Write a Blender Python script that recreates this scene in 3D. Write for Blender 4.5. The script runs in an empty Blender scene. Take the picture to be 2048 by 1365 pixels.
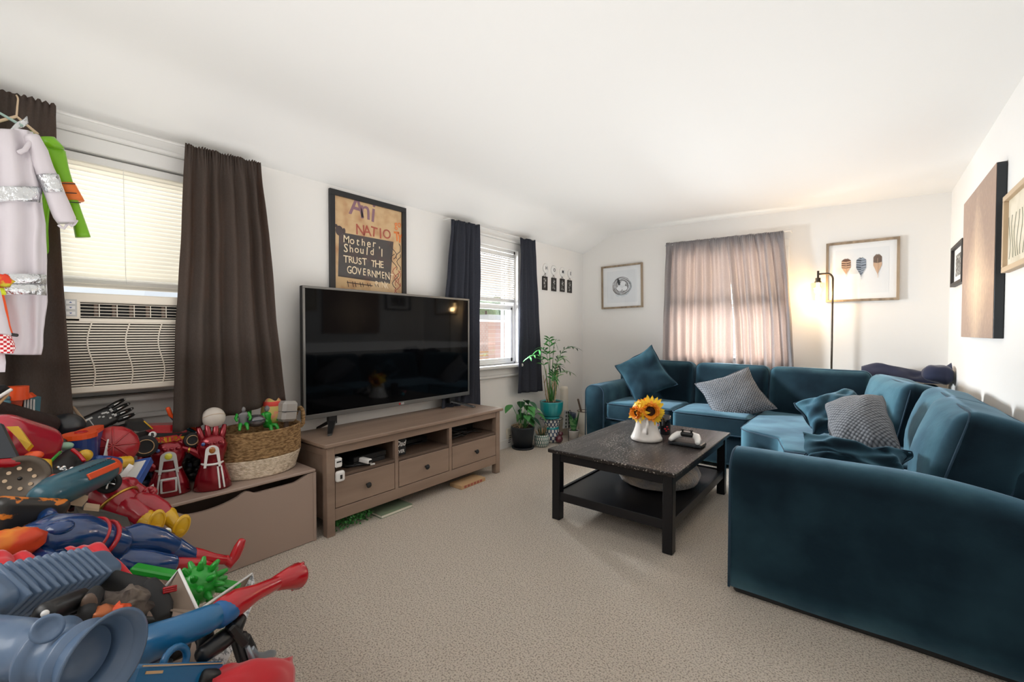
import bpy, math, random
from math import sin, cos, pi, radians, sqrt
from mathutils import Vector, Matrix, noise
V = Vector
random.seed(7)
sc = bpy.context.scene
col = sc.collection

# ------------------------------------------------------------------ camera
FPX = 887.37
CH = 1.2
YAW, PIT, ROL = 0.67182, -0.02131, 0.001244
def cam_axes():
    Rz = Matrix.Rotation(YAW, 3, 'Z')
    f = V((0, cos(PIT), sin(PIT))); u = V((0, -sin(PIT), cos(PIT))); r = V((1, 0, 0))
    r2 = cos(ROL)*r + sin(ROL)*u; u2 = -sin(ROL)*r + cos(ROL)*u
    return Rz @ r2, Rz @ u2, Rz @ f
CR, CU, CF = cam_axes()
cd = bpy.data.cameras.new('camera'); cam = bpy.data.objects.new('camera', cd); col.objects.link(cam)
cam.matrix_world = Matrix(((CR.x, CU.x, -CF.x, 0), (CR.y, CU.y, -CF.y, 0), (CR.z, CU.z, -CF.z, CH), (0, 0, 0, 1)))
cd.sensor_width = 36; cd.lens = FPX/2048*36; cd.clip_start = 0.02; cd.clip_end = 200
sc.camera = cam

def P(u, v, ax, val):
    """where the sight line through a photo point meets a plane of the room"""
    d = CR*((u-1024)/FPX) + CU*(-(v-682.5)/FPX) + CF
    o = V((0, 0, CH)); t = (val-o[ax])/d[ax]
    return o + d*t

# ------------------------------------------------------------------ world, exposure, lights
sc.view_settings.view_transform = 'Standard'; sc.view_settings.look = 'None'
sc.view_settings.gamma = 1; sc.view_settings.use_curve_mapping = False
sc.view_settings.exposure = 0.0
try:
    sc.cycles.use_denoising = True
    sc.cycles.max_bounces = 10; sc.cycles.diffuse_bounces = 5; sc.cycles.transparent_max_bounces = 12
    sc.cycles.sample_clamp_indirect = 6
except Exception: pass
w = bpy.data.worlds.new('world'); sc.world = w; w.use_nodes = True
bg = w.node_tree.nodes['Background']; bg.inputs[0].default_value = (0.86, 0.93, 1.0, 1); bg.inputs[1].default_value = 1.1

def area(name, loc, direction, sx, sy, power, color, spread=180):
    L = bpy.data.lights.new(name, 'AREA'); L.shape = 'RECTANGLE'; L.size = sx; L.size_y = sy
    L.energy = power; L.color = color; L.spread = radians(spread)
    o = bpy.data.objects.new(name, L); col.objects.link(o); o.location = loc
    o.rotation_euler = V(direction).to_track_quat('-Z', 'Y').to_euler()
    return o
area('daylight_side_window', (-3.5, 3.08, 1.28), (1, .03, -.28), .85, .5, 350, (.92, .97, 1.0))
area('daylight_blind_window', (-3.6, -.25, 1.8), (1, .9, -.1), .8, .8, 50, (1.0, .97, .92))
area('daylight_far_window', (-1.15, 5.75, 1.75), (0, -1, -.25), 1.3, 1.3, 520, (1.0, .98, .96))
area('added_bounce_fill', (-1.15, 1.6, 1.05), (0, 0, 1), 2.6, 6.0, 50, (1.0, 1.0, .99))  # added upward fill to brighten the ceiling; no such lamp in the room
area('added_rear_fill', (-1.2, -1.35, 2.2), (0, .75, -1), 2.2, 1.2, 34, (1.0, .99, .98))  # added unseen fill behind the camera, not a known fixture
sun = bpy.data.lights.new('sun', 'SUN'); sun.energy = 3; sun.angle = radians(1.0); sun.color = (1, .93, .85)
so = bpy.data.objects.new('sun', sun); col.objects.link(so); so.rotation_euler = V((-.12, -1, -.42)).to_track_quat('-Z', 'Y').to_euler()

# ------------------------------------------------------------------ materials
MC = {}
def pm(name, c, rough=.5, metal=0, spec=.5, sheen=0, stint=(1, 1, 1), coat=0, bump=None, var=None, trans=0, emis=None, aniso=None):
    if name in MC: return MC[name]
    m = bpy.data.materials.new(name); m.use_nodes = True; N = m.node_tree.nodes; L = m.node_tree.links
    b = N['Principled BSDF']; b.inputs['Base Color'].default_value = (*c, 1)
    b.inputs['Roughness'].default_value = rough; b.inputs['Metallic'].default_value = metal
    b.inputs['Specular IOR Level'].default_value = spec
    b.inputs['Sheen Weight'].default_value = sheen; b.inputs['Sheen Tint'].default_value = (*stint, 1); b.inputs['Sheen Roughness'].default_value = .4
    b.inputs['Coat Weight'].default_value = coat; b.inputs['Coat Roughness'].default_value = .08
    b.inputs['Transmission Weight'].default_value = trans
    if emis: b.inputs['Emission Color'].default_value = (*emis[0], 1); b.inputs['Emission Strength'].default_value = emis[1]
    tc = N.new('ShaderNodeTexCoord')
    def noi(scale, detail=3, stretch=None):
        n = N.new('ShaderNodeTexNoise'); n.inputs['Scale'].default_value = scale; n.inputs['Detail'].default_value = detail
        if stretch:
            mp = N.new('ShaderNodeMapping'); mp.inputs['Scale'].default_value = stretch
            L.new(tc.outputs['Object'], mp.inputs[0]); L.new(mp.outputs[0], n.inputs['Vector'])
        else: L.new(tc.outputs['Object'], n.inputs['Vector'])
        return n
    if var:   # (scale, colour2, lo, hi, stretch)
        n = noi(var[0], 4, var[4] if len(var) > 4 else None)
        r = N.new('ShaderNodeMapRange'); r.inputs[1].default_value = var[2]; r.inputs[2].default_value = var[3]
        L.new(n.outputs[0], r.inputs[0])
        mx = N.new('ShaderNodeMix'); mx.data_type = 'RGBA'; mx.inputs[6].default_value = (*c, 1); mx.inputs[7].default_value = (*var[1], 1)
        L.new(r.outputs[0], mx.inputs[0]); L.new(mx.outputs[2], b.inputs['Base Color'])
    if bump:  # (scale, strength, distance, stretch)
        n = noi(bump[0], 4, bump[3] if len(bump) > 3 else None)
        bp = N.new('ShaderNodeBump'); bp.inputs['Strength'].default_value = bump[1]; bp.inputs['Distance'].default_value = bump[2]
        L.new(n.outputs[0], bp.inputs['Height']); L.new(bp.outputs[0], b.inputs['Normal'])
    MC[name] = m
    return m
def plastic(name, c, rough=.28): return pm(name, c, rough, coat=.25)
def sg(r, g, b):
    f = lambda x: (x/255/12.92) if x/255 <= .04045 else ((x/255+.055)/1.055)**2.4
    return (f(r), f(g), f(b))
def translucent(name, cd_, ct, mix, var=None, weave=None):
    if name in MC: return MC[name]
    m = bpy.data.materials.new(name); m.use_nodes = True; N = m.node_tree.nodes; L = m.node_tree.links
    N.remove(N['Principled BSDF']); out = N['Material Output']
    d = N.new('ShaderNodeBsdfDiffuse'); d.inputs[0].default_value = (*cd_, 1)
    t = N.new('ShaderNodeBsdfTranslucent'); t.inputs[0].default_value = (*ct, 1)
    x = N.new('ShaderNodeMixShader'); x.inputs[0].default_value = mix
    L.new(d.outputs[0], x.inputs[1]); L.new(t.outputs[0], x.inputs[2]); L.new(x.outputs[0], out.inputs[0])
    if weave:
        tc = N.new('ShaderNodeTexCoord'); mp = N.new('ShaderNodeMapping'); mp.inputs['Scale'].default_value = (weave, weave, weave*.35)
        n = N.new('ShaderNodeTexNoise'); n.inputs['Scale'].default_value = 1; n.inputs['Detail'].default_value = 2
        L.new(tc.outputs['Object'], mp.inputs[0]); L.new(mp.outputs[0], n.inputs['Vector'])
        mx = N.new('ShaderNodeMix'); mx.data_type = 'RGBA'; mx.inputs[6].default_value = (*[k*.55 for k in cd_], 1); mx.inputs[7].default_value = (*[k*1.5 for k in cd_], 1)
        L.new(n.outputs[0], mx.inputs[0]); L.new(mx.outputs[2], d.inputs[0])
    MC[name] = m
    return m
def glass(name, c=(1, 1, 1), fac=.08, rough=0.0):
    if name in MC: return MC[name]
    m = bpy.data.materials.new(name); m.use_nodes = True; N = m.node_tree.nodes; L = m.node_tree.links
    N.remove(N['Principled BSDF']); out = N['Material Output']
    t = N.new('ShaderNodeBsdfTransparent'); t.inputs[0].default_value = (*c, 1)
    g = N.new('ShaderNodeBsdfGlossy'); g.inputs['Roughness'].default_value = rough
    x = N.new('ShaderNodeMixShader'); x.inputs[0].default_value = fac
    L.new(t.outputs[0], x.inputs[1]); L.new(g.outputs[0], x.inputs[2]); L.new(x.outputs[0], out.inputs[0])
    MC[name] = m
    return m

M_wall = pm('wall_paint', (.80, .785, .76), .6, spec=.3, bump=(14, .10, .01))
M_ceil = pm('ceiling_paint', (.88, .875, .86), .7, spec=.2, bump=(6, .12, .012))
M_trim = pm('trim_paint', (.78, .77, .75), .35)
M_carpet = pm('carpet', sg(240, 227, 211), .95, spec=.1, sheen=.2, var=(150, sg(176, 158, 140), .48, .64), bump=(190, 1, .02))
M_velvet = pm('blue_velvet', (.010, .044, .074), .8, spec=.12, sheen=.48, stint=(.34, .47, .60), var=(4, (.023, .085, .128), .40, .62), bump=(60, .15, .004))
def velvet_nap(m):  # velvet sheen and the arm's shade put into the colour by view angle
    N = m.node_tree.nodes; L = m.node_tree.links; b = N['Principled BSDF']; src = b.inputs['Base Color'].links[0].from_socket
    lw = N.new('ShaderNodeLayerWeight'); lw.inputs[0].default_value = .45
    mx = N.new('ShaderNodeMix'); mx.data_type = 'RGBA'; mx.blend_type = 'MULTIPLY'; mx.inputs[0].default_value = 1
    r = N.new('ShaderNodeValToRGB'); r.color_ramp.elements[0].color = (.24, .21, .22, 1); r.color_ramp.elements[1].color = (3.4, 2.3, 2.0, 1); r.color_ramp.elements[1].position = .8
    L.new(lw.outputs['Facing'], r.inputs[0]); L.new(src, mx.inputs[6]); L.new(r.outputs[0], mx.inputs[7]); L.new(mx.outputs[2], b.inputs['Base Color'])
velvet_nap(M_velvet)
M_velvet_d = pm('blue_velvet_piping', (.006, .03, .055), .8, sheen=.3, stint=(.4, .6, .8))
M_navy = pm('navy_cloth', (.012, .018, .05), .85, sheen=.2)
M_knit = pm('grey_knit', sg(84, 86, 92), .85, sheen=.2)
M_wood = pm('grey_brown_stain', sg(150, 128, 112), .42, var=(7, sg(124, 104, 90), .35, .65, (1, .12, 1)), bump=(60, .08, .002, (1, .05, 1)))
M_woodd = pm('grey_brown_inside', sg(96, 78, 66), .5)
M_blackwood = pm('black_brown_stain', (.007, .007, .009), .36, spec=.35, bump=(40, .12, .002, (.1, 1, 1)))
M_black = pm('black_plastic', (.008, .008, .009), .35)
M_blackm = pm('matt_black', (.012, .012, .013), .7)
M_screen = pm('screen_glass', (.002, .002, .0025), .05, spec=.12)
M_bezel = pm('grey_bezel', sg(120, 118, 115), .35, metal=.7)
M_white = pm('white_plastic', (.78, .77, .75), .35)
M_cream = pm('cream_plastic', sg(226, 218, 204), .45)
M_darkvoid = pm('dark_void', (.01, .01, .01), .8)  # near-black paint standing in for shaded depth in vents, slots and holes
M_taupe = pm('taupe_board', sg(158, 138, 126), .5)
M_seagrass = pm('seagrass', sg(165, 132, 90), .85, var=(45, sg(110, 80, 45), .4, .62, (1, 1, 3)), bump=(70, .8, .008, (1, 1, 2)))
M_rope = pm('cream_rope', sg(240, 224, 202), .85, var=(50, sg(200, 180, 152), .4, .65, (1, 1, 2)), bump=(70, .8, .008, (1, 1, 2)))
M_curt = translucent('charcoal_curtain', sg(88, 80, 75), sg(165, 128, 102), .35, weave=300)
M_curtf = translucent('sunlit_curtain', sg(152, 152, 156), sg(210, 195, 186), .36, weave=300)  # same cloth as the charcoal curtains, sunlight painted in as paler tones
M_slate = translucent('slate_curtain', sg(60, 62, 70), sg(80, 85, 98), .15, weave=300)
M_blindo = translucent('blind_slat_open', (.50, .46, .42), (.6, .52, .45), .02)
M_blind = translucent('blind_slat', (.80, .78, .72), (.90, .84, .70), .30)
M_glass = glass('window_pane')
M_pglass = glass('picture_glass', (1, 1, 1), .025, .02)
M_red = plastic('red_plastic', (.40, .006, .012), .2); M_crim = pm('crimson_gloss', (.24, .003, .012), .2, metal=.5, coat=.6)
M_blue = plastic('blue_plastic', (.010, .06, .25)); M_teal = plastic('teal_plastic', (.010, .085, .125), .35)
M_lblue = plastic('azure_plastic', (.006, .11, .26), .3)
M_yel = plastic('yellow_plastic', (.62, .36, .01)); M_org = plastic('orange_plastic', (.75, .08, .012), .3)
M_green = plastic('green_plastic', (.01, .28, .02)); M_gb = pm('grey_blue_plastic', sg(88, 110, 138), .35, coat=.2)
M_chrome = pm('chrome', (.75, .75, .75), .12, metal=1); M_gold = pm('gold_trim', (.55, .33, .06), .3, metal=.8)
M_silver = pm('silver_foil', (.72, .74, .76), .25, metal=.9, bump=(18, .9, .03))
M_grey = pm('grey_plastic', sg(120, 120, 122), .4); M_lgrey = pm('light_grey_plastic', sg(190, 190, 188), .4)
M_dgrey = pm('dark_grey_plastic', sg(50, 55, 62), .45)
M_card = pm('cardboard', sg(190, 155, 115), .8); M_card2 = pm('raw_cardboard_edge', sg(205, 180, 150), .8)
M_redcloth = pm('red_cloth', (.55, .01, .02), .7, sheen=.3); M_brass = pm('bronze_metal', sg(70, 62, 54), .35, metal=.8)
M_soil = pm('soil', sg(58, 44, 36), .95, bump=(60, 1, .02), var=(40, sg(105, 88, 72), .5, .6))
M_leaf = pm('leaf', (.05, .22, .05), .4, spec=.4); M_leafl = pm('pale_leaf', (.35, .55, .30), .45); M_leafd = pm('dark_leaf', (.02, .09, .035), .4)
M_dry = pm('dry_leaf', sg(186, 158, 124), .8)
M_tealglaze = pm('teal_glaze', (.012, .28, .30), .15, coat=.6)
M_floor_ext = pm('street', (.5, .48, .45), .9)

# ------------------------------------------------------------------ mesh builder
WM = {}
class MB:
    def __init__(s, M=None): s.v = []; s.f = []; s.mi = []; s.sm = []; s.M = M; s.k = 0
    def add(s, vs, fs, smooth=True, M=None):
        o = len(s.v); T = s.M if M is None else (s.M @ M if s.M else M)
        s.v += [(T @ V(p)) if T else V(p) for p in vs]
        s.f += [tuple(i+o for i in f) for f in fs]; s.mi += [s.k]*len(fs); s.sm += [smooth]*len(fs)
        return s
    def box(s, a, b, bev=.002, M=None):
        a = V(a); b = V(b); lo = V((min(a[i], b[i]) for i in range(3))); hi = V((max(a[i], b[i]) for i in range(3)))
        c = (lo+hi)/2; h = (hi-lo)/2; e = min(bev, min(h)*.45)
        if e <= 0:
            vs = [(c.x+x*h.x, c.y+y*h.y, c.z+z*h.z) for x in (-1, 1) for y in (-1, 1) for z in (-1, 1)]
            return s.add(vs, [(0, 1, 3, 2), (4, 6, 7, 5), (0, 4, 5, 1), (2, 3, 7, 6), (0, 2, 6, 4), (1, 5, 7, 3)], False, M)
        vs = []; idx = {}
        for x in (-1, 1):
            for y in (-1, 1):
                for z in (-1, 1):
                    for k in range(3):
                        q = [h.x-e, h.y-e, h.z-e]; q[k] += e
                        idx[x, y, z, k] = len(vs); vs.append((c.x+x*q[0], c.y+y*q[1], c.z+z*q[2]))
        fs = []
        for sg_ in (-1, 1):
            for k in range(3):
                o1, o2 = (k+1) % 3, (k+2) % 3; f = []
                for p, q in ((-1, -1), (1, -1), (1, 1), (-1, 1)):
                    t = [0, 0, 0]; t[k] = sg_; t[o1] = p; t[o2] = q; f.append(idx[(*t, k)])
                fs.append(f if sg_ > 0 else f[::-1])
        for k in range(3):
            o1, o2 = (k+1) % 3, (k+2) % 3
            for p in (-1, 1):
                for q in (-1, 1):
                    t0 = [0, 0, 0]; t1 = [0, 0, 0]; t0[k] = -1; t1[k] = 1
                    for t in (t0, t1): t[o1] = p; t[o2] = q
                    f = [idx[(*t0, o1)], idx[(*t1, o1)], idx[(*t1, o2)], idx[(*t0, o2)]]
                    fs.append(f if p*q < 0 else f[::-1])
        for x in (-1, 1):
            for y in (-1, 1):
                for z in (-1, 1):
                    f = [idx[x, y, z, 0], idx[x, y, z, 1], idx[x, y, z, 2]]
                    fs.append(f if x*y*z > 0 else f[::-1])
        return s.add(vs, fs, False, M)
    def soft(s, c, size, r, n=3, m=4, bulge=(0, 0, 0), wr=0, ws=5, M=None, taper=None):
        """rounded, slightly inflated upholstery block"""
        h = V(size)/2; r = min(r, min(h)*.98)
        def ticks(hh):
            t = []
            for i in range(n): t.append(-(hh-r) - r*math.tan(pi/4*(1-i/n)))
            for i in range(m+1): t.append(-(hh-r)+2*(hh-r)*i/m)
            for i in range(1, n+1): t.append((hh-r) + r*math.tan(pi/4*i/n))
            return t
        T = [ticks(h[i]) for i in range(3)]; vs = []; key = {}; fs = []
        def vert(p):
            k = tuple(round(x, 5) for x in p)
            if k in key: return key[k]
            inn = V([max(-(h[i]-r), min(h[i]-r, p[i])) for i in range(3)]); d = p-inn
            q = inn + d.normalized()*r if d.length > 1e-9 else V(p)
            u = [q[i]/h[i] for i in range(3)]
            o = q.copy()
            for i in range(3):
                j, l = (i+1) % 3, (i+2) % 3
                o[i] += u[i]*bulge[i]*max(0, 1-u[j]**2)*max(0, 1-u[l]**2)
            if taper:
                t = (q.z/h.z+1)/2; o.x *= 1+(taper-1)*t; o.y *= 1+(taper-1)*t
            if wr:
                w_ = noise.noise_vector((o+V(c))*ws)*wr; o += w_
            key[k] = len(vs); vs.append(o+V(c)); return key[k]
        for ax in range(3):
            j, l = (ax+1) % 3, (ax+2) % 3
            for sgn in (-1, 1):
                for a in range(len(T[j])-1):
                    for b in range(len(T[l])-1):
                        f = []
                        for da, db in ((0, 0), (1, 0), (1, 1), (0, 1)):
                            p = [0, 0, 0]; p[ax] = sgn*h[ax]; p[j] = T[j][a+da]; p[l] = T[l][b+db]; f.append(vert(V(p)))
                        fs.append(f if sgn > 0 else f[::-1])
        return s.add(vs, fs, True, M)
    def tube(s, path, rad, seg=12, cap=True, asp=1.0, up=None, M=None, closed=False):
        pts = [V(p) for p in path]; n = len(pts); R = list(rad) if hasattr(rad, '__len__') else [rad]*n
        vs = []; fs = []
        tan = []
        for i in range(n):
            if closed: t = pts[(i+1) % n]-pts[i-1]
            else: t = pts[min(i+1, n-1)]-pts[max(i-1, 0)]
            tan.append(t.normalized() if t.length > 1e-9 else V((0, 0, 1)))
        a = V(up) if up else (V((0, 0, 1)) if abs(tan[0].z) < .9 else V((1, 0, 0)))
        rings = []
        for i in range(n):
            a = (a - tan[i]*a.dot(tan[i]))
            if a.length < 1e-6: a = tan[i].orthogonal()
            a.normalize(); b = tan[i].cross(a)
            rings.append((pts[i], R[i], a.copy(), b, tan[i]))
        ext = []
        if cap and not closed:
            p, r, a0, b0, t0 = rings[0]
            for k in (80, 50, 25): ext.append((p - t0*r*sin(radians(k))*.6, r*cos(radians(k)), a0, b0, t0))
            ext += rings
            p, r, a0, b0, t0 = rings[-1]
            for k in (25, 50, 80): ext.append((p + t0*r*sin(radians(k))*.6, r*cos(radians(k)), a0, b0, t0))
        else: ext = rings
        for p, r, a_, b_, t_ in ext:
            for k in range(seg):
                th = 2*pi*k/seg; vs.append(p + b_*cos(th)*r*asp + a_*sin(th)*r)
        m_ = len(ext)
        for i in range(m_ if closed else m_-1):
            for k in range(seg):
                k2 = (k+1) % seg; i2 = (i+1) % m_
                fs.append((i*seg+k, i*seg+k2, i2*seg+k2, i2*seg+k))
        if not closed:
            fs.append(tuple(range(seg))[::-1]); fs.append(tuple((m_-1)*seg+k for k in range(seg)))
        return s.add(vs, fs, True, M)
    def cyl(s, p0, p1, r0, r1=None, seg=20, M=None, smooth=True):
        p0 = V(p0); p1 = V(p1); r1 = r0 if r1 is None else r1; t = (p1-p0).normalized(); a = t.orthogonal().normalized(); b = t.cross(a)
        vs = [p+(a*cos(2*pi*k/seg)+b*sin(2*pi*k/seg))*r for p, r in ((p0, r0), (p1, r1)) for k in range(seg)]
        fs = [(k, (k+1) % seg, seg+(k+1) % seg, seg+k) for k in range(seg)]
        s.add(vs, fs, smooth, M)
        return s.add(vs, [tuple(range(seg))[::-1], tuple(range(seg, 2*seg))], False, M)
    def lathe(s, prof, c=(0, 0, 0), seg=32, sx=1, sy=1, M=None, rip=None, closed_ends=True):
        vs = []; fs = []; n = len(prof); c = V(c)
        for i, (r, z) in enumerate(prof):
            for k in range(seg):
                th = 2*pi*k/seg; rr = r*(1+(rip(th, z) if rip else 0)); vs.append(c+V((rr*cos(th)*sx, rr*sin(th)*sy, z)))
        for i in range(n-1):
            for k in range(seg):
                k2 = (k+1) % seg; fs.append((i*seg+k, i*seg+k2, (i+1)*seg+k2, (i+1)*seg+k))
        if closed_ends: fs.append(tuple(range(seg))[::-1]); fs.append(tuple((n-1)*seg+k for k in range(seg)))
        return s.add(vs, fs, True, M)
    def sph(s, c, r, seg=20, rg=12, M=None, wr=0):
        r = V((r, r, r)) if not hasattr(r, '__len__') else V(r); c = V(c); vs = [c+V((0, 0, -r.z))]; fs = []
        for i in range(1, rg):
            ph = -pi/2+pi*i/rg
            for k in range(seg):
                th = 2*pi*k/seg; q = V((cos(ph)*cos(th), cos(ph)*sin(th), sin(ph)))
                if wr: q *= 1+wr*noise.noise(q*3+c*9)
                vs.append(c+V((q.x*r.x, q.y*r.y, q.z*r.z)))
        vs.append(c+V((0, 0, r.z)))
        for k in range(seg):
            k2 = (k+1) % seg; fs.append((0, 1+k2, 1+k)); e = len(vs)-1; fs.append((e, e-seg+k, e-seg+k2))
            for i in range(rg-2): fs.append((1+i*seg+k, 1+i*seg+k2, 1+(i+1)*seg+k2, 1+(i+1)*seg+k))
        return s.add(vs, fs, True, M)
    def prism(s, pts, d, M=None, smooth=False):
        """polygon (3D points) pushed along vector d"""
        pts = [V(p) for p in pts]; d = V(d); n = len(pts)
        nn = V((0, 0, 0))
        for i in range(n): nn += pts[i].cross(pts[(i+1) % n])
        if nn.dot(d) > 0: pts = pts[::-1]
        vs = pts+[p+d for p in pts]
        fs = [tuple(range(n)), tuple(range(2*n-1, n-1, -1))]+[(i, n+i, n+(i+1) % n, (i+1) % n) for i in range(n)]
        return s.add(vs, fs, smooth, M)
    def grid(s, fn, nu, nv, M=None, thick=0, smooth=True):
        vs = [V(fn(i/nu, j/nv)) for j in range(nv+1) for i in range(nu+1)]
        q = lambda i, j: j*(nu+1)+i
        fs = [(q(i, j), q(i+1, j), q(i+1, j+1), q(i, j+1)) for j in range(nv) for i in range(nu)]
        if thick:
            N_ = []
            for j in range(nv+1):
                for i in range(nu+1):
                    a = vs[q(min(i+1, nu), j)]-vs[q(max(i-1, 0), j)]; b = vs[q(i, min(j+1, nv))]-vs[q(i, max(j-1, 0))]
                    c_ = a.cross(b); N_.append(c_.normalized() if c_.length > 1e-12 else V((0, 0, 1)))
            n0 = len(vs); vs2 = vs+[p-N_[k]*thick for k, p in enumerate(vs)]
            fs2 = fs+[tuple(n0+k for k in f[::-1]) for f in fs]
            rim = [q(i, 0) for i in range(nu)]+[q(nu, j) for j in range(nv)]+[q(i, nv) for i in range(nu, 0, -1)]+[q(0, j) for j in range(nv, 0, -1)]
            for k in range(len(rim)):
                a, b = rim[k], rim[(k+1) % len(rim)]; fs2.append((b, a, n0+a, n0+b))
            return s.add(vs2, fs2, smooth, M)
        return s.add(vs, fs, smooth, M)
    def mesh(s, name, mats, T=None):
        me = bpy.data.meshes.new(name)
        vs = [T @ p for p in s.v] if T else s.v
        me.from_pydata([tuple(p) for p in vs], [], s.f)
        for m in (mats if isinstance(mats, (list, tuple)) else [mats]): me.materials.append(m)
        me.polygons.foreach_set('material_index', s.mi); me.polygons.foreach_set('use_smooth', s.sm); me.update()
        return me
    def build(s, name, mats, parent=None, local=False):
        T = None
        if parent is not None and not local: T = WM[parent].inverted()
        o = bpy.data.objects.new(name, s.mesh(name, mats, T)); col.objects.link(o)
        if parent is not None: o.parent = parent; WM[o] = WM[parent]
        else: WM[o] = Matrix.Identity(4)
        return o
    def top(s, name, mats, label, cat, group=None, kind=None, loc=None):
        if loc is None:
            lo = [min(p[i] for p in s.v) for i in range(3)]; hi = [max(p[i] for p in s.v) for i in range(3)]
            loc = V(((lo[0]+hi[0])/2, (lo[1]+hi[1])/2, lo[2]))
        T = Matrix.Translation(-V(loc))
        o = bpy.data.objects.new(name, s.mesh(name, mats, T)); col.objects.link(o); o.location = loc; WM[o] = Matrix.Translation(V(loc))
        tag(o, label, cat, group, kind); return o
def tag(o, label=None, cat=None, group=None, kind=None):
    if label: o['label'] = label
    if cat: o['category'] = cat
    if group: o['group'] = group
    if kind: o['kind'] = kind
def thing(name, label, cat, loc=(0, 0, 0), rot=None, group=None, kind=None):
    o = bpy.data.objects.new(name, None); col.objects.link(o); o.empty_display_size = .1
    Mx = Matrix.Translation(V(loc)) @ (rot.to_4x4() if rot is not None else Matrix.Identity(4))
    o.matrix_world = Mx; WM[o] = Mx; tag(o, label, cat, group, kind); return o
def struct(mb, name, mat, label=None):
    o = mb.build(name, mat); o['kind'] = 'structure'
    if label: o['label'] = label
    return o
def frame_from(x, z=None, y=None):
    """rotation whose x axis is x and whose z is near z"""
    x = V(x).normalized(); z = V(z if z is not None else (0, 0, 1)); yv = z.cross(x).normalized(); z = x.cross(yv)
    return Matrix((x, yv, z)).transposed()
def text(s, size, parent, Mw, mat, name='lettering', ext=.0004, bold=0, sx=1.0, shear=0, align='CENTER'):
    cu = bpy.data.curves.new('t', 'FONT'); cu.body = s; cu.size = size; cu.extrude = ext; cu.offset = bold; cu.shear = shear
    cu.align_x = align; cu.align_y = 'CENTER'; cu.resolution_u = 3
    t = bpy.data.objects.new('t', cu); col.objects.link(t); bpy.context.view_layer.update()
    me = bpy.data.meshes.new_from_object(t); bpy.data.objects.remove(t)
    T = (WM[parent].inverted() if parent else Matrix.Identity(4)) @ Mw @ Matrix.Diagonal((sx, 1, 1, 1))
    me.transform(T); me.materials.clear(); me.materials.append(mat); me.name = name
    o = bpy.data.objects.new(name, me); col.objects.link(o)
    if parent: o.parent = parent; WM[o] = WM[parent]
    return o
def clone(src, loc, label=None, group=None, rot=None):
    c = src.copy(); col.objects.link(c); c.location = loc
    if rot is not None: c.rotation_euler = rot
    if label: c['label'] = label
    if group: c['group'] = group
    for ch in src.children:
        d = ch.copy(); col.objects.link(d); d.parent = c
        for g in ch.children:
            e = g.copy(); col.objects.link(e); e.parent = d
    return c
MX = lambda o, x, y, z: Matrix(((x[0], y[0], z[0], o[0]), (x[1], y[1], z[1], o[1]), (x[2], y[2], z[2], o[2]), (0, 0, 0, 1)))

# ------------------------------------------------------------------ room
W, E, D, B = -2.88, .54, 5.1, -2.6
def wall_x(name, x0, x1, y0, y1, z1, holes):
    mb = MB(); ys = sorted(holes); cur = y0
    for (a, b, c, d) in ys:
        mb.box((x0, cur, 0), (x1, a, z1), 0); mb.box((x0, a, 0), (x1, b, c), 0); mb.box((x0, a, d), (x1, b, z1), 0); cur = b
    mb.box((x0, cur, 0), (x1, y1, z1), 0); return struct(mb, name, M_wall)
WIN1 = (.20, .95, .885, 2.04); WIN2 = (3.0, 3.70, .865, 2.04)
wall_x('wall_left', W-.16, W, B, D+.16, 2.6, [WIN1, WIN2])
mb = MB(); FW = (-1.66, -.66, .95, 2.04)
mb.box((W-.16, D, 0), (FW[0], D+.16, 2.6), 0); mb.box((FW[1], D, 0), (E+.16, D+.16, 2.6), 0)
mb.box((FW[0], D, 0), (FW[1], D+.16, FW[2]), 0); mb.box((FW[0], D, FW[3]), (FW[1], D+.16, 2.6), 0)
struct(mb, 'wall_far', M_wall)
struct(MB().box((E, B, 0), (E+.16, D+.16, 2.6), 0), 'wall_right', M_wall)
mb = MB(); mb.box((W-.16, B-.16, 0), (E+.16, B, 2.6), 0)
struct(mb, 'wall_back', M_wall)
struct(MB().box((W-.16, B-.16, -.12), (E+.16, D+.16, 0), 0), 'floor', M_carpet, 'beige short pile carpet')
# ceiling: wall plate, sloped strip, then the nearly flat main field
prof = [(W-.16, 2.205), (W, 2.205), (-2.84, 2.222), (-2.76, 2.258), (-2.66, 2.315), (-2.56, 2.372), (-2.49, 2.402), (-2.40, 2.416), (-2.2, 2.418), (-1.2, 2.395), (-.3, 2.37), (E+.16, 2.345)]
mb = MB(); n = 24
def cfn(i, j):
    x, z = prof[i]; y = B-.16+(D+.32-B)*j/n; return (x, y, z+ (.006*noise.noise(V((x*1.3, y*1.1, 0))) if 1 < i < len(prof)-1 else 0))
vs = [cfn(i, j) for j in range(n+1) for i in range(len(prof))]; k = len(prof)
fs = [(j*k+i, (j+1)*k+i, (j+1)*k+i+1, j*k+i+1) for j in range(n) for i in range(k-1)]
mb.add(vs, fs, True); mb.box((W-.16, B-.16, 2.6), (E+.16, D+.16, 2.7), 0)
struct(mb, 'ceiling', M_ceil)
# baseboards
struct(MB().box((W, B, 0), (W+.014, D, .09), .004), 'baseboard_left', M_trim)
struct(MB().box((W+.02, D-.014, 0), (E-.02, D, .09), .004), 'baseboard_far', M_trim)
struct(MB().box((E-.014, B, 0), (E, D, .09), .004), 'baseboard_right', M_trim)

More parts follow.
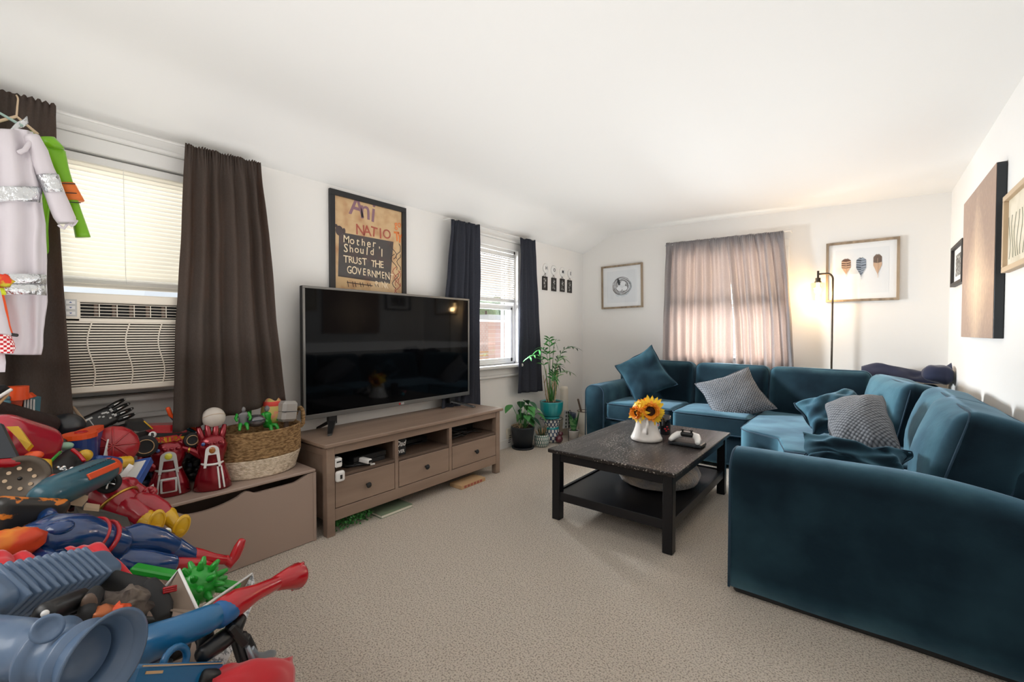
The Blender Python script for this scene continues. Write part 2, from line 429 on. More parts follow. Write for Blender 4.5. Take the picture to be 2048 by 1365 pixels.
# ------------------------------------------------------------------ windows (in the left wall and far wall)
def window_left(name, hole, glass_from, mid):
    y0, y1, z0, z1 = hole
    t = thing(name, None, None, (W, (y0+y1)/2, z0)); t['kind'] = 'structure'
    m = MB()   # casing
    m.box((W, y0-.07, z0), (W+.018, y0, z1), .004); m.box((W, y1, z0), (W+.018, y1+.055, z1), .004)
    m.box((W, y0-.07, z1), (W+.022, y1+.055, z1+.075), .005); m.box((W, y0-.08, z1+.075), (W+.034, y1+.065, z1+.10), .006)
    m.box((W, y0-.07, z1+.10), (W+.015, y1+.055, z1+.15), .004)
    m.build('window_casing', M_trim, t)
    m = MB(); m.box((W-.14, y0-.02, z0-.03), (W+.09, y1+.005, z0), .008); m.box((W, y0-.01, z0-.10), (W+.022, y1+.005, z0-.03), .005)
    m.box((W+.0, y0-.0, z0-.125), (W+.034, y1, z0-.10), .006)
    if name == 'window_1': m.box((W, y0-.03, z0-.30), (W+.012, y1+.05, z0-.125), .004); m.box((W, y0-.03, z0-.325), (W+.024, y1+.05, z0-.30), .006)
    m.build('window_sill', M_trim, t)
    m = MB(); x = W-.07
    m.box((x-.05, y0, z0), (x+.05, y0+.025, z1), .003); m.box((x-.05, y1-.025, z0), (x+.05, y1, z1), .003); m.box((x-.05, y0, z1-.03), (x+.05, y1, z1), .003); m.box((x-.05, y0, z0), (x+.05, y1, z0+.02), .003)
    # sashes
    m.box((x-.04, y0+.025, mid-.02), (x-.01, y1-.025, mid+.03), .003)
    m.box((x, y0+.025, mid-.03), (x+.035, y1-.025, mid+.02), .004)
    for yy in (y0+.025, y1-.055): m.box((x, yy, z0+.02), (x+.035, yy+.03, mid), .003); m.box((x-.04, yy, mid), (x-.01, yy+.03, z1-.03), .003)
    m.box((x, y0+.025, z0+.02), (x+.035, y1-.025, z0+.06), .003); m.box((x-.04, y0+.025, z1-.07), (x-.01, y1-.025, z1-.03), .003)
    m.box((x-.049, y0+.02, 1.30), (x-.043, y1-.02, 1.318), .001)
    for q in (.45, .62, .8): m.box((x-.049, y1-.035-.1*q, z0), (x-.044, y1-.028-.1*q, z1), .001)
    m.build('window_sash', M_trim, t)
    m = MB(); m.box((x+.015, y0+.05, max(z0+.05, glass_from)), (x+.018, y1-.05, mid-.02), 0); m.box((x-.027, y0+.05, mid+.02), (x-.024, y1-.05, z1-.06), 0)
    m.build('window_glass', M_glass, t)
    return t
window_left('window_1', WIN1, 1.36, 1.44)
window_left('window_2', WIN2, .9, 1.455)
t = thing('window_3', None, None, ((FW[0]+FW[1])/2, D, FW[2])); t['kind'] = 'structure'
m = MB(); x0, x1, z0, z1 = FW
m.box((x0-.07, D-.018, z0), (x0, D, z1), .004); m.box((x1, D-.018, z0), (x1+.07, D, z1), .004); m.box((x0-.07, D-.02, z1), (x1+.07, D, z1+.07), .004)
m.build('window_casing', M_trim, t)
MB().box((x0-.08, D-.06, z0-.03), (x1+.08, D+.14, z0), .006).build('window_sill', M_trim, t)
m = MB()
for xx in (x0, x1-.04): m.box((xx, D+.05, z0), (xx+.04, D+.09, z1), .003)
for zz in (z0, 1.46, z1-.04): m.box((x0, D+.05, zz), (x1, D+.09, zz+.045), .003)
m.box((-1.18, D+.05, z0), (-1.14, D+.09, z1), .003)
m.build('window_sash', M_trim, t)
MB().box((x0+.03, D+.068, z0+.03), (x1-.03, D+.072, z1-.03), 0).build('window_glass', M_glass, t)

# ------------------------------------------------------------------ blinds
def blind(label, axis, fixed, a0, a1, ztop, zbot, pitch, tilt, cordpos, bottom_h=.02, sw=.025, mat=None):
    t = thing('window_blind', label, 'blind', (fixed, (a0+a1)/2, ztop) if axis == 'y' else ((a0+a1)/2, fixed, ztop))
    def bx(m, f0, f1, p0, p1, q0, q1, b=.002):
        if axis == 'y': m.box((f0, p0, q0), (f1, p1, q1), b)
        else: m.box((p0, f0, q0), (p1, f1, q1), b)
    m = MB(); bx(m, fixed-.02, fixed+.02, a0, a1, ztop-.035, ztop); m.build('headrail', M_white, t)
    m = MB(); z = ztop-.045; c, s_ = cos(tilt), sin(tilt)
    while z > zbot+bottom_h+.004:
        w2 = sw/2
        A = [(fixed-w2*c, z+w2*s_), (fixed+.003*s_, z+.003*c), (fixed+w2*c, z-w2*s_)]
        vs = [((f, a, q) if axis == 'y' else (a, f, q)) for a in (a0+.004, a1-.004) for f, q in A]
        m.add(vs, [(0, 1, 4, 3), (1, 2, 5, 4)], True); z -= pitch
    m.build('blind_slats', mat or M_blind, t)
    m = MB(); bx(m, fixed-.014, fixed+.014, a0, a1, zbot, zbot+bottom_h, .003); m.build('bottom_rail', M_white, t)
    m = MB()
    for cpos in cordpos:
        zt = ztop-.03; pt = [(fixed+.016, cpos, zt), (fixed+.016, cpos+.002, zbot+.05), (fixed+.016, cpos+.006, zbot)]
        if axis != 'y': pt = [(p[1], p[0]-.032, p[2]) for p in pt]
        m.tube(pt, .0011, 6)
    m.build('lift_cord', M_white, t)
    return t
blind('closed white slat blind above the air conditioner', 'y', W-.012, .225, .925, 2.03, 1.425, .0215, radians(62), [.533, .86], .022)
blind('half lowered white slat blind over the window beside the letters', 'y', W-.012, 3.03, 3.67, 2.0, 1.50, .0225, radians(40), [3.22], .035, mat=M_blindo)
blind('white slat blind glowing behind the far grey curtains', 'x', D+.02, -1.64, -.68, 2.03, 1.46, .024, radians(50), [-1.3], .03)

# ------------------------------------------------------------------ curtain rods and curtains
def rod(label, p0, p1, nrm):
    t = thing('curtain_rod', label, 'curtain rod', (V(p0)+V(p1))/2)
    MB().tube([p0, p1], .006, 8).build('rod_bar', M_white, t)
    for p in (p0, p1):
        q = V(p)+V(nrm); MB().tube([p, q], .005, 8).build('rod_bracket', M_white, t)
XR = W+.075
ZR = 2.168
rod('thin white curtain rod above the air conditioner window', (XR, -.75, ZR), (XR, 1.12, ZR), (-.075, 0, 0))
rod('thin white curtain rod over the window beside the television', (XR, 2.66, ZR), (XR, 3.90, ZR), (-.075, 0, 0))
rod('curtain rod holding the sunlit curtains behind the sofa', (-1.77, 4.99, ZR), (-.57, 4.99, ZR), (0, .11, 0))
def curtain(name, label, left, right, mat, nf, amp, inward, nrm, thick=.0015, seed=0, nu=120, nv=46, group=None):
    """left/right: lists of 3D points top to bottom (parallel parametrisation)"""
    def edge(L, t):
        z = t*(len(L)-1); i = min(int(z), len(L)-2); f = z-i; return V(L[i]).lerp(V(L[i+1]), f)
    nrm = V(nrm)
    def fn(u, v):
        a = edge(left, v); b = edge(right, v); p = a.lerp(b, u)
        gather = min(1, v/.10)
        ph = u*nf*2*pi + 1.3*noise.noise(V((u*3+seed, v*1.1, seed))) * (0.4+v)
        am = amp*(.35+.65*gather)*(.7+.55*noise.noise(V((u*5+seed*3, v*.8, 1))))
        d = am*sin(ph)+amp*.55*sin(ph*.37+seed+v*1.2)*gather + amp*.3*(1-gather)*sin(u*nf*9*pi)
        d += .4*amp*noise.noise(V((u*7+seed, v*5, 4)))*gather
        p = p + nrm*(d+amp*.9)
        if v < .03: p.z += .012*abs(sin(u*nf*5*pi+seed))
        return p
    m = MB(); m.grid(fn, nu, nv, thick=thick)
    o = m.top(name, mat, label, 'curtain', group=group)
    return o
PW = lambda u, v, dx=.08: P(u, v, 0, W+dx)
zt = ZR+.012
curtain('window_curtain', 'charcoal curtain behind the hanging costumes', [(XR, -.42, zt), (XR, -.45, 1.6), (XR, -.45, 1.2), (XR, -.45, .80)],
        [PW(110, 216), PW(112, 380, .16), PW(124, 560, .26), PW(145, 838, .27)], M_curt, 7, .024, 0, (1, 0, 0), seed=3)
curtain('window_curtain', 'charcoal brown curtain hanging between the air conditioner and the television', [PW(368, 293), PW(361, 480, .20), PW(350, 650, .27), PW(343, 865, .27)],
        [PW(518, 331), PW(534, 470, .18), PW(547, 640, .27), PW(566, 800, .26)], M_curt, 6, .027, 0, (1, 0, 0), seed=11)
curtain('window_curtain', 'dark navy grey curtain rising directly behind the television corner', [PW(899, 441), PW(893, 520), PW(886, 600), PW(880, 830)],
        [PW(956, 453), PW(957, 560), PW(957, 700), PW(957, 830)], M_slate, 5.5, .022, 0, (1, 0, 0), seed=21)
curtain('window_curtain', 'dark navy grey curtain hanging above the potted plants', [PW(1037, 478), PW(1036, 580), PW(1034, 690), PW(1032, 787)],
        [PW(1067, 483), PW(1073, 580), PW(1080, 700), PW(1084, 782)], M_slate, 3.5, .022, 0, (1, 0, 0), seed=33)
PF = lambda u, v: P(u, v, 1, 5.0)
curtain('window_curtain', 'sunlit grey curtain behind the sofa, the half nearer the nest picture', [PF(1334, 489), PF(1331, 560), PF(1328, 640), PF(1326, 760)],
        [PF(1457, 476), PF(1462, 560), PF(1466, 640), PF(1468, 760)], M_curtf, 8, .032, 0, (0, -1, 0), seed=41)
curtain('window_curtain', 'sunlit grey curtain behind the sofa, the half nearer the floor lamp', [PF(1455, 476), PF(1464, 560), PF(1471, 640), PF(1474, 760)],
        [PF(1568, 465), PF(1578, 560), PF(1584, 640), PF(1590, 760)], M_curtf, 7.5, .032, 0, (0, -1, 0), seed=52)

# ------------------------------------------------------------------ air conditioner
ac = thing('air_conditioner', 'cream window air conditioner with slatted grille under the blind', 'air conditioner', (W+.1, .58, .93))
X = -2.645
m = MB(); m.box((W-.2, .245, .935), (X-.02, .795, 1.362), .01); m.build('housing', M_cream, ac)
m = MB(); y0, y1, z0, z1 = .24, .80, .93, 1.366
m.box((X-.02, y0, 1.325), (X, y1, z1), .008); m.box((X-.02, y0, 1.24), (X, .340, 1.33), .004); m.box((X-.02, .785, .95), (X, y1, 1.33), .004)
m.box((X-.02, y0, z0), (X, y1, .958), .008); m.box((X-.02, y0, 1.238), (X, y1, 1.256), .004); m.box((X-.02, y0, .95), (X, .262, 1.25), .004)
m.build('front_panel', M_cream, ac)
m = MB(); m.box((X-.022, .33, 1.25), (X-.018, .79, 1.33), 0); m.build('vent_recess', M_darkvoid, ac)
m = MB()
for zz in (1.262, 1.276, 1.290, 1.304, 1.318): m.box((X-.010, .338, zz), (X-.006, .785, zz+.003), .0008)
for yy in (.338, .40, .46, .52, .58, .64, .70, .76): m.box((X-.010, yy, 1.262), (X-.005, yy+.003, 1.32), .0008)
m.build('vent_louvres', M_cream, ac)
m = MB()
for yy in (.385, .445, .505, .565, .625, .685, .745): m.box((X-.019, yy, 1.262), (X-.012, yy+.014, 1.318), .002)
m.build('vent_vanes', M_woodd, ac)
MB().box((X-.03, .262, .955), (X-.018, .79, 1.24), 0).build('grille_backing', M_darkvoid, ac)
m = MB(); zz = .962
while zz < 1.236:
    m.box((X-.014, .262, zz), (X-.003, .79, zz+.0065), .001); zz += .0118
m.build('grille_slats', M_cream, ac)
m = MB()
for yy in (.372, .50, .62, .75): m.tube([(X-.002, yy+.012*sin(q*.52+.4), .958+.2805*q/12) for q in range(13)], .0028, 6)
m.build('grille_waves', M_cream, ac)
m = MB(); m.box((X-.001, .290, 1.262), (X+.001, .330, 1.335), .001); m.build('control_panel', M_lgrey, ac)
for i, zz in enumerate((1.322, 1.300, 1.276)):
    b_ = MB(); b_.box((X+.001, .296, zz-.007), (X+.003, .324, zz+.007), .0015); bb = b_.build('control_button', M_white, ac)
    MB().prism([(X+.0032, .305, zz-.002*(1 if i == 0 else -1)), (X+.0032, .315, zz-.002*(1 if i == 0 else -1)), (X+.0032, .310, zz+.003*(1 if i == 0 else -1))], (.0004, 0, 0)).build('arrow_mark', M_blue, bb)

# ------------------------------------------------------------------ pictures
def frame(t, O, ux, uz, nrm, w_, h_, bw, depth, mat, name='picture_frame'):
    """rectangular frame; O = lower corner on the wall, ux/uz unit vectors"""
    O = V(O); ux = V(ux); uz = V(uz); nrm = V(nrm); Mx = MX(O, ux, nrm, uz) 
    m = MB(Mx)
    m.box((0, 0, 0), (w_, depth, bw), .0015); m.box((0, 0, h_-bw), (w_, depth, h_), .0015)
    m.box((0, 0, bw), (bw, depth, h_-bw), .0015); m.box((w_-bw, 0, bw), (w_, depth, h_-bw), .0015)
    m.build(name, mat, t); return Mx
# graffiti poster on the left wall (text runs towards +y seen from the room: right = +y)
PY0, PY1, PZ0, PZ1 = 1.604, 2.246, 1.30, 2.176
po = thing('framed_poster', 'black framed graffiti poster above the television', 'poster', (W+.01, (PY0+PY1)/2, PZ0))
frame(po, (W+.002, PY0, PZ0), (0, 1, 0), (0, 0, 1), (1, 0, 0), PY1-PY0, PZ1-PZ0, .038, .022, M_black)
M_poster = pm('poster_print', sg(205, 172, 126), .6, var=(9, sg(178, 130, 84), .45, .7))
pp_ = MB().box((W+.004, PY0+.03, PZ0+.03), (W+.010, PY1-.03, PZ1-.03), 0).build('poster_print', M_poster, po)
M_pblack = pm('poster_board', sg(48, 40, 38), .6, var=(8, sg(80, 50, 45), .5, .75)); M_chalk = pm('chalk_ink', sg(235, 215, 180), .7)
M_purp = pm('purple_ink', sg(135, 95, 110), .7); M_rust = pm('rust_ink', sg(165, 70, 45), .7); M_dink = pm('dark_ink', sg(55, 35, 35), .7); M_oink = pm('orange_ink', sg(225, 120, 40), .7)
MB().prism([P(676, 553, 0, W+.0101), P(780, 568, 0, W+.0101), P(787, 484, 0, W+.0101), P(678, 464, 0, W+.0101)], (.0004, 0, 0)).build('black_board', M_pblack, pp_)
def ptext(s, y, z, size, mat, rot=0, sx=.9, bold=.0015, jit=0):
    Mw = MX((W+.0112, PY0+y, z), (0, cos(rot), sin(rot)), (0, -sin(rot), cos(rot)), (1, 0, 0))
    if not jit: return text(s, size, pp_, Mw, mat, 'lettering', .0003, bold, sx)
    rr = random.Random(len(s)); objs = 0; yy = 0
    n_ = len(s); adv = size*.58*sx
    for i, ch in enumerate(s):
        if ch == ' ': continue
        a = rr.uniform(-.12, .12); yoff = (i-(n_-1)/2)*adv
        Mw = MX((W+.0112, PY0+y+yoff, z+rr.uniform(-.004, .004)-.02*yoff), (0, cos(a), sin(a)), (0, -sin(a), cos(a)), (1, 0, 0))
        text(ch, size*rr.uniform(.92, 1.1), pp_, Mw, mat, 'letter', .0003, bold, sx*.9)
def prow(s_, u0, v0, u1, v1, size, mat, **k):
    a = P(u0, v0, 0, W); b = P(u1, v1, 0, W); n_ = len(s_); adv = (b.y-a.y)/max(1, n_-1); rr = random.Random(n_)
    for i, ch in enumerate(s_):
        if ch == ' ': continue
        p = a.lerp(b, i/max(1, n_-1)); r_ = rr.uniform(-.1, .1)
        text(ch, size*rr.uniform(.95, 1.12), pp_, MX((W+.0112, p.y, p.z+rr.uniform(-.003, .003)), (0, cos(r_), sin(r_)), (0, -sin(r_), cos(r_)), (1, 0, 0)), mat, 'letter', .0003, k.get('bold', .001), k.get('sx', .9))
prow('Mother,', 691, 480, 757, 491, .076, M_chalk, bold=.0002)
prow('Should I', 690, 497, 762, 507, .076, M_chalk, bold=.0002)
prow('TRUST THE', 690, 519, 762, 531, .072, M_chalk, bold=.0002)
prow('GOVERNMENT', 697, 541, 782, 555, .074, M_chalk, sx=.72, bold=.0002)
prow('PINK', 751, 569, 772, 572, .062, M_chalk, sx=.7, bold=.0008)
prow('Ani', 712, 415, 745, 427, .19, M_purp, sx=.9, bold=.002)
prow('NATIO', 719, 462, 772, 470, .10, M_rust, sx=.95)
prow('go', 790, 449, 797, 450, .07, M_oink, sx=.8); prow('TY', 792, 474, 798, 478, .09, M_oink, sx=.8, bold=.003)
for a, b in ((.52, .60), (.55, .575)):
    m = MB()
    rr = random.Random(int(a*100))
    for q in range(5):
        y = PY0+a+rr.uniform(-.03, .05); z = 1.40+rr.uniform(0, .38)
        m.tube([(W+.0108, min(y+.03*sin(j*.9+q), PY1-.05), z+j*.02) for j in range(7)], .0028, 5)
    m.build('graffiti_scribble', M_rust if a < .53 else M_dink, pp_)
m = MB()
for q in range(14):
    a = P(695+q*5, 562+q*.6, 0, W+.0108); b = P(697+q*5, 574, 0, W+.0108)
    if q % 3 != 1: m.tube([a, b], .0022, 5)
m.tube([P(694, 565, 0, W+.0108), P(745, 572, 0, W+.0108)], .003, 5)
m.sph((W+.0105, PY0+.075, 1.90), (.001, .03, .035), 14, 8); m.sph((W+.0105, PY0+.11, 1.905), (.001, .012, .02), 10, 6); m.sph((W+.0105, PY0+.05, 1.93), (.001, .014, .012), 10, 6)
m.build('graffiti_scribble', M_dink, pp_)
MB().box((W+.0135, PY0+.035, PZ0+.035), (W+.015, PY1-.035, PZ1-.035), 0).build('picture_glass', M_pglass, po)

# H O M E letters with hanging photo frames
M_photo = pm('grey_photo_print', sg(60, 58, 56), .5, var=(55, sg(205, 205, 200), .5, .62))
M_blkframe = pm('black_brown_frame', sg(34, 28, 25), .5)
for i, (ch, u, v, fu, fv) in enumerate((('H', 1092, 537, 1090, 567), ('O', 1108, 541, 1108, 569.5), ('M', 1125, 544.5, 1125, 571), ('E', 1140.5, 548, 1139.5, 573.5))):
    a = P(u, v, 0, W+.01); b = P(fu, fv, 0, W+.01); y = a.y; z = 1.945-.004*i if False else a.z
    t = thing('letter_plaque', 'round white plaque lettered %s with a small black photo frame hung below' % ch, 'wall plaque', (W, y, z-.3))
    m = MB(); m.lathe([(.001, -.004), (.052, -.004), (.056, 0), (.056, .008), (.050, .011), (.001, .011)], seg=28, M=MX((W+.004, y, z), (0, 1, 0), (0, 0, 1), (1, 0, 0)))
    pl_ = m.build('plaque_disc', M_white, t)
    text(ch, .055, pl_, MX((W+.0165, y, z), (0, 1, 0), (0, 0, 1), (1, 0, 0)), M_dgrey, 'letter', .0006, .001)
    fw, fh = .098, .155; fy = b.y-fw/2; fz = b.z-fh/2
    m = MB(); m.tube([(W+.004, y, z-.05), (W+.006, b.y-.022, fz+fh)], .002, 5); m.tube([(W+.004, y, z-.05), (W+.006, b.y+.022, fz+fh)], .002, 5); m.build('hanging_ribbon', M_black, t)
    frame(t, (W+.002, fy, fz), (0, 1, 0), (0, 0, 1), (1, 0, 0), fw, fh, .020, .012, M_blkframe, 'photo_frame')
    MB().box((W+.003, fy+.015, fz+.015), (W+.007, fy+fw-.015, fz+fh-.015), 0).build('photo_print', M_photo, t)

# nest picture on the far wall
M_oak = pm('weathered_oak', sg(158, 140, 118), .6, var=(20, sg(120, 104, 86), .4, .65, (1, 1, .2)))
M_matb = pm('mat_board', (.80, .82, .84), .7); M_paper = pm('art_paper', (.74, .77, .80), .7)
def far_pic(name, label, c, w_, h_, tilt=0, lean=0, bw=.02, depth=.03):
    c = V(c); t = thing(name, label, 'picture', c-V((0, 0, h_/2)))
    ux = V((cos(tilt), 0, sin(tilt))); uz = V((-sin(tilt), 0, cos(tilt)))
    O = c-ux*w_/2-uz*h_/2
    Mx = MX(O, ux, (0, -1, 0), uz); m = MB(Mx)
    m.box((0, 0, 0), (w_, depth, bw), .0015); m.box((0, 0, h_-bw), (w_, depth, h_), .0015); m.box((0, 0, bw), (bw, depth, h_-bw), .0015); m.box((w_-bw, 0, bw), (w_, depth, h_-bw), .0015)
    m.build('picture_frame', M_oak, t)
    MB(Mx).box((bw-.003, .004, bw-.003), (w_-bw+.003, .010, h_-bw+.003), 0).build('mat_board', M_matb, t)
    pr = MB(Mx).box((bw+.05, .0101, bw+.05), (w_-bw-.05, .0108, h_-bw-.05), 0).build('art_print', M_paper, t)
    return t, Mx, pr
t, Mx, pr = far_pic('framed_picture', 'square oak framed drawing of a nest with three eggs', (-2.333, D-.002, 1.752), .535, .53, .018)
m = MB(Mx); rr = random.Random(3)
for q in range(150):
    a0 = rr.uniform(0, 6.28); r0 = rr.uniform(.045, .118); ln = rr.uniform(.5, 1.6)
    m.tube([(.265+r0*cos(a0+ln*k/6)*(1+.06*rr.random()), .0112, .27+r0*.95*sin(a0+ln*k/6)) for k in range(7)], rr.uniform(.0006, .0018), 4, cap=False)
m.build('nest_drawing', pm('pencil_grey', sg(110, 104, 104), .8), pr)
m = MB(Mx)
for q in range(26):
    a0 = rr.uniform(3.6, 6.6); r0 = rr.uniform(.10, .135)
    m.tube([(.265+r0*cos(a0+.35*k/4), .0111, .27+r0*sin(a0+.35*k/4)) for k in range(5)], .0012, 4, cap=False)
m.build('nest_wash', pm('pale_blue_wash', sg(165, 185, 195), .8), pr)
m = MB(Mx)
for ex, ez, a in ((.235, .240, .5), (.308, .240, -.3), (.285, .302, .1)):
    m.sph((0, 0, 0), (.036, .0012, .027), 16, 8, M=Matrix.Translation((ex, .0125, ez)) @ Matrix.Rotation(a, 4, 'Y'))
m.build('egg_drawing', pm('egg_white', (.82, .84, .87), .7), pr)
m = MB(Mx); m.sph((0, 0, 0), (.016, .001, .042), 12, 8, M=Matrix.Translation((.228, .0125, .322)) @ Matrix.Rotation(-.25, 4, 'Y')); m.build('small_feather_drawing', M_dgrey, pr)
MB(Mx).box((.018, .022, .018), (.517, .0235, .512), 0).build('picture_glass', M_pglass, t)
# feather picture
t, Mx, pr = far_pic('framed_picture', 'wide oak framed print of three feathers behind the floor lamp', (-.033, D-.002, 1.750), .520, .545, .003)
M_f1 = pm('brown_feather', sg(96, 66, 50), .8); M_f2 = pm('slate_feather', sg(50, 62, 76), .8); M_f3 = pm('grey_brown_feather', sg(104, 86, 74), .8); M_fw = pm('pale_feather', sg(196, 165, 138), .8); M_fg = pm('pale_grey_feather', sg(140, 152, 168), .8)
def feather(cx, cz, ht, wd, style, mats):
    m = MB(Mx); n_ = 40
    for j in range(n_):
        t0 = j/n_; z = cz+ht/2-ht*t0
        prof_ = min(1, (t0/.16))**.6 if t0 < .16 else (1 if t0 < .55 else max(.04, 1-(t0-.55)/.42))
        wv = wd/2*prof_
        if style == 1: k_ = 0 if (t0 < .2 or int(t0*15) % 2 == 0) and t0 < .66 else 1
        elif style == 2: k_ = 0 if int(t0*17) % 2 == 0 else 1
        else: k_ = 0 if t0 < .42 else 1
        for s_ in (-1, 1):
            m.k = k_ if not (style == 2 and s_ == 1) else 1
            if style == 2 and s_ == 1 and int(t0*30) % 4 == 0: m.k = 0
            d_ = .012+.010*(style != 2)
            sl = ht*.04
            y_ = .0113+.0001*j
            a = (cx, y_, z); b = (cx, y_, z-ht/n_*1.15); c_ = (cx+s_*wv, y_, z-ht/n_*1.15+sl); e = (cx+s_*wv, y_, z+sl)
            m.add([a, b, c_, e], [(0, 1, 2, 3) if s_ < 0 else (3, 2, 1, 0)], False)
    m.k = 1; m.tube([(cx, .0155, cz+ht*.3), (cx+.003, .0155, cz-ht*.62)], .0011, 4)
    return m.build('feather_print', mats, pr)
feather(.150, .318, .150, .068, 1, [M_f1, M_fw]); feather(.258, .305, .175, .070, 2, [M_f2, M_fg]); feather(.372, .318, .185, .058, 3, [M_f3, M_fw])
MB(Mx).box((.018, .022, .018), (.502, .0235, .527), 0).build('picture_glass', M_pglass, t)

# right wall pictures
t = thing('framed_picture', 'small black box frame beside the far corner', 'picture', (E, 4.52, 1.54))
Mx = MX((E-.001, 4.80, 1.545), (0, -1, 0), (-1, 0, 0), (0, 0, 1))
m = MB(Mx)
for bx_ in (((0, 0, 0), (.50, .03, .025)), ((0, 0, .275), (.50, .03, .30)), ((0, 0, .02), (.025, .03, .28)), ((.475, 0, .02), (.50, .03, .28))): m.box(bx_[0], bx_[1], .0015)
m.build('picture_frame', M_blkframe, t)
MB(Mx).box((.02, .004, .02), (.48, .010, .28), 0).build('mat_board', M_matb, t)
MB(Mx).box((.10, .0101, .07), (.40, .011, .23), 0).build('art_print', M_photo, t)
# canvas
t = thing('canvas_print', 'large brown canvas of a misty tree lined path', 'picture', (E, 3.70, 1.17))
cy0, cy1, cz0, cz1 = 3.24, 4.17, 1.168, 2.045
MB().box((E-.038, cy0, cz0), (E-.002, cy1, cz1), .002).build('canvas_edge', pm('dark_canvas_edge', (.008, .012, .016), .4, bump=(30, .3, .004)), t)
def canvas_mat():
    m = bpy.data.materials.new('misty_path_print'); m.use_nodes = True; N = m.node_tree.nodes; L = m.node_tree.links; b = N['Principled BSDF']; b.inputs['Roughness'].default_value = .45
    tc = N.new('ShaderNodeTexCoord'); sp = N.new('ShaderNodeSeparateXYZ'); L.new(tc.outputs['Generated'], sp.inputs[0])
    def mth(op, a, b_=None):
        n = N.new('ShaderNodeMath'); n.operation = op
        for i, x in enumerate((a, b_)):
            if x is None: continue
            if isinstance(x, (int, float)): n.inputs[i].default_value = x
            else: L.new(x, n.inputs[i])
        return n.outputs[0]
    y = sp.outputs[1]; z = sp.outputs[2]
    dy = mth('ABSOLUTE', mth('SUBTRACT', y, .5)); dz = mth('ABSOLUTE', mth('SUBTRACT', z, .36))
    r = mth('ADD', mth('MULTIPLY', dy, 2.2), mth('MULTIPLY', dz, 1.5))
    glow = mth('SUBTRACT', 1.0, r); glow.node.use_clamp = True
    n1 = N.new('ShaderNodeTexNoise'); n1.inputs['Scale'].default_value = 30; n1.inputs['Detail'].default_value = 8; L.new(tc.outputs['Object'], n1.inputs['Vector'])
    wv = N.new('ShaderNodeTexNoise'); wv.inputs['Scale'].default_value = 1; mp = N.new('ShaderNodeMapping'); mp.inputs['Scale'].default_value = (1, 26, .7); L.new(tc.outputs['Object'], mp.inputs[0]); L.new(mp.outputs[0], wv.inputs['Vector'])
    band = mth('MULTIPLY', mth('SUBTRACT', wv.outputs[0], .5), .9)
    f = mth('ADD', mth('ADD', mth('MULTIPLY', glow, .8), mth('MULTIPLY', mth('SUBTRACT', n1.outputs[0], .5), .5)), mth('MULTIPLY', band, glow)); 
    cr = N.new('ShaderNodeValToRGB'); cr.color_ramp.elements[0].color = (*sg(158, 132, 116), 1); cr.color_ramp.elements[0].position = 0; cr.color_ramp.elements[1].color = (*sg(225, 196, 166), 1); cr.color_ramp.elements[1].position = .8
    L.new(f, cr.inputs[0]); L.new(cr.outputs[0], b.inputs['Base Color']); return m
MB().box((E-.0395, cy0+.001, cz0+.001), (E-.038, cy1-.001, cz1-.001), 0).build('printed_canvas', canvas_mat(), t)
# pale frame at the edge of view
t = thing('framed_picture', 'pale wood framed faded sketch hanging beside the big brown canvas', 'picture', (E, 2.85, 1.48))
Mx = MX((E-.001, 3.16, 1.485), (0, -1, 0), (-1, 0, 0), (0, 0, 1)); m = MB(Mx)
pw, ph = .62, .365
for bx_ in (((0, 0, 0), (pw, .028, .025)), ((0, 0, ph-.025), (pw, .028, ph)), ((0, 0, .025), (.02, .028, ph-.025)), ((pw-.02, 0, .025), (pw, .028, ph-.025))): m.box(bx_[0], bx_[1], .0015)
m.build('picture_frame', pm('pale_oak', sg(196, 172, 142), .55), t)
pr = MB(Mx).box((.018, .004, .02), (pw-.018, .010, ph-.02), 0).build('art_print', pm('aged_paper', sg(226, 216, 196), .8, var=(8, sg(205, 195, 170), .45, .65)), t)
m = MB(Mx)
for q in range(7): m.tube([(.05+.05*q+.02*sin(k+q), .0105, .06+.04*k) for k in range(6)], .0016, 4, cap=False)
m.build('sketch_lines', pm('sketch_grey', sg(150, 148, 128), .8), pr)
MB(Mx).box((.016, .020, .02), (pw-.016, .0215, ph-.02), 0).build('picture_glass', M_pglass, t)

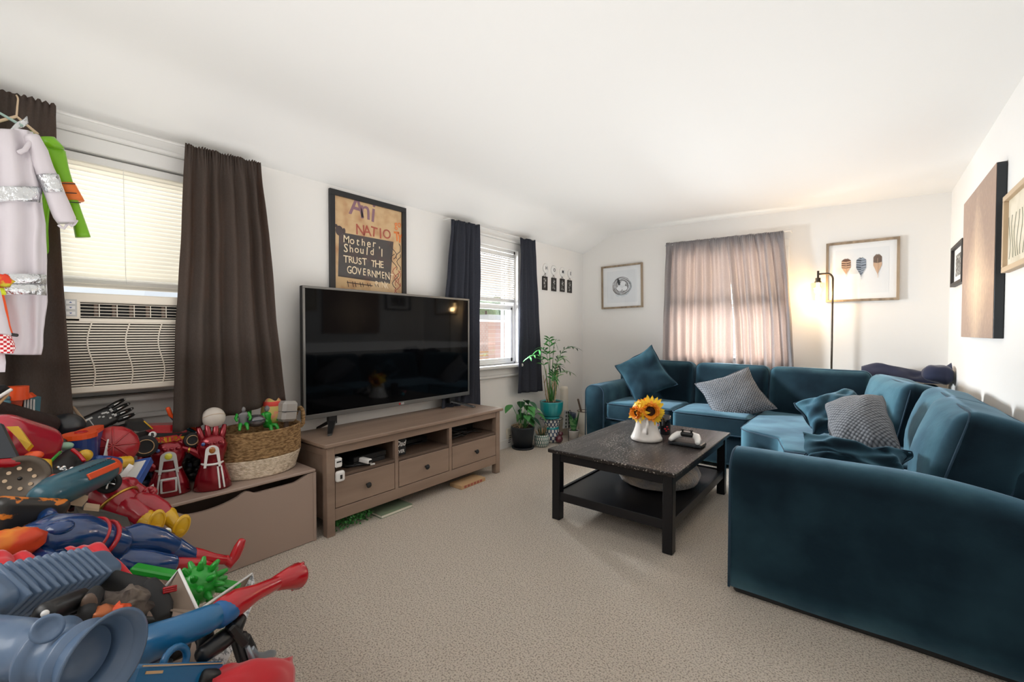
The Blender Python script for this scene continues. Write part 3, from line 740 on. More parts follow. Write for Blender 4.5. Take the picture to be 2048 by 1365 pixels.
# ------------------------------------------------------------------ sectional sofa
sofa = thing('sectional_sofa', 'L-shaped blue velvet sectional sofa along the far and right walls', 'sofa', (-.8, 4.5, 0))
m = MB(); m.soft((-1.48, 4.60, .165), (1.56, .90, .25), .03, 2, 3); m.soft((.06, 4.42, .165), (.92, 1.22, .25), .03, 2, 3)
m.soft((.04, 2.98, .165), (.90, 1.40, .25), .03, 2, 3); m.soft((-.58, 4.08, .165), (.36, .84, .25), .10, 3, 3)
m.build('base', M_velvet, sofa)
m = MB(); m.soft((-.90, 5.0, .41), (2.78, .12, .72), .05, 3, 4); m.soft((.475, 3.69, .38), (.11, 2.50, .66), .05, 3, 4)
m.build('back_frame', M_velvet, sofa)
def arm(axis, c, hw, a0, a1, z0, ztop, r, hb):
    m = MB(); N_ = 28; vs = []; fs = []
    prof = [(-hb, z0)]+[(-hb+(hb-hw)*k/6, z0+(ztop-r-z0)*k/6) for k in range(1, 6)]
    prof += [(-hw+r-r*cos(pi/2*k/6), ztop-r+r*sin(pi/2*k/6)) for k in range(7)]
    prof += [(-p[0], p[1]) for p in prof[::-1]]; n = len(prof); st = [(0, .93), (.004, .965), (.012, .99), (.022, 1)]
    L_ = abs(a1-a0); T = st+[(L_*k/N_, 1) for k in range(2, N_-1)]+[(L_-d, s_) for d, s_ in st[::-1]]; zc = (z0+ztop)/2
    for d, s_ in T:
        for a, z in prof:
            zz = zc+(z-zc)*(1-(1-s_)*.35); aa = a*s_
            al = a0+d*(1 if a1 > a0 else -1)
            dd = .004*noise.noise(V((al*4, zz*4, aa*4)))
            if axis == 'x': zz -= .0+max(0, (al-.05))**2*.30*((zz-z0)/(ztop-z0))
            vs.append((al, c+aa+dd, zz+dd) if axis == 'x' else (c+aa+dd, al, zz+dd))
    for i in range(len(T)-1):
        for k in range(n):
            f = (i*n+k, i*n+(k+1) % n, (i+1)*n+(k+1) % n, (i+1)*n+k); fs.append(f if axis == 'y' else f[::-1])
    a_ = tuple(range(n)); b_ = tuple((len(T)-1)*n+k for k in range(n))
    fs += [a_[::-1], b_] if axis == 'y' else [a_, b_[::-1]]
    m.add(vs, fs, True); return m
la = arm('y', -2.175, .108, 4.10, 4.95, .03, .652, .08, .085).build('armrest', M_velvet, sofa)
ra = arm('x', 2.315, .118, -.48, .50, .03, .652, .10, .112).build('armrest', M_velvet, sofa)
def ring_path(cx, cy, hw, z0, z1, r, axis):
    pts = []
    for k in range(9): a = pi/2*k/8; pts.append((hw-r+r*cos(a), z1-r+r*sin(a)))
    pts = [(hw, z0)]+pts; pts = pts+[(-p[0], p[1]) for p in pts[::-1]]
    return [((cx+a, cy, b) if axis == 'y' else (cx, cy+a, b)) for a, b in pts]
MB().tube(ring_path(-2.175, 4.103, .104, .03, .645, .08, 'y'), .0055, 7).build('piping', M_velvet_d, la)
MB().tube(ring_path(-.474, 2.315, .114, .03, .645, .09, 'x'), .006, 7).build('piping', M_velvet_d, ra)
MB().box((-.46, 2.22, .0), (.48, 2.40, .05), .01).build('plinth', M_blackm, sofa)
m = MB()
for q in ((-2.2, 4.2), (-2.2, 4.95), (-.7, 4.1), (-.35, 3.1), (-.8, 4.9)): m.cyl((q[0], q[1], 0), (q[0], q[1], .05), .025, .03, 12)
m.build('foot', M_blackm, sofa)
def cush(name, c, size, r, rotz=0, lean=0, axis='Y', bulge=(0, 0, 0), wr=.006, ws=4, mat=None, pipe=True, n=4, m_=6):
    Mx = Matrix.Translation(V(c)) @ Matrix.Rotation(rotz, 4, 'Z') @ Matrix.Rotation(lean, 4, axis)
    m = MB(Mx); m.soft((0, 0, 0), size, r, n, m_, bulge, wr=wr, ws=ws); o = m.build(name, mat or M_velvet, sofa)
    return o, Mx
def pipe_rect(o, Mx, ax, off, h1, h2, r, bul=0):
    """piping around a cushion face: ax normal axis index, off offset"""
    pts = []
    for q, (sx_, sy_) in enumerate(((1, 1), (-1, 1), (-1, -1), (1, -1))):
        for k in range(5):
            a = pi/2*q+pi/2*k/4
            pts.append((sx_*(h1-r)+r*cos(a), sy_*(h2-r)+r*sin(a)))
    P3 = []
    for a, b in pts:
        p = [0, 0, 0]; p[ax] = off; p[(ax+1) % 3] = a; p[(ax+2) % 3] = b; P3.append(p)
    MB(Mx).tube(P3, .0045, 6, closed=True).build('piping', M_velvet_d, o)
# seat cushions
for c, s_, a in (((-1.72, 4.40, .395), (.675, .58, .175), 0), ((-1.06, 4.39, .392), (.64, .60, .175), 0), ((-.02, 2.80, .385), (.76, .72, .17), 0)):
    o, Mx = cush('seat_cushion', c, s_, .045, a, 0, 'Y', (.0, .0, .022), .004, 5)
    pipe_rect(o, Mx, 2, s_[2]/2-.012, s_[0]/2+.001, s_[1]/2+.001, .045); pipe_rect(o, Mx, 2, -s_[2]/2+.014, s_[0]/2+.001, s_[1]/2+.001, .045)
m = MB()   # corner seat: rounded wedge
cpts = []
def arc(cx, cy, r, a0, a1, n=7): return [(cx+r*cos(radians(a0+(a1-a0)*k/n)), cy+r*sin(radians(a0+(a1-a0)*k/n))) for k in range(n+1)]
cpts = [(.28, 4.68), (-.72, 4.68), (-.735, 4.2)]+arc(-.565, 3.78, .17, 180, 250)+[(-.46, 3.53), (-.38, 3.19), (.34, 3.19), (.34, 4.2)]
def slab(m, pts, z0, z1, r):
    n = len(pts); c = V((sum(p[0] for p in pts)/n, sum(p[1] for p in pts)/n)); rings = []
    for k in range(5): a = pi/2*k/4; rings.append((1-r*(1-sin(a)), z0+r*.5*(1-cos(a))))
    for k in range(5): a = pi/2*k/4; rings.append((1-r*(1-cos(a)), z1-r*.5*(1-sin(a))))
    for k in (.75, .5, .25, .06): rings.append((k*(1-r), z1+.016*(1-k)))
    vs = []; fs = []
    for s_, z in rings:
        for p in pts:
            q = c+(V(p)-c)*s_; dz = .004*noise.noise(V((q.x*6, q.y*6, 0))) if z > z0+.05 else 0
            vs.append((q.x, q.y, z+dz))
    for i in range(len(rings)-1):
        for k in range(n): fs.append((i*n+k, i*n+(k+1) % n, (i+1)*n+(k+1) % n, (i+1)*n+k))
    fs.append(tuple(range(n))[::-1]); fs.append(tuple((len(rings)-1)*n+k for k in range(n)))
    if sum(pts[k][0]*pts[(k+1) % n][1]-pts[(k+1) % n][0]*pts[k][1] for k in range(n)) < 0: fs = [f[::-1] for f in fs]
    m.add(vs, fs, True)
def dens(pts, st=.06):
    out = []
    for k in range(len(pts)):
        a = V(pts[k]); b = V(pts[(k+1) % len(pts)]); n = max(1, int((b-a).length/st))
        out += [tuple(a.lerp(b, i/n)) for i in range(n)]
    return out
slab(m, dens(cpts), .305, .475, .045); o = m.build('seat_cushion', M_velvet, sofa)
MB().tube([(p[0], p[1], .462) for p in cpts[1:]], .0045, 6).build('piping', M_velvet_d, o)
MB().tube([(p[0], p[1], .318) for p in cpts[1:]], .0045, 6).build('piping', M_velvet_d, o)
# back cushions along the far wall
for c, s_, a, ln in (((-1.715, 4.79, .655), (.67, .21, .46), 0, -.13), ((-1.025, 4.79, .65), (.66, .21, .455), .0, -.12), ((-.315, 4.76, .645), (.74, .24, .45), -.05, -.16)):
    o, Mx = cush('back_cushion', c, s_, .06, a, ln, 'X', (.0, .045, .012), .008, 4)
    pipe_rect(o, Mx, 1, -s_[1]/2+.03, s_[2]/2-.008, s_[0]/2-.008, .05); pipe_rect(o, Mx, 1, s_[1]/2-.03, s_[2]/2-.008, s_[0]/2-.008, .05)
# back cushions along the right wall
for c, s_, a, ln in (((.20, 4.12, .635), (.25, .86, .45), .20, .20), ((.355, 3.36, .635), (.22, .62, .46), .02, .24), ((.35, 2.74, .645), (.24, .60, .46), .03, .26)):
    o, Mx = cush('back_cushion', c, s_, .06, a, ln, 'Y', (.05, .0, .012), .010, 4)
    pipe_rect(o, Mx, 0, -s_[0]/2+.03, s_[1]/2-.008, s_[2]/2-.008, .05); pipe_rect(o, Mx, 0, s_[0]/2-.03, s_[1]/2-.008, s_[2]/2-.008, .05)

# ------------------------------------------------------------------ throw pillows
def knit_mat():
    m = bpy.data.materials.new('waffle_knit'); m.use_nodes = True; N = m.node_tree.nodes; L = m.node_tree.links; b = N['Principled BSDF']
    b.inputs['Roughness'].default_value = .85; b.inputs['Sheen Weight'].default_value = .2
    tc = N.new('ShaderNodeTexCoord'); mp = N.new('ShaderNodeMapping'); mp.inputs['Rotation'].default_value = (0, 0, radians(45)); mp.inputs['Scale'].default_value = (1, 1, 0); L.new(tc.outputs['Object'], mp.inputs[0])
    v = N.new('ShaderNodeTexVoronoi'); v.inputs['Scale'].default_value = 62; v.inputs['Randomness'].default_value = .12; L.new(mp.outputs[0], v.inputs['Vector'])
    cr = N.new('ShaderNodeValToRGB'); cr.color_ramp.elements[0].color = (*sg(124, 128, 134), 1); cr.color_ramp.elements[1].color = (*sg(38, 43, 52), 1); cr.color_ramp.elements[0].position = .2; cr.color_ramp.elements[1].position = .62
    L.new(v.outputs['Distance'], cr.inputs[0]); L.new(cr.outputs[0], b.inputs['Base Color'])
    bp = N.new('ShaderNodeBump'); bp.invert = True; bp.inputs['Strength'].default_value = .8; bp.inputs['Distance'].default_value = .006; L.new(v.outputs['Distance'], bp.inputs['Height']); L.new(bp.outputs[0], b.inputs['Normal'])
    return m
M_knitw = knit_mat()
def pillow(name, label, c, ux, uy, s, thick, mats, wr=.012, seed=0, crush=0, back=None, pinch=.10):
    ux = V(ux).normalized(); n_ = ux.cross(V(uy)).normalized(); uy = n_.cross(ux)
    R_ = Matrix((ux, uy, n_)).transposed()
    t = thing(name, label, 'cushion', c, R_)
    m = MB(); N_ = 26
    def f(side):
        def g(u, v):
            x = (u-.5)*2; y = (v-.5)*2
            e = (max(0, 1-abs(x)**2.4)*max(0, 1-abs(y)**2.4))**.5
            px_ = x*(1-pinch*(1-y*y)*abs(x)**3); py_ = y*(1-pinch*(1-x*x)*abs(y)**3)
            z = side*thick/2*e
            q = V((px_*s[0]/2, py_*s[1]/2, z))
            q += noise.noise_vector(V((x*1.6+seed, y*1.6, side*.3)))*wr
            q.z += crush*noise.noise(V((x*2.5+seed*2, y*2.5, 3)))*e
            if x*x+y*y > .1: q.z += .25*wr*sin(12*math.atan2(y, x)+seed)*min(1, (x*x+y*y)/1.2)
            return q
        return g
    m.grid(lambda u, v: f(1)(u, v), N_, N_); m.k = 1 if back else 0; m.grid(lambda u, v: f(-1)(1-u, v), N_, N_)
    m.build('pillow_cover', [mats]+([back] if back else []), t, local=True)
    g = f(0); pts = []
    for k in range(24): pts.append(g(k/24, 0))
    for k in range(24): pts.append(g(1, k/24))
    for k in range(24): pts.append(g(1-k/24, 1))
    for k in range(24): pts.append(g(0, 1-k/24))
    MB().tube(pts, .004, 6, closed=True).build('piping', M_velvet_d if mats in (M_velvet,) else M_knit, t, local=True)
    return t
def pil_px(name, label, tl, tr, br, bl, ax, val, thick, mats, **k):
    """pillow with 4 corner points given in order round the face"""
    A, Bp, C_, D_ = [V(x) for x in (tl, tr, br, bl)]
    c = (A+Bp+C_+D_)/4; ux = ((Bp+C_)-(A+D_))/2; uy = ((A+Bp)-(C_+D_))/2
    return pillow(name, label, c, ux, uy, (ux.length*1.04, uy.length*1.04), thick, mats, **k)
pil_px('throw_pillow', 'square blue velvet pillow standing on its corner by the sofa arm', P(1232, 735, 1, 4.42), P(1300, 692, 1, 4.56), P(1355, 770, 1, 4.46), P(1272, 808, 1, 4.30), 1, 0, .15, M_velvet, wr=.016, seed=2)
pil_px('throw_pillow', 'grey waffle knit pillow leaning on the far back cushions', P(1394, 780, 1, 4.36), P(1490, 728, 1, 4.62), P(1556, 828, 1, 4.42), P(1436, 840, 1, 4.20), 1, 0, .14, M_knitw, wr=.012, seed=5, back=M_knit)
pil_px('throw_pillow', 'grey waffle knit pillow upright on the seat nearer the camera', P(1665, 815, 1, 3.30), P(1775, 784, 1, 3.35), P(1782, 908, 1, 2.90), P(1652, 900, 1, 2.95), 1, 0, .20, M_knitw, wr=.014, seed=9, back=M_knit, pinch=.04)
pil_px('throw_pillow', 'slouched blue velvet pillow behind the upright grey knit one', P(1610, 815, 1, 3.90), P(1722, 772, 1, 3.95), P(1745, 850, 1, 3.72), P(1606, 868, 1, 3.55), 1, 0, .17, M_velvet, wr=.03, seed=14, crush=.03)
pil_px('throw_pillow', 'crumpled dark blue pillow slumped behind the near sofa arm', P(1618, 868, 1, 2.56), P(1815, 915, 1, 2.62), P(1820, 975, 1, 2.50), P(1600, 940, 1, 2.46), 1, 0, .15, M_velvet, wr=.035, seed=21, crush=.03)
# navy blanket over the sofa back corner
m = MB()
def bl(u, v):
    x = -.02+.58*u; s_ = v
    y = 4.80+.24*s_; z = .80+.13*sin(pi*min(1, s_*1.05))*(.8+.2*sin(u*7))+.02*noise.noise(V((u*6, v*5, 2)))
    if u > .86: z += .05*(u-.86)/.14
    return (x, y+.02*noise.noise(V((u*5, v*4, 9))), z)
m.grid(bl, 40, 22, thick=.012); m.top('blanket', M_navy, 'bunched navy blue blanket on the back of the sofa in the far corner', 'blanket')
m = MB(); m.soft((.44, 4.72, .875), (.16, .20, .13), .05, 3, 4, wr=.02, ws=9); m.top('folded_cloth', M_navy, 'small folded navy cloth beside the bunched blanket at the wall corner', 'cloth')

# ------------------------------------------------------------------ coffee table and what stands on it
ct = thing('coffee_table', 'black brown wooden coffee table with a lower shelf and scuffed top', 'table', (-1.173, 2.96, 0))
x0, x1, y0, y1 = -1.578, -.768, 2.35, 3.575
def table_top_mat():
    m = bpy.data.materials.new('scuffed_table_top'); m.use_nodes = True; N = m.node_tree.nodes; L = m.node_tree.links; b = N['Principled BSDF']
    b.inputs['Roughness'].default_value = .30
    tc = N.new('ShaderNodeTexCoord'); a = N.new('ShaderNodeTexNoise'); a.inputs['Scale'].default_value = 95; a.inputs['Detail'].default_value = 3; L.new(tc.outputs['Object'], a.inputs['Vector'])
    c = N.new('ShaderNodeTexNoise'); c.inputs['Scale'].default_value = 4; L.new(tc.outputs['Object'], c.inputs['Vector'])
    ad = N.new('ShaderNodeMath'); ad.operation = 'MULTIPLY_ADD'; ad.inputs[1].default_value = .35; L.new(c.outputs[0], ad.inputs[0]); L.new(a.outputs[0], ad.inputs[2])
    r = N.new('ShaderNodeMapRange'); r.inputs[1].default_value = .79; r.inputs[2].default_value = .85; L.new(ad.outputs[0], r.inputs[0])
    mx = N.new('ShaderNodeMix'); mx.data_type = 'RGBA'; mx.inputs[6].default_value = (*sg(32, 27, 26), 1); mx.inputs[7].default_value = (*sg(165, 158, 150), 1)
    L.new(r.outputs[0], mx.inputs[0]); L.new(mx.outputs[2], b.inputs['Base Color'])
    mp = N.new('ShaderNodeMapping'); mp.inputs['Scale'].default_value = (60, 3, 1); L.new(tc.outputs['Object'], mp.inputs[0])
    g = N.new('ShaderNodeTexNoise'); g.inputs['Scale'].default_value = 1; g.inputs['Detail'].default_value = 4; L.new(mp.outputs[0], g.inputs['Vector'])
    rr_ = N.new('ShaderNodeMapRange'); rr_.inputs[3].default_value = .24; rr_.inputs[4].default_value = .46; L.new(g.outputs[0], rr_.inputs[0]); L.new(rr_.outputs[0], b.inputs['Roughness'])
    return m
MB().box((x0, y0, .428), (x1, y1, .452), .004).build('table_top', table_top_mat(), ct)
LX = (x0+.022, x1-.022); LY = (y0+.02, y1-.02); lw = .055
for ix in (0, 1):
    for iy in (0, 1):
        a = LX[ix]-(lw if ix else 0); b = LY[iy]-(lw if iy else 0)
        MB().box((a, b, 0), (a+lw, b+lw, .428), .003).build('leg', M_blackwood, ct)
m = MB()
for yy in (LY[0]+.008, LY[1]-.03): m.box((LX[0]+lw, yy, .375), (LX[1]-lw, yy+.022, .428), .002)
for xx in (LX[0]+.008, LX[1]-.03): m.box((xx, LY[0]+lw, .375), (xx+.022, LY[1]-lw, .428), .002)
m.build('apron', M_blackwood, ct)
m = MB()
for yy in (LY[0]+.008, LY[1]-.03): m.box((LX[0]+lw, yy, .125), (LX[1]-lw, yy+.022, .180), .002)
for xx in (LX[0]+.008, LX[1]-.03): m.box((xx, LY[0]+lw, .125), (xx+.022, LY[1]-lw, .180), .002)
m.build('shelf_rail', M_blackwood, ct)
MB().box((LX[0]+.03, LY[0]+.03, .158), (LX[1]-.03, LY[1]-.03, .172), .002).build('lower_shelf', M_blackwood, ct)
# fluffy pet bed
def fluff(c1, c2): return pm('fleece', c1, .95, sheen=.4, var=(9, c2, .4, .65), bump=(70, 1, .02))
m = MB(); prof = [(.001, .0), (.20, .0), (.255, .025), (.275, .07), (.262, .115), (.225, .140), (.18, .130), (.14, .095), (.06, .085), (.001, .085)]
m.lathe(prof, (-1.10, 2.98, .176), 40, rip=lambda th, z: .05*noise.noise(V((cos(th)*2.5, sin(th)*2.5, z*9)))+.02*noise.noise(V((cos(th)*12, sin(th)*12, z*40))))
m.top('pet_bed', fluff(sg(196, 180, 160), sg(150, 148, 150)), 'round fluffy cream and grey pet bed on the coffee table shelf', 'pet bed')
# pitcher with sunflowers
TZ = .4525
M_ceram = pm('white_ceramic', (.66, .62, .58), .12, coat=.5)
pc = V((-1.175, 2.975, TZ))
vase = thing('pitcher', 'white ceramic pitcher holding the sunflowers', 'pitcher', pc)
prof = [(.001, 0), (.098, 0), (.105, .006), (.106, .018), (.100, .028), (.086, .060), (.075, .095), (.070, .130), (.070, .160), (.073, .165), (.069, .163), (.066, .150), (.066, .10), (.001, .10)]
MB().lathe(prof, pc, 40).build('pitcher_body', M_ceram, vase)
hd = (CR*-.25+CF*-1).normalized(); hd.z = 0; hd.normalize()
MB().tube([pc+hd*.070+V((0, 0, .142)), pc+hd*.088+V((0, 0, .145)), pc+hd*.104+V((0, 0, .125)), pc+hd*.108+V((0, 0, .095)), pc+hd*.098+V((0, 0, .068)), pc+hd*.080+V((0, 0, .058))], [.009, .009, .008, .008, .008, .010], 10).build('handle', M_ceram, vase)
def sunflower(c, nrm, r, label, seed):
    c = V(c); n_ = V(nrm).normalized(); R_ = frame_from(n_.orthogonal(), n_); t = thing('sunflower', label, 'flower', c, R_)
    rr = random.Random(seed); m = MB()
    for ring, (cnt, ln, lift, k) in enumerate(((20, 1.0, -.10, 0), (20, .92, .10, 0), (16, .66, .28, 1), (14, .5, .5, 1))):
        m.k = k
        for q in range(cnt):
            a = 2*pi*(q+.5*(ring % 2))/cnt+rr.uniform(-.1, .1); L_ = r*ln*rr.uniform(.85, 1.1); wd = r*.13; up = lift*r+rr.uniform(-.05, .05)*r; dr = rr.uniform(-.35, .05)*r
            def g(u, v, a=a, L_=L_, wd=wd, up=up, dr=dr):
                rad = r*.28+(L_-r*.28)*v; w_ = wd*sin(pi*min(1, .12+.88*v))**.7*(u-.5)*2
                z = up*sin(pi*v*.6)+dr*v*v+.25*abs(u-.5)*wd
                return (rad*cos(a)-w_*sin(a), rad*sin(a)+w_*cos(a), z)
            m.grid(g, 2, 5)
    m.build('petals', [pm('sunflower_petal', (.95, .60, .02), .6), pm('sunflower_petal_inner', (.85, .28, .01), .6)], t, local=True)
    m = MB(); m.sph((0, 0, .004), (r*.33, r*.33, r*.12), 20, 10); m.build('flower_center', pm('seed_head', (.045, .018, .008), .9, bump=(160, 1, .01)), t, local=True)
    m = MB(); m.sph((0, 0, r*.10), (r*.13, r*.13, r*.06), 14, 8); m.build('flower_eye', pm('seed_head_centre', (.10, .05, .012), .9, bump=(200, 1, .008)), t, local=True)
    q = R_.transposed() @ (pc+V((0, 0, .06))-c)
    MB().tube([(0, 0, -.004), (0, 0, -.03), q*.6+V((0, 0, -.01)), q], .004, 8).build('stem', M_leafd, t, local=True)
cam_dir = lambda p: (V((0, 0, CH))-V(p)).normalized()
a = pc+V((0, 0, .205))+CR*.012-CF*.045; sunflower(a, cam_dir(a)+V((0, 0, -.15))+CR*.08, .105, 'large sunflower facing the camera over the pitcher rim', 1)
a = pc+V((0, 0, .19))-CR*.065-CF*.01; sunflower(a, cam_dir(a)*.7-CR*1.1+V((0, 0, -.05)), .085, 'smaller sunflower drooping over the left side of the pitcher', 2)
a = pc+V((0, 0, .235))+CR*.0+CF*.03; sunflower(a, cam_dir(a)*.25+V((0, 0, 1)), .080, 'sunflower pointing up behind the large one', 3)
a = pc+V((0, 0, .19))+CR*.07+CF*.02; sunflower(a, cam_dir(a)*.4+CR*.9+V((0, 0, .2)), .07, 'sunflower leaning out over the side nearer the black mug', 4)
# mug, colourful gadget
p = P(1329, 868, 2, TZ)
mug = thing('mug', 'tall glossy black mug behind the pitcher', 'mug', p)
MB().lathe([(.001, 0), (.040, 0), (.043, .004), (.044, .10), (.044, .135), (.041, .135), (.040, .012), (.001, .012)], p, 28).build('mug_body', pm('gloss_black', (.006, .006, .010), .08, coat=.6), mug)
MB().tube([p+CR*-.042+V((0, 0, .11)), p+CR*-.066+V((0, 0, .10)), p+CR*-.068+V((0, 0, .05)), p+CR*-.042+V((0, 0, .03))], .006, 8).build('handle', MC['gloss_black'], mug)
m = MB()
for k, (du, dz) in enumerate(((-.012, .045), (.002, .06), (.010, .042), (-.004, .03))): m.sph(p-CF.cross(V((0, 0, 1))).cross(V((0, 0, 1)))*0+CR*du-V((CF.x, CF.y, 0)).normalized()*.0432+V((0, 0, dz)), (.009, .004, .006), 8, 6)
m.build('red_motif', M_red, mug)
p = P(1312, 862, 2, TZ)
g = thing('game_controller', 'small coral and aqua game controller between the pitcher and the mug', 'controller', p)
fx = V((CF.x, CF.y, 0)).normalized()
MB().tube([p+CR*-.035+V((0, 0, .012)), p+V((0, 0, .018)), p+CR*.03+V((0, 0, .014))-fx*.0], [.014, .016, .012], 10).build('aqua_grip', pm('aqua_plastic', (.02, .42, .50), .4), g)
MB().tube([p+CR*-.02+fx*.02+V((0, 0, .028)), p+CR*.02+fx*.02+V((0, 0, .034)), p+CR*.05+fx*.02+V((0, 0, .03))], [.009, .011, .008], 10).build('coral_grip', pm('coral_plastic', (.85, .13, .10), .4), g)
MB().sph(p+CR*.015-fx*.03+V((0, 0, .014)), (.03, .02, .013), 14, 8).build('dark_shell', M_black, g)
# wallet-like black case with white gamepad on it
p = P(1371, 892, 2, TZ); rx = V((cos(-.02), sin(-.02), 0)); 
rx = (P(1406, 893, 2, TZ)-P(1347, 884, 2, TZ)).normalized()
cs = thing('device_case', 'black ribbed tablet case under the white gamepad', 'case', p, frame_from(rx))
MB().soft((0, .03, .012), (.215, .12, .022), .010, 3, 3).build('case_shell', M_black, cs, local=True)
m = MB()
for k in range(24): m.box((-.10+k*.0086, -.032, .004), (-.096+k*.0086, -.029, .02), .001)
m.build('ribbed_edge', M_dgrey, cs, local=True)
gp = thing('gamepad', 'white gamepad with black sticks resting on the black case', 'controller', p+V((0, 0, .024)), frame_from(rx))
m = MB(); m.tube([(-.085, -.035, .012), (-.078, 0, .024), (-.06, .035, .036), (-.03, .05, .040), (.03, .05, .040), (.06, .035, .036), (.078, 0, .024), (.085, -.035, .012)], [.014, .019, .022, .020, .020, .022, .019, .014], 14, asp=1.1); m.build('grips', M_white, gp, local=True)
m = MB(); m.soft((0, .042, .044), (.085, .05, .030), .012, 3, 3); m.build('center_panel', M_black, gp, local=True)
for sx_ in (-1, 1):
    m = MB(); m.cyl((sx_*.028, .030, .055), (sx_*.028, .028, .074), .006); m.lathe([(.001, 0), (.011, 0), (.012, .004), (.009, .006), (.001, .004)], (sx_*.028, .028, .072), 16); m.build('thumbstick', M_black, gp, local=True)

# ------------------------------------------------------------------ television bench
ts = thing('television_bench', 'grey brown television bench with three open bays over three drawers', 'cabinet', (-2.63, 2.1, 0))
bx0, bx1, by0, by1 = -2.855, -2.415, 1.325, 2.875
MB().box((bx0-.005, by0-.022, .528), (bx1+.02, by1+.022, .55), .004).build('bench_top', M_wood, ts)
lw = .05
for xx in (bx0, bx1-lw):
    for yy in (by0, by1-lw): MB().box((xx, yy, 0), (xx+lw, yy+lw, .528), .003).build('leg', M_wood, ts)
m = MB(); f0 = bx1-.028; f1 = bx1-.004
m.box((f0, by0+lw, .478), (f1, by1-lw, .528), .002); m.box((f0, by0+lw, .085), (f1, by1-lw, .155), .002)
for yy in (1.802, 2.290): m.box((f0-.004, yy, .15), (f1, yy+.028, .478), .002)
m.build('face_frame', M_wood, ts)
MB().box((bx0+.02, by1-.03, .085), (bx1-lw, by1-.012, .528), .002).build('side_panel', M_wood, ts)
m = MB(); m.box((bx0+.02, by0+.012, .085), (bx1-lw, by0+.03, .528), .002); m.box((bx0+lw, by0+.004, .47), (bx1-lw, by0+.014, .51), .002); m.build('side_panel', M_wood, ts)
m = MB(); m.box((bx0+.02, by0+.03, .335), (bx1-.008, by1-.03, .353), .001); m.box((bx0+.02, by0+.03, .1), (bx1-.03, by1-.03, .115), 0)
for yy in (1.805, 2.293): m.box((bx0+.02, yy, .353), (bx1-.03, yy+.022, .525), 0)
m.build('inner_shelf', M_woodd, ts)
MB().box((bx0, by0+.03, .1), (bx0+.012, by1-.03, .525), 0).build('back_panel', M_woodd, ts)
for a, b in ((by0+lw+.004, 1.798), (1.834, 2.286), (2.322, by1-lw-.004)):
    dr = MB().box((f0-.002, a, .160), (f1+.001, b, .331), .002).build('drawer', M_wood, ts)
    c = V((f1, (a+b)/2, .2455)); m = MB(); m.lathe([(.001, 0), (.007, 0), (.006, .014), (.016, .020), (.018, .025), (.014, .031), (.001, .033)], seg=20, M=MX(c, (0, 1, 0), (0, 0, 1), (1, 0, 0)))
    m.build('knob', M_blackm, dr)
# things in the open bays
sh = .353
t = thing('disc_player', 'flat black console in the nearest bay of the television bench', 'console', (-2.62, 1.66, sh))
MB().box((-2.78, 1.53, sh+.03), (-2.47, 1.77, sh+.062), .004).build('upper_shell', M_black, t); MB().box((-2.775, 1.535, sh), (-2.475, 1.765, sh+.028), .004).build('lower_shell', M_blackm, t)
MB().box((-2.78, 1.39, sh), (-2.62, 1.50, sh+.07), .004).top('adapter_box', M_blackm, 'small dark box at the back of the nearest bench bay', 'box')
def wiimote(p, d, label):
    R_ = frame_from(d); t = thing('remote_control', label, 'remote control', p, R_)
    MB().soft((0, 0, .018), (.15, .034, .030), .008, 3, 3).build('remote_body', M_white, t, local=True)
    MB().box((.0745, -.012, .010), (.0765, .012, .026), .001).build('connector', M_darkvoid, t, local=True)
wiimote((-2.47, 1.585, sh+.022), (1, .18, -.03), 'white game remote lying across cables in the nearest bench bay')
MB().tube([(-2.60, 1.47, sh+.012), (-2.5, 1.50, sh+.010), (-2.47, 1.585, sh+.010), (-2.44, 1.64, sh+.008)], .010, 10).top('black_cable', M_black, 'black cable bundle under the white game remote', 'cable')
MB().tube([(-2.432, 1.625, sh+.006), (-2.425, 1.648, sh+.006)], .006, 8).top('small_plug', M_white, 'tiny white plug at the front of the nearest bay', 'plug')
t = thing('wireless_remote', 'white remote hooked on the leg side of the nearest bay', 'remote control', (-2.43, 1.39, sh+.05)); MB().box((-2.47, 1.376, sh+.045), (-2.41, 1.42, sh+.10), .006).build('remote_body', M_white, t); MB().box((-2.4095, 1.382, sh+.075), (-2.408, 1.412, sh+.083), .001).build('slot', M_darkvoid, t)
t = thing('wireless_remote', 'rounded white remote end hanging below the other one', 'remote control', (-2.40, 1.40, sh-.04)); MB().soft((-2.404, 1.400, sh-.005), (.03, .055, .065), .014, 3, 3).build('remote_body', M_white, t); MB().box((-2.3889, 1.392, sh-.018), (-2.387, 1.406, sh+.006), .001).build('connector', M_darkvoid, t)
t = thing('block_sign', 'small black sign lettered Dad EVER in the middle bench bay', 'sign', (-2.46, 1.90, sh))
s_ = MB().box((-2.50, 1.838, sh), (-2.465, 1.925, sh+.115), .002).build('sign_block', M_blackm, t)
text('Dad', .052, s_, MX((-2.4645, 1.882, sh+.080), (0, 1, 0), (0, 0, 1), (1, 0, 0)), M_white, 'lettering', .0004, .0006, .9, .3)
text('EVER', .032, s_, MX((-2.4645, 1.882, sh+.028), (0, 1, 0), (0, 0, 1), (1, 0, 0)), M_white, 'lettering', .0004, .0004, .9)
t = thing('set_top_box', 'low black box at the back of the middle bench bay', 'console', (-2.7, 2.1, sh)); MB().box((-2.80, 1.95, sh), (-2.62, 2.25, sh+.045), .004).build('shell', M_black, t); MB().box((-2.62, 2.0, sh+.01), (-2.618, 2.2, sh+.02), 0).build('display', M_screen, t)
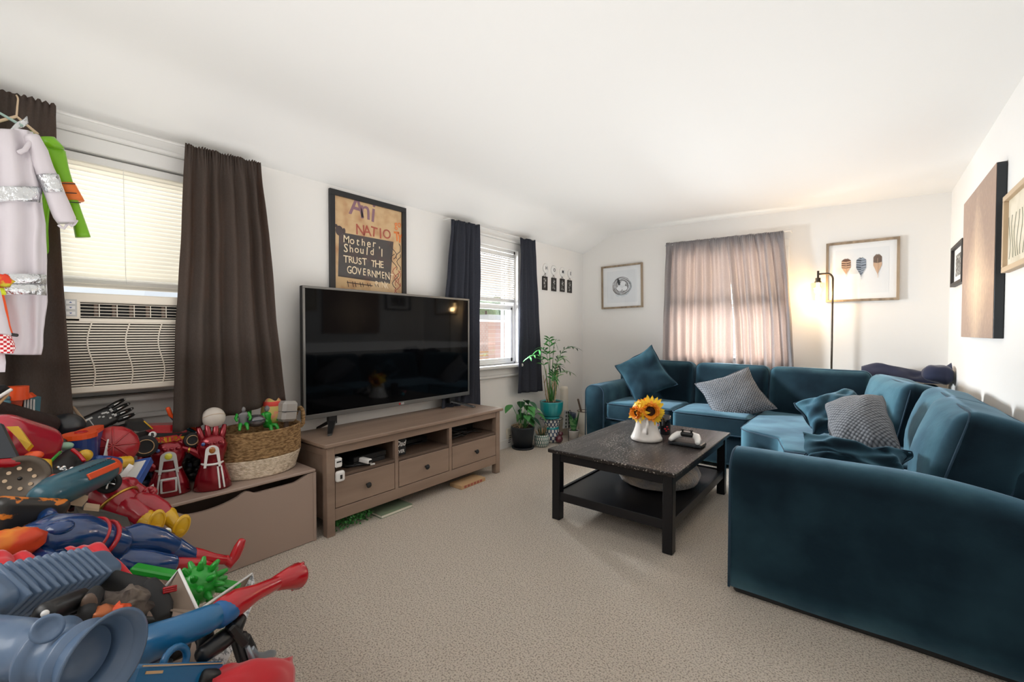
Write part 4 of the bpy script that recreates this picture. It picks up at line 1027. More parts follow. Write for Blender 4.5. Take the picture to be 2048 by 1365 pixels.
t = thing('game_console', 'black console box at the back of the bay nearest the plants', 'console', (-2.7, 2.55, sh)); MB().box((-2.83, 2.36, sh), (-2.66, 2.80, sh+.06), .004).build('shell', M_black, t); MB().box((-2.66, 2.4, sh+.02), (-2.658, 2.7, sh+.03), 0).build('front_strip', M_dgrey, t)
rr = random.Random(5); m = MB()
for q in range(5):
    pts = [(-2.5-.09*rr.random(), 2.36+.09*k+.02*rr.random(), sh+.006+.05*abs(sin(k*1.3+q))*rr.random()) for k in range(5)]; m.tube(pts, .003, 6)
m.tube([(-2.52+.05*cos(a*.5), 2.46+.07*sin(a*.5), sh+.03+.028*cos(a*.5)) for a in range(13)], .003, 6, closed=False)
m.top('cable_tangle', M_black, 'tangled black cables in the bench bay nearest the plants', 'cable')
# under the bench
m = MB(); rr = random.Random(8)
for q in range(420):
    c = V((-2.47+rr.uniform(-.08, .04), 1.40+rr.uniform(0, .25), rr.uniform(.004, .065))); d = V((rr.uniform(-1, 1), rr.uniform(-1, 1), rr.uniform(-.3, 1))).normalized()*.018; s2 = d.orthogonal().normalized()*.004
    m.add([c-s2, c+d*.5-s2*1.4, c+d, c+d*.5+s2*1.4, c+s2], [(0, 1, 2, 3, 4)], False)
m.top('artificial_garland', M_leaf, 'green artificial foliage stuffed under the television bench', 'garland')
t = thing('picture_book', 'thin pale green book lying under the television bench', 'book', (-2.47, 1.78, 0)); MB().box((-2.56, 1.68, .018), (-2.40, 1.93, .022), .001).build('cover', pm('sage_cover', sg(118, 132, 108), .5), t); MB().box((-2.555, 1.685, .004), (-2.402, 1.925, .018), 0).build('pages', pm('book_pages', sg(225, 220, 205), .8), t); MB().box((-2.56, 1.68, 0), (-2.40, 1.93, .004), .001).build('cover', MC['sage_cover'], t)
t = thing('brick_block', 'flat tan printed block under the bench end near the plants', 'block', (-2.43, 2.52, 0)); b_ = MB().box((-2.50, 2.37, 0), (-2.37, 2.64, .030), .002).build('block_body', M_card, t); m = MB(); [m.box((-2.371, 2.40+k*.035, .006), (-2.369, 2.424+k*.035, .024), 0) for k in range(6)]; m.build('printed_marks', pm('printed_red', sg(165, 90, 75), .7), b_)

# ------------------------------------------------------------------ television
tv = thing('television', 'large flat television with a grey bezel standing on the bench', 'television', (-2.74, 2.1, .55))
tx = -2.745; ty0, ty1, tz0, tz1 = 1.352, 2.838, .640, 1.487
m = MB(); m.box((tx-.035, ty0, tz0), (tx, ty1, tz1), .004); m.box((tx-.075, ty0+.15, tz0+.05), (tx-.03, ty1-.15, tz1-.3), .01); m.build('rear_shell', M_blackm, tv)
Mx = MX((tx, ty0, tz0), (0, 1, 0), (1, 0, 0), (0, 0, 1)); m = MB(Mx); w_, h_ = ty1-ty0, tz1-tz0
for q in (((0, 0, 0), (w_, .008, .030)), ((0, 0, h_-.016), (w_, .008, h_)), ((0, 0, .03), (.016, .008, h_-.016)), ((w_-.016, 0, .03), (w_, .008, h_-.016))): m.box(q[0], q[1], .002)
bz = m.build('bezel', M_bezel, tv)
MB().box((tx+.001, ty0+.015, tz0+.029), (tx+.004, ty1-.015, tz1-.015), 0).build('screen', M_screen, tv)
text('LG', .020, bz, MX((tx+.0085, (ty0+ty1)/2+.015, tz0+.014), (0, 1, 0), (0, 0, 1), (1, 0, 0)), M_white, 'logo', .0004, .0006)
MB().sph((tx+.0085, (ty0+ty1)/2-.012, tz0+.014), (.0012, .008, .008), 14, 8).build('logo_disc', M_red, bz)
for yc, d in ((ty0+.20, -1), (ty1-.20, 1)):
    m = MB(); m.prism([(tx+.155, yc+d*.11-.014, .551), (tx+.155, yc+d*.11+.014, .551), (tx-.01, yc+.028, .60), (tx-.01, yc-.028, .60)], (-.004, 0, .012))
    m.prism([(tx-.10, yc+d*.05-.014, .551), (tx-.10, yc+d*.05+.014, .551), (tx-.02, yc+.028, .60), (tx-.02, yc-.028, .60)], (.004, 0, .012)); m.box((tx-.03, yc-.03, .588), (tx, yc+.03, .66), .003)
    m.build('stand_foot', M_black, tv)
t = thing('game_console', 'upright pale grey console panel behind the television edge', 'console', (-2.82, 2.86, .55)); m = MB(); m.soft((-2.835, 2.845, .80), (.018, .13, .50), .008, 3, 3); m.build('console_panel', M_lgrey, t); MB().box((-2.822, 2.80, .55), (-2.800, 2.89, .60), .004).build('console_stand', M_dgrey, t)

# ------------------------------------------------------------------ floor lamp
lx = -.235; ly = 4.93
fl = thing('floor_lamp', 'slim bronze arc floor lamp with a glass shade and glowing bulb', 'lamp', (lx, 5.055, 0))
ly = 5.055-.0
MB().lathe([(.001, 0), (.11, 0), (.112, .008), (.105, .018), (.02, .024), (.001, .024)], (lx, 4.965+.02, 0), 28, sx=1, sy=.5).build('lamp_base', M_brass, fl)
ly = 4.985-.0
q = [(lx, ly, .02), (lx, ly, 1.2), (lx, ly, 1.66)]+[(lx-.045+.045*cos(a), ly, 1.68+.055*sin(a)) for a in [pi/2*k/8 for k in range(9)]]+[(lx-.105, ly, 1.735)]
MB().tube(q, .0085, 10).build('pole', M_brass, fl)
scx = lx-.112
m = MB(); m.cyl((scx, ly, 1.70), (scx, ly, 1.765), .009, .009, 16); m.cyl((scx, ly, 1.665), (scx, ly, 1.70), .021, .021, 20); m.cyl((scx, ly, 1.655), (scx, ly, 1.668), .027, .027, 20); m.build('bulb_socket', M_brass, fl)
m = MB(); m.lathe([(.030, 1.660), (.056, 1.655), (.058, 1.65), (.058, 1.49), (.0555, 1.49), (.0555, 1.648), (.030, 1.655)], (scx, ly, 0), 32, closed_ends=False); m.build('glass_shade', glass('lamp_glass', (1, .97, .9), .12), fl)
bulb = MB().sph((scx, ly, 1.585), (.026, .026, .034), 18, 12); bulb.cyl((scx, ly, 1.61), (scx, ly, 1.655), .013, .013, 14)
bulb.build('bulb', pm('glowing_bulb', (1, .9, .7), .5, emis=((1, .70, .35), 45)), fl)
Lb = bpy.data.lights.new('lamp_bulb', 'POINT'); Lb.energy = 9; Lb.color = (1, .66, .34); Lb.shadow_soft_size = .03
lo = bpy.data.objects.new('lamp_bulb', Lb); col.objects.link(lo); lo.location = (scx, ly-.05, 1.55); lo.parent = fl; lo.matrix_parent_inverse = WM[fl].inverted()

# ------------------------------------------------------------------ outside, seen through the side window
def O(u, v, x): return P(u, v, 0, x)
def brick_mat():
    m = bpy.data.materials.new('brickwork'); m.use_nodes = True; N = m.node_tree.nodes; L = m.node_tree.links; b = N['Principled BSDF']; b.inputs['Roughness'].default_value = .9
    tc = N.new('ShaderNodeTexCoord'); mp = N.new('ShaderNodeMapping'); mp.inputs['Rotation'].default_value = (radians(90), 0, radians(90)); L.new(tc.outputs['Object'], mp.inputs[0])
    br = N.new('ShaderNodeTexBrick'); br.inputs['Color1'].default_value = (*sg(246, 208, 192), 1); br.inputs['Color2'].default_value = (*sg(236, 190, 172), 1); br.inputs['Mortar'].default_value = (*sg(250, 240, 232), 1)  # brick and mortar paled: haze and daylight put into their colours
    br.inputs['Scale'].default_value = 2.2; L.new(mp.outputs[0], br.inputs['Vector']); L.new(br.outputs[0], b.inputs['Base Color']); return m
M_brick = brick_mat()
MB().box((-60, -10, -3.2), (-3.1, 60, -3.0), 0).top('street', M_floor_ext, 'pale street ground outside the side window', 'street', kind='structure')
GZ = -3.0
a = O(977, 640, -16); b = O(1045, 640, -16)
bl_ = thing('brick_building', 'plain brick building with a white parapet across the street', 'building', (-18, (a.y+b.y)/2, GZ))
MB().box((-16, a.y, GZ), (-20, b.y+4, a.z), .0).build('brick_wall', M_brick, bl_)
MB().box((-15.85, a.y-.15, a.z), (-20.2, b.y+4.2, a.z+.28), .02).build('parapet', M_white, bl_)
a = O(930, 690, -24); b = O(976, 690, -24); top_ = O(965, 652, -24).z
hs = thing('brick_house', 'brick house with a gabled roof and a white porch beyond the brick building', 'building', (-26, (a.y+b.y)/2, GZ))
zc = O(965, 662, -24).z; yb = O(984, 690, -24).y
MB().box((-24, a.y-6, GZ), (-30, yb, zc), 0).build('house_wall', M_brick, hs)
MB().prism([(-23.7, a.y-6.5, zc), (-23.7, yb+.4, zc), (-23.7, (a.y-6+yb)/2+2.2, zc+1.5)], (-6.6, 0, 0)).build('roof', pm('roof_grey', sg(150, 148, 148), .9), hs)
pz = O(960, 687, -22.5).z
MB().box((-22.5, a.y-6, GZ), (-24, O(976, 690, -22.5).y, pz), .02).build('porch', M_white, hs)
MB().box((-22.2, a.y-6.2, pz), (-24, O(978, 690, -22.5).y, pz+.35), .02).build('porch_roof', pm('porch_red', sg(170, 110, 105), .8), hs)
w0 = O(963, 698, -22.45); w1 = O(969, 705, -22.45); MB().box((-22.4, w0.y, w1.z), (-22.5, w1.y, w0.z), 0).build('house_window', M_dgrey, hs)
w0 = O(960, 671, -23.9); w1 = O(965, 678, -23.9); MB().box((-23.9, w0.y, w1.z), (-24, w1.y, w0.z), 0).build('house_window', M_dgrey, hs)
p = O(972, 640, -19); t_ = thing('utility_pole', 'thin wooden utility pole in front of the brick house', 'pole', (p.x, p.y, GZ))
MB().cyl((p.x, p.y, GZ), (p.x, p.y, O(972, 622, -19).z), .09, .07, 10).build('pole_shaft', M_woodd, t_); MB().box((p.x-.05, p.y-.2, p.z), (p.x+.05, p.y+.2, p.z+.1), .01).build('cross_arm', M_woodd, t_)
rr = random.Random(12)
for (u, v, x, r, lab) in ((962, 640, -34, 3.4, 'pale green tree beyond the house roof'), (1003, 626, -36, 3.0, 'green tree top rising over the brick building')):
    c = O(u, v, x); t_ = thing('tree', lab, 'tree', (c.x, c.y, GZ)); m = MB()
    for q in range(16): m.sph(c+V((rr.uniform(-1, 1), rr.uniform(-1, 1), rr.uniform(-1, .6)))*r*.6, r*.45, 10, 7, wr=.5)
    m.build('crown', pm('tree_foliage', sg(150, 170, 130), .9, bump=(3, 1, .4)), t_); MB().cyl((c.x, c.y, GZ), c, .3, .15, 8).build('trunk', M_woodd, t_)
p0 = O(959, 713, -14); p1 = O(976, 711, -14); t_ = thing('railing', 'low wooden railing below the brick building', 'railing', (-14, p0.y, GZ))
for k, v in enumerate((704, 711, 718)): a = O(955, v+2, -14); b = O(977, v, -14); MB().box((-14, a.y-2, b.z-.03), (-14.08, b.y, b.z+.03), .005).build('rail', pm('orange_wood', sg(225, 170, 120), .7), t_)

# ------------------------------------------------------------------ plants in the corner
def leafblade(m, base, tip, wd, droop, nseg=7, fold=.2, side=None, sharp=1.0):
    base = V(base); tip = V(tip); d = tip-base; s_ = side if side is not None else d.cross(V((0, 0, 1)))
    if s_.length < 1e-5: s_ = V((1, 0, 0))
    s_ = s_.normalized()
    def g(u, v):
        p = base.lerp(tip, v); p.z += droop*4*v*(1-v)
        w_ = wd*sin(pi*min(1, .06+.94*v)**sharp)*(u-.5)*2
        return p+s_*w_+V((0, 0, fold*abs(w_)))
    m.grid(g, 2, nseg)
# black pot with peace lily
p = V((-2.745, 3.635, 0))
t_ = thing('potted_plant', 'broad leaved plant in a black pot beside the bench', 'plant', p)
MB().lathe([(.001, .012), (.095, .012), (.118, .20), (.122, .21), (.122, .225), (.114, .225), (.110, .20), (.001, .195)], p, 32).build('pot', pm('slate_black', (.012, .018, .026), .45), t_)
MB().lathe([(.001, 0), (.112, 0), (.118, .018), (.108, .018), (.10, .012), (.001, .012)], p, 32).build('saucer', MC['slate_black'], t_)
MB().lathe([(.001, .212), (.05, .208), (.105, .203), (.106, .19), (.001, .19)], p, 20).build('soil', M_soil, t_)
rr = random.Random(4)
for q in range(28):
    a = rr.uniform(0, 2*pi); r = rr.uniform(.05, .23); h = rr.uniform(.22, .44)-.3*max(0, r-.14)
    if q == 0: a, r, h = pi, .22, .34
    base = p+V((.03*cos(a), .03*sin(a), .20)); j = p+V((r*.7*cos(a), r*.7*sin(a), .05+h)); tip = j+V((.10*cos(a), .10*sin(a), -.04-.05*rr.random()))
    j.x = max(j.x, W+.10)
    tip.x = max(tip.x, W+.09)
    m = MB(); m.tube([base, base.lerp(j, .5)+V((0, 0, .03)), j], .0028, 5); m.k = 1; leafblade(m, j, tip, .036+.01*rr.random(), .012, 7, .25)
    m.build('leaf', [M_leafl if q % 6 == 5 else M_leaf, M_leafl if q == 5 else (M_leaf if q % 2 else M_leafd)], t_)
m = MB(); rr = random.Random(6)
for q in range(26):
    a = rr.uniform(0, 2*pi); m.tube([p+V((.02*cos(a), .02*sin(a), .2)), p+V((.07*cos(a), .07*sin(a), .24+.03*rr.random())), p+V((.12*cos(a), .12*sin(a), .215+.02*rr.random()))], .0016, 4)
m.build('dry_stems', M_dry, t_)
# small white and green patterned pot
def stripes_mat(name, c1, c2, scale, thr, vert=True):
    m = bpy.data.materials.new(name); m.use_nodes = True; N = m.node_tree.nodes; L = m.node_tree.links; b = N['Principled BSDF']; b.inputs['Roughness'].default_value = .3
    tc = N.new('ShaderNodeTexCoord'); sp = N.new('ShaderNodeSeparateXYZ'); L.new(tc.outputs['Object'], sp.inputs[0])
    def mt(op, *a):
        n = N.new('ShaderNodeMath'); n.operation = op
        for i, x in enumerate(a):
            if isinstance(x, (int, float)): n.inputs[i].default_value = x
            else: L.new(x, n.inputs[i])
        return n.outputs[0]
    ang = mt('ARCTAN2', sp.outputs[1], sp.outputs[0]); row = mt('FLOOR', mt('MULTIPLY', sp.outputs[2], 28))
    f = mt('FRACT', mt('ADD', mt('MULTIPLY', ang, scale/(2*pi)), mt('MULTIPLY', row, .5)))
    g = mt('FRACT', mt('MULTIPLY', sp.outputs[2], 28))
    mask = mt('MULTIPLY', mt('GREATER_THAN', f, thr), mt('MULTIPLY', mt('GREATER_THAN', g, .08), mt('LESS_THAN', g, .94)))
    mx = N.new('ShaderNodeMix'); mx.data_type = 'RGBA'; mx.inputs[6].default_value = (*c2, 1); mx.inputs[7].default_value = (*c1, 1); L.new(mask, mx.inputs[0]); L.new(mx.outputs[2], b.inputs['Base Color']); return m
p = P(1082, 895, 2, 0)+V((-.02, .04, 0))
t_ = thing('potted_plant', 'small straggly plant in a white and green dashed pot', 'plant', p)
MB().lathe([(.001, 0), (.060, 0), (.074, .015), (.080, .05), (.078, .10), (.070, .125), (.064, .125), (.066, .11), (.001, .108)], p, 32).build('pot', stripes_mat('dashed_glaze', (.75, .75, .70), (.03, .12, .10), 22, .45), t_)
MB().lathe([(.001, .118), (.05, .116), (.066, .11), (.066, .10), (.001, .10)], p, 16).build('soil', M_soil, t_)
m = MB(); rr = random.Random(14)
for q in range(46):
    a = rr.uniform(0, 2*pi); r = rr.uniform(.01, .055); h = rr.uniform(.02, .12); b0 = p+V((r*cos(a), r*sin(a), .112)); tp = p+V(((r+.05*rr.random())*cos(a), (r+.05*rr.random())*sin(a), .112+h)); m.k = q % 3; leafblade(m, b0, tp, .006, .004, 4)
m.build('foliage', [M_leafd, M_dry, pm('sage_leaf', sg(90, 95, 70), .6)], t_)
# stack: patterned ceramic stool holding the teal pot
p = P(1106, 890, 2, 0)+V((-.10, .12, 0)); p.z = 0
M_pat = stripes_mat('blue_white_tile', (.72, .70, .64), (.03, .06, .13), 14, .42)
t_ = thing('plant_stand', 'blue and white patterned ceramic stand carrying the teal pot', 'plant stand', p)
MB().lathe([(.001, 0), (.09, 0), (.11, .02), (.105, .07), (.085, .13), (.08, .17), (.09, .20), (.10, .235), (.10, .245), (.001, .245)], p, 32).build('stand_body', M_pat, t_)
m = MB(); m.lathe([(.0815, .135), (.084, .145), (.082, .165), (.0805, .165)], p, 32, closed_ends=False); m.build('green_band', M_tealglaze, t_)
m = MB(); m.tube([p+V((.125*cos(k*pi/12), .125*sin(k*pi/12), .25)) for k in range(24)], .003, 6, closed=True); m.build('wire_ring', M_blackm, t_)
pt = p+V((0, 0, .2535))
t_ = thing('potted_palm', 'tall parlour palm in a ribbed teal glazed pot', 'plant', pt)
rip = lambda th, z: (.018*sin(24*th+z*70) if .05 < z < .115 else 0)
MB().lathe([(.001, .02), (.085, .02), (.105, .045), (.120, .085), (.127, .13), (.129, .175), (.129, .187), (.120, .187), (.118, .17), (.001, .165)], pt, 72, rip=rip).build('pot', M_tealglaze, t_)
MB().lathe([(.001, 0), (.088, 0), (.098, .022), (.088, .022), (.085, .018), (.001, .018)], pt, 36).build('saucer', M_tealglaze, t_)
MB().lathe([(.001, .185), (.06, .182), (.115, .172), (.116, .16), (.001, .16)], pt, 20).build('soil', M_soil, t_)
rr = random.Random(9)
for q in range(9):
    a = rr.uniform(0, 2*pi); r = rr.uniform(.02, .06); h = rr.uniform(.22, .44); b0 = pt+V((r*cos(a), r*sin(a), .165)); tp = b0+V((.04*cos(a), .04*sin(a), h)); m = MB(); m.tube([b0, b0.lerp(tp, .5)+V((.01*rr.uniform(-1, 1), 0, 0)), tp], [.006, .005, .003], 7); m.build('stem', M_dry if q % 2 else M_leaf, t_)
fronds = [(1152, 697, .30, 0), (1060, 715, .22, 2), (1098, 680, .30, 1), (1112, 688, .36, 1), (1120, 735, .20, 0), (1128, 718, .28, 3), (1078, 700, .26, 2), (1108, 755, .1, 1), (1140, 745, .18, 3)]
for q, (u, v, hh, k) in enumerate(fronds):
    tip = P(u, v, 0, pt.x+rr.uniform(.02, .12)); b0 = pt+V((rr.uniform(-.02, .02), rr.uniform(-.02, .02), .17)); mid = b0.lerp(tip, .55); mid.z = max(b0.z, tip.z)*.55+b0.z*.1+.38*max(b0.z, tip.z); mid.z = min(mid.z, tip.z+.10)
    pts = [(1-s_)**2*b0+2*s_*(1-s_)*V((b0.x*.8+tip.x*.2, b0.y*.8+tip.y*.2, tip.z+.12))+s_*s_*tip for s_ in [i/9 for i in range(10)]]
    m = MB(); m.tube(pts, [.004]*4+[.0025]*6, 6); m.k = 1
    for i in range(4, 10):
        d = (pts[i]-pts[i-1]).normalized(); sd = d.cross(V((0, 0, 1))).normalized()
        for s_ in (-1, 1):
            b1 = pts[i]; tp = b1+d*.07+sd*s_*(.10-.006*i)+V((0, 0, -.02-.02*rr.random())); tp.x = max(tp.x, W+.04); leafblade(m, b1, tp, .0095, .008, 4, .2, side=d.cross(sd).cross(tp-b1))
    m.build('frond', [M_leaf, [M_leafd, M_leaf, pm('fresh_leaf', (.08, .34, .09), .4), M_leafl][k]], t_)
m = MB()
for q in range(26):
    a = rr.uniform(0, 2*pi); h = rr.uniform(.2, .5); r = rr.uniform(.02, .07); b0 = pt+V((r*cos(a), r*sin(a), h)); tp = b0+V((rr.uniform(-.07, .09), rr.uniform(-.07, .09), rr.uniform(-.12, .04))); tp.x = max(tp.x, W+.04); leafblade(m, b0, tp, .005, .01, 4)
m.build('dry_leaves', [M_dry], t_)
# snake plant in white pot near the sofa arm
p = P(1152, 878, 2, 0)+V((-.02, -.02, 0))
t_ = thing('potted_plant', 'striped snake plant in a small white pot beside the sofa arm', 'plant', p)
MB().lathe([(.001, 0), (.050, 0), (.066, .09), (.067, .10), (.060, .10), (.058, .09), (.001, .088)], p, 28).build('pot', M_ceram, t_)
MB().lathe([(.001, .096), (.057, .092), (.058, .08), (.001, .08)], p, 16).build('soil', M_soil, t_)
rr = random.Random(2)
for q in range(8):
    a = 2*pi*q/8; b0 = p+V((.025*cos(a), .025*sin(a), .09)); h = .14+.10*rr.random(); tp = b0+V((.045*cos(a), .045*sin(a), h)); m = MB(); leafblade(m, b0, tp, .020, .0, 8, .3, side=V((-sin(a), cos(a), 0)), sharp=.8); m.build('leaf', pm('snake_leaf', (.03, .18, .05), .4, var=(28, (.22, .45, .18), .48, .6, (.3, .3, 1))), t_)
# cream ribbed candle behind the palm, dark crock, grater, hook, glass ball, round tray, glass jar
p = P(1122, 876, 2, 0)+V((-.06, .16, 0)); p.z = 0
MB().lathe([(.001, 0), (.05, 0), (.05, .30), (.048, .305)]+[(.046+.002*(k % 2), .31+k*.02) for k in range(12)]+[(.04, .56), (.001, .56)], p, 24).top('pillar_vase', M_cream, 'tall cream ribbed vase behind the teal pot', 'vase')
p = P(1140, 868, 2, 0)+V((-.08, .10, 0)); p.z = 0
t_ = thing('storage_crock', 'grey and navy ceramic crock near the wall corner', 'crock', p)
MB().lathe([(.001, .0), (.075, .0), (.085, .10), (.085, .12), (.001, .12)], p, 28).build('crock_base', pm('sand_glaze', sg(190, 165, 135), .6), t_); MB().lathe([(.001, .12), (.086, .12), (.088, .22), (.080, .22), (.001, .20)], p, 28).build('crock_rim', pm('navy_glaze', (.02, .04, .09), .3), t_)
a = P(1131, 862, 0, -2.55)
t_ = thing('grater', 'perforated metal grater propped behind the wire hook', 'grater', a)
g0 = P(1128, 858, 0, -2.6); g1 = P(1142, 856, 0, -2.6); g2 = P(1137, 822, 0, -2.6); g3 = P(1131, 822, 0, -2.6)
MB().prism([g0, g1, g2, g3], (-.02, 0, 0)).build('grater_body', M_lgrey, t_)
m = MB()
for i in range(5):
    for j in range(2): c = g3.lerp(g0, (i+.5)/5).lerp(g2.lerp(g1, (i+.5)/5), .25+.5*j); m.box(c+V((.0, -.009, -.012)), c+V((.003, .009, .010)), 0)
m.build('grater_hole', M_darkvoid, t_)
b_ = P(1137, 884, 2, 0); hk = [b_, V((b_.x, b_.y, .30))]+[V((b_.x, b_.y+.025-.025*cos(k*pi/8), .30+.04*sin(k*pi/8))) for k in range(1, 9)]+[V((b_.x, b_.y+.05, .28))]
MB().tube(hk, .0035, 8).top('plant_hook', M_blackm, 'thin black shepherd hook standing on the floor by the pots', 'hook')
p = P(1118, 888, 2, 0); m = MB(); m.sph(p+V((0, 0, .05)), .042, 20, 12); m.sph(p+V((.0, .03, .10)), .028, 16, 10); m.top('glass_ornament', pm('garnet_glass', (.10, .015, .025), .1, coat=.6), 'dark red double ball ornament on the floor', 'ornament', loc=p)
p = P(1160, 878, 2, 0)+V((-.10, .28, 0)); p.z = 0
t_ = thing('wire_basket', 'small round basket with cream wire frame behind the snake plant', 'basket', p); MB().lathe([(.07, 0), (.085, .26), (.080, .26), (.066, .0)], p, 24, closed_ends=False).build('basket_side', M_cream, t_); MB().tube([p+V((.085*cos(k*pi/8), .085*sin(k*pi/8), .262)) for k in range(16)], .005, 6, closed=True).build('basket_rim', M_woodd, t_)
MB().tube([p+V((-.03, -.02, .24)), p+V((-.06, -.05, .40))], .012, 10).top('wooden_spoon', M_woodd, 'dark wooden handle leaning in the wire basket by the sofa arm', 'utensil')
p = P(1012, 897, 2, 0)+V((-.03, 0.05, 0)); p.z = 0
t_ = thing('paper_bag', 'pale printed bag standing between the bench and the black pot', 'bag', p); m = MB(); m.soft(p+V((0, 0, .10)), (.07, .08, .20), .015, 3, 3, wr=.006, ws=12); m.build('bag_body', M_rope if False else pm('pale_paper', sg(205, 200, 185), .8), t_); m = MB()
for k in range(4): q0 = p+V((.036, -.02+.004*k, .05+.022*k)); m.box(q0, q0+V((.0015, .035, .009)), 0)
m.build('bag_print', M_dgrey, t_)

# ------------------------------------------------------------------ toy boxes
def toy_box(label, x0, x1, y0, y1, zt, scoop):
    t = thing('toy_box', label, 'toy box', ((x0+x1)/2, (y0+y1)/2, 0))
    MB().box((x0, y0, 0), (x1-.02, y0+.018, zt-.016), .002).build('side_panel', M_taupe, t)
    MB().box((x0, y1-.018, 0), (x1-.02, y1, zt-.016), .002).build('side_panel', M_taupe, t)
    MB().box((x0, y0+.018, .01), (x0+.015, y1-.018, zt-.016), .002).build('back_panel', M_taupe, t)
    MB().box((x0+.015, y0+.018, .02), (x1-.02, y1-.018, .035), 0).build('bottom_panel', M_taupe, t)
    pts = [(x1-.018, y0, .004), (x1-.018, y1, .004), (x1-.018, y1, zt-.02)]
    if scoop:
        a, b = y1-.04, y0+.12
        for k in range(33):
            f = k/32; dn = .030*min(1, f*9) if f < .42 else .030-.022*(.5-.5*cos(2*pi*(f-.42)/.16)) if f < .58 else .030+.022*max(0, sin(pi*(f-.58)/.42))**.8-.030*max(0, (f-.9)/.1)
            pts.append((x1-.018, a+(b-a)*f, zt-.02-dn))
    pts += [(x1-.018, y0, zt-.02)]
    MB().prism(pts, (.018, 0, 0)).build('front_panel', M_taupe, t)
    MB().box((x0-.0, y0-.004, zt-.016), (x1+.002, y1+.004, zt), .004).build('lid', M_taupe, t)
    m = MB(); m.box((x1-.03, y1-.012, .0), (x1+.004, y1+.006, zt-.018), .002); m.build('corner_post', M_taupe, t)
    return t
toy_box('taupe toy box with a scooped front beside the television bench', -2.855, -2.45, .47, 1.272, .413, True)
toy_box('taupe toy box buried under the near heap of toys', -2.855, -1.12, -.50, .40, .40, False)

# ------------------------------------------------------------------ seagrass basket and what sits in it
bc = P(512, 958, 2, .414)+V((-.215, .02, 0)); bc = V((-2.66, 1.055, .4145))
bk = thing('basket', 'oval seagrass basket with a cream lower half on the toy box', 'basket', bc)
sx_, sy_ = .76, 1.0
coil = lambda n0, z0, z1, r0, r1: [(r0+(r1-r0)*k/n0+.0028*(k % 2), z0+(z1-z0)*k/n0) for k in range(n0+1)]
rp = lambda th, z: .006*sin(th*60+z*500)+.012*noise.noise(V((cos(th)*2, sin(th)*2, z*8)))
m = MB(); m.lathe([(.001, 0), (.188, 0)]+coil(16, .004, .105, .193, .222), bc, 180, sx_, sy_, rip=rp); m.build('lower_weave', M_rope, bk)
m = MB(); m.lathe(coil(24, .105, .245, .223, .222)+[(.224, .25), (.214, .252), (.208, .24), (.205, .12), (.001, .11)], bc, 180, sx_, sy_, rip=rp); m.build('upper_weave', M_seagrass, bk)
def rope_loop(pts, r, name='handle'):
    m = MB(); n = len(pts); P2 = []; 
    for i in range(n*6):
        f = i/6; k = min(int(f), n-2); a = V(pts[k]).lerp(V(pts[k+1]), min(1, f-k)); P2.append(a)
    m.tube(P2, [r*(1+.12*sin(i*1.9)) for i in range(len(P2))], 10); return m.build(name, M_seagrass, bk)
h0 = bc+V((0, .215, .22))
rope_loop([h0+V((-.05, -.002, 0))]+[h0+V((-.055*cos(a), .012+.012*sin(a), .02+.085*sin(a))) for a in [pi*k/8 for k in range(9)]]+[h0+V((.05, -.002, 0))], .011)
h0 = bc+V((0.02, -.215, .235))
rope_loop([h0+V((-.05, .004, 0))]+[h0+V((-.055*cos(a), -.02-.02*sin(a), .005+.028*sin(a))) for a in [pi*k/8 for k in range(9)]]+[h0+V((.06, .004, 0))], .012)
BZ = bc.z+.25
def on_plane(u, v, n_=None, x=-2.6): return P(u, v, 0, x)
c = on_plane(427, 836, x=-2.575); t_ = thing('toy_ball', 'matt white ball resting on the basket rim by its handle', 'ball', c-V((0, 0, .05)))
MB().sph(c, .052, 28, 16).build('ball_body', pm('bone_white', sg(205, 196, 186), .6), t_)
MB().tube([c+V((.0525*cos(a)*cos(.5), .0525*sin(a), .0525*cos(a)*sin(.5))) for a in [-1.3+2.6*k/14 for k in range(15)]], .0012, 5).build('ball_seam', M_card2, t_)
# speckled egg
c = on_plane(545, 818, x=-2.63); t_ = thing('toy_egg', 'large toy egg with a red band standing in the basket', 'egg', c-V((0, 0, .1)))
def egg(m, c, r, h, z0=-1, z1=1):
    prof = []
    for k in range(17):
        a = -pi/2+pi*k/16; z = sin(a); rr_ = cos(a)*(1-.20*z); 
        if z0-.001 <= z <= z1+.001: prof.append((max(.0005, rr_*r), z*h))
    m.lathe(prof, c, 28); return m
egg(MB(), c, .058, .090).build('egg_shell', pm('speckled_egg', sg(190, 170, 95), .6, var=(30, sg(215, 130, 110), .45, .6)), t_)
m = MB(); m.lathe([(.0535, .020), (.0545, .024), (.0515, .044), (.0495, .046)], c, 28, closed_ends=False); m.build('red_band', pm('brick_red_band', sg(205, 60, 50), .6), t_)
# block hammer
c = on_plane(568, 822, x=-2.60); Rm = Matrix.Rotation(.25, 3, 'Z') @ Matrix.Rotation(-.12, 3, 'X')
t_ = thing('toy_hammer', 'chunky grey block hammer head sticking out of the basket', 'toy hammer', c, Rm)
m = MB(); m.box((-.062, -.05, -.058), (.062, .05, .058), .016); m.build('hammer_head', pm('brushed_grey', sg(165, 160, 155), .4, metal=.2, coat=.2), t_, local=True)
m = MB(); m.box((-.0625, -.05, -.002), (.0628, .05, .002), 0); m.build('center_ridge', M_dgrey, t_, local=True); MB().cyl((0, .02, -.04), (.0, .03, -.17), .014, .014, 12).build('hammer_handle', M_woodd, t_, local=True)
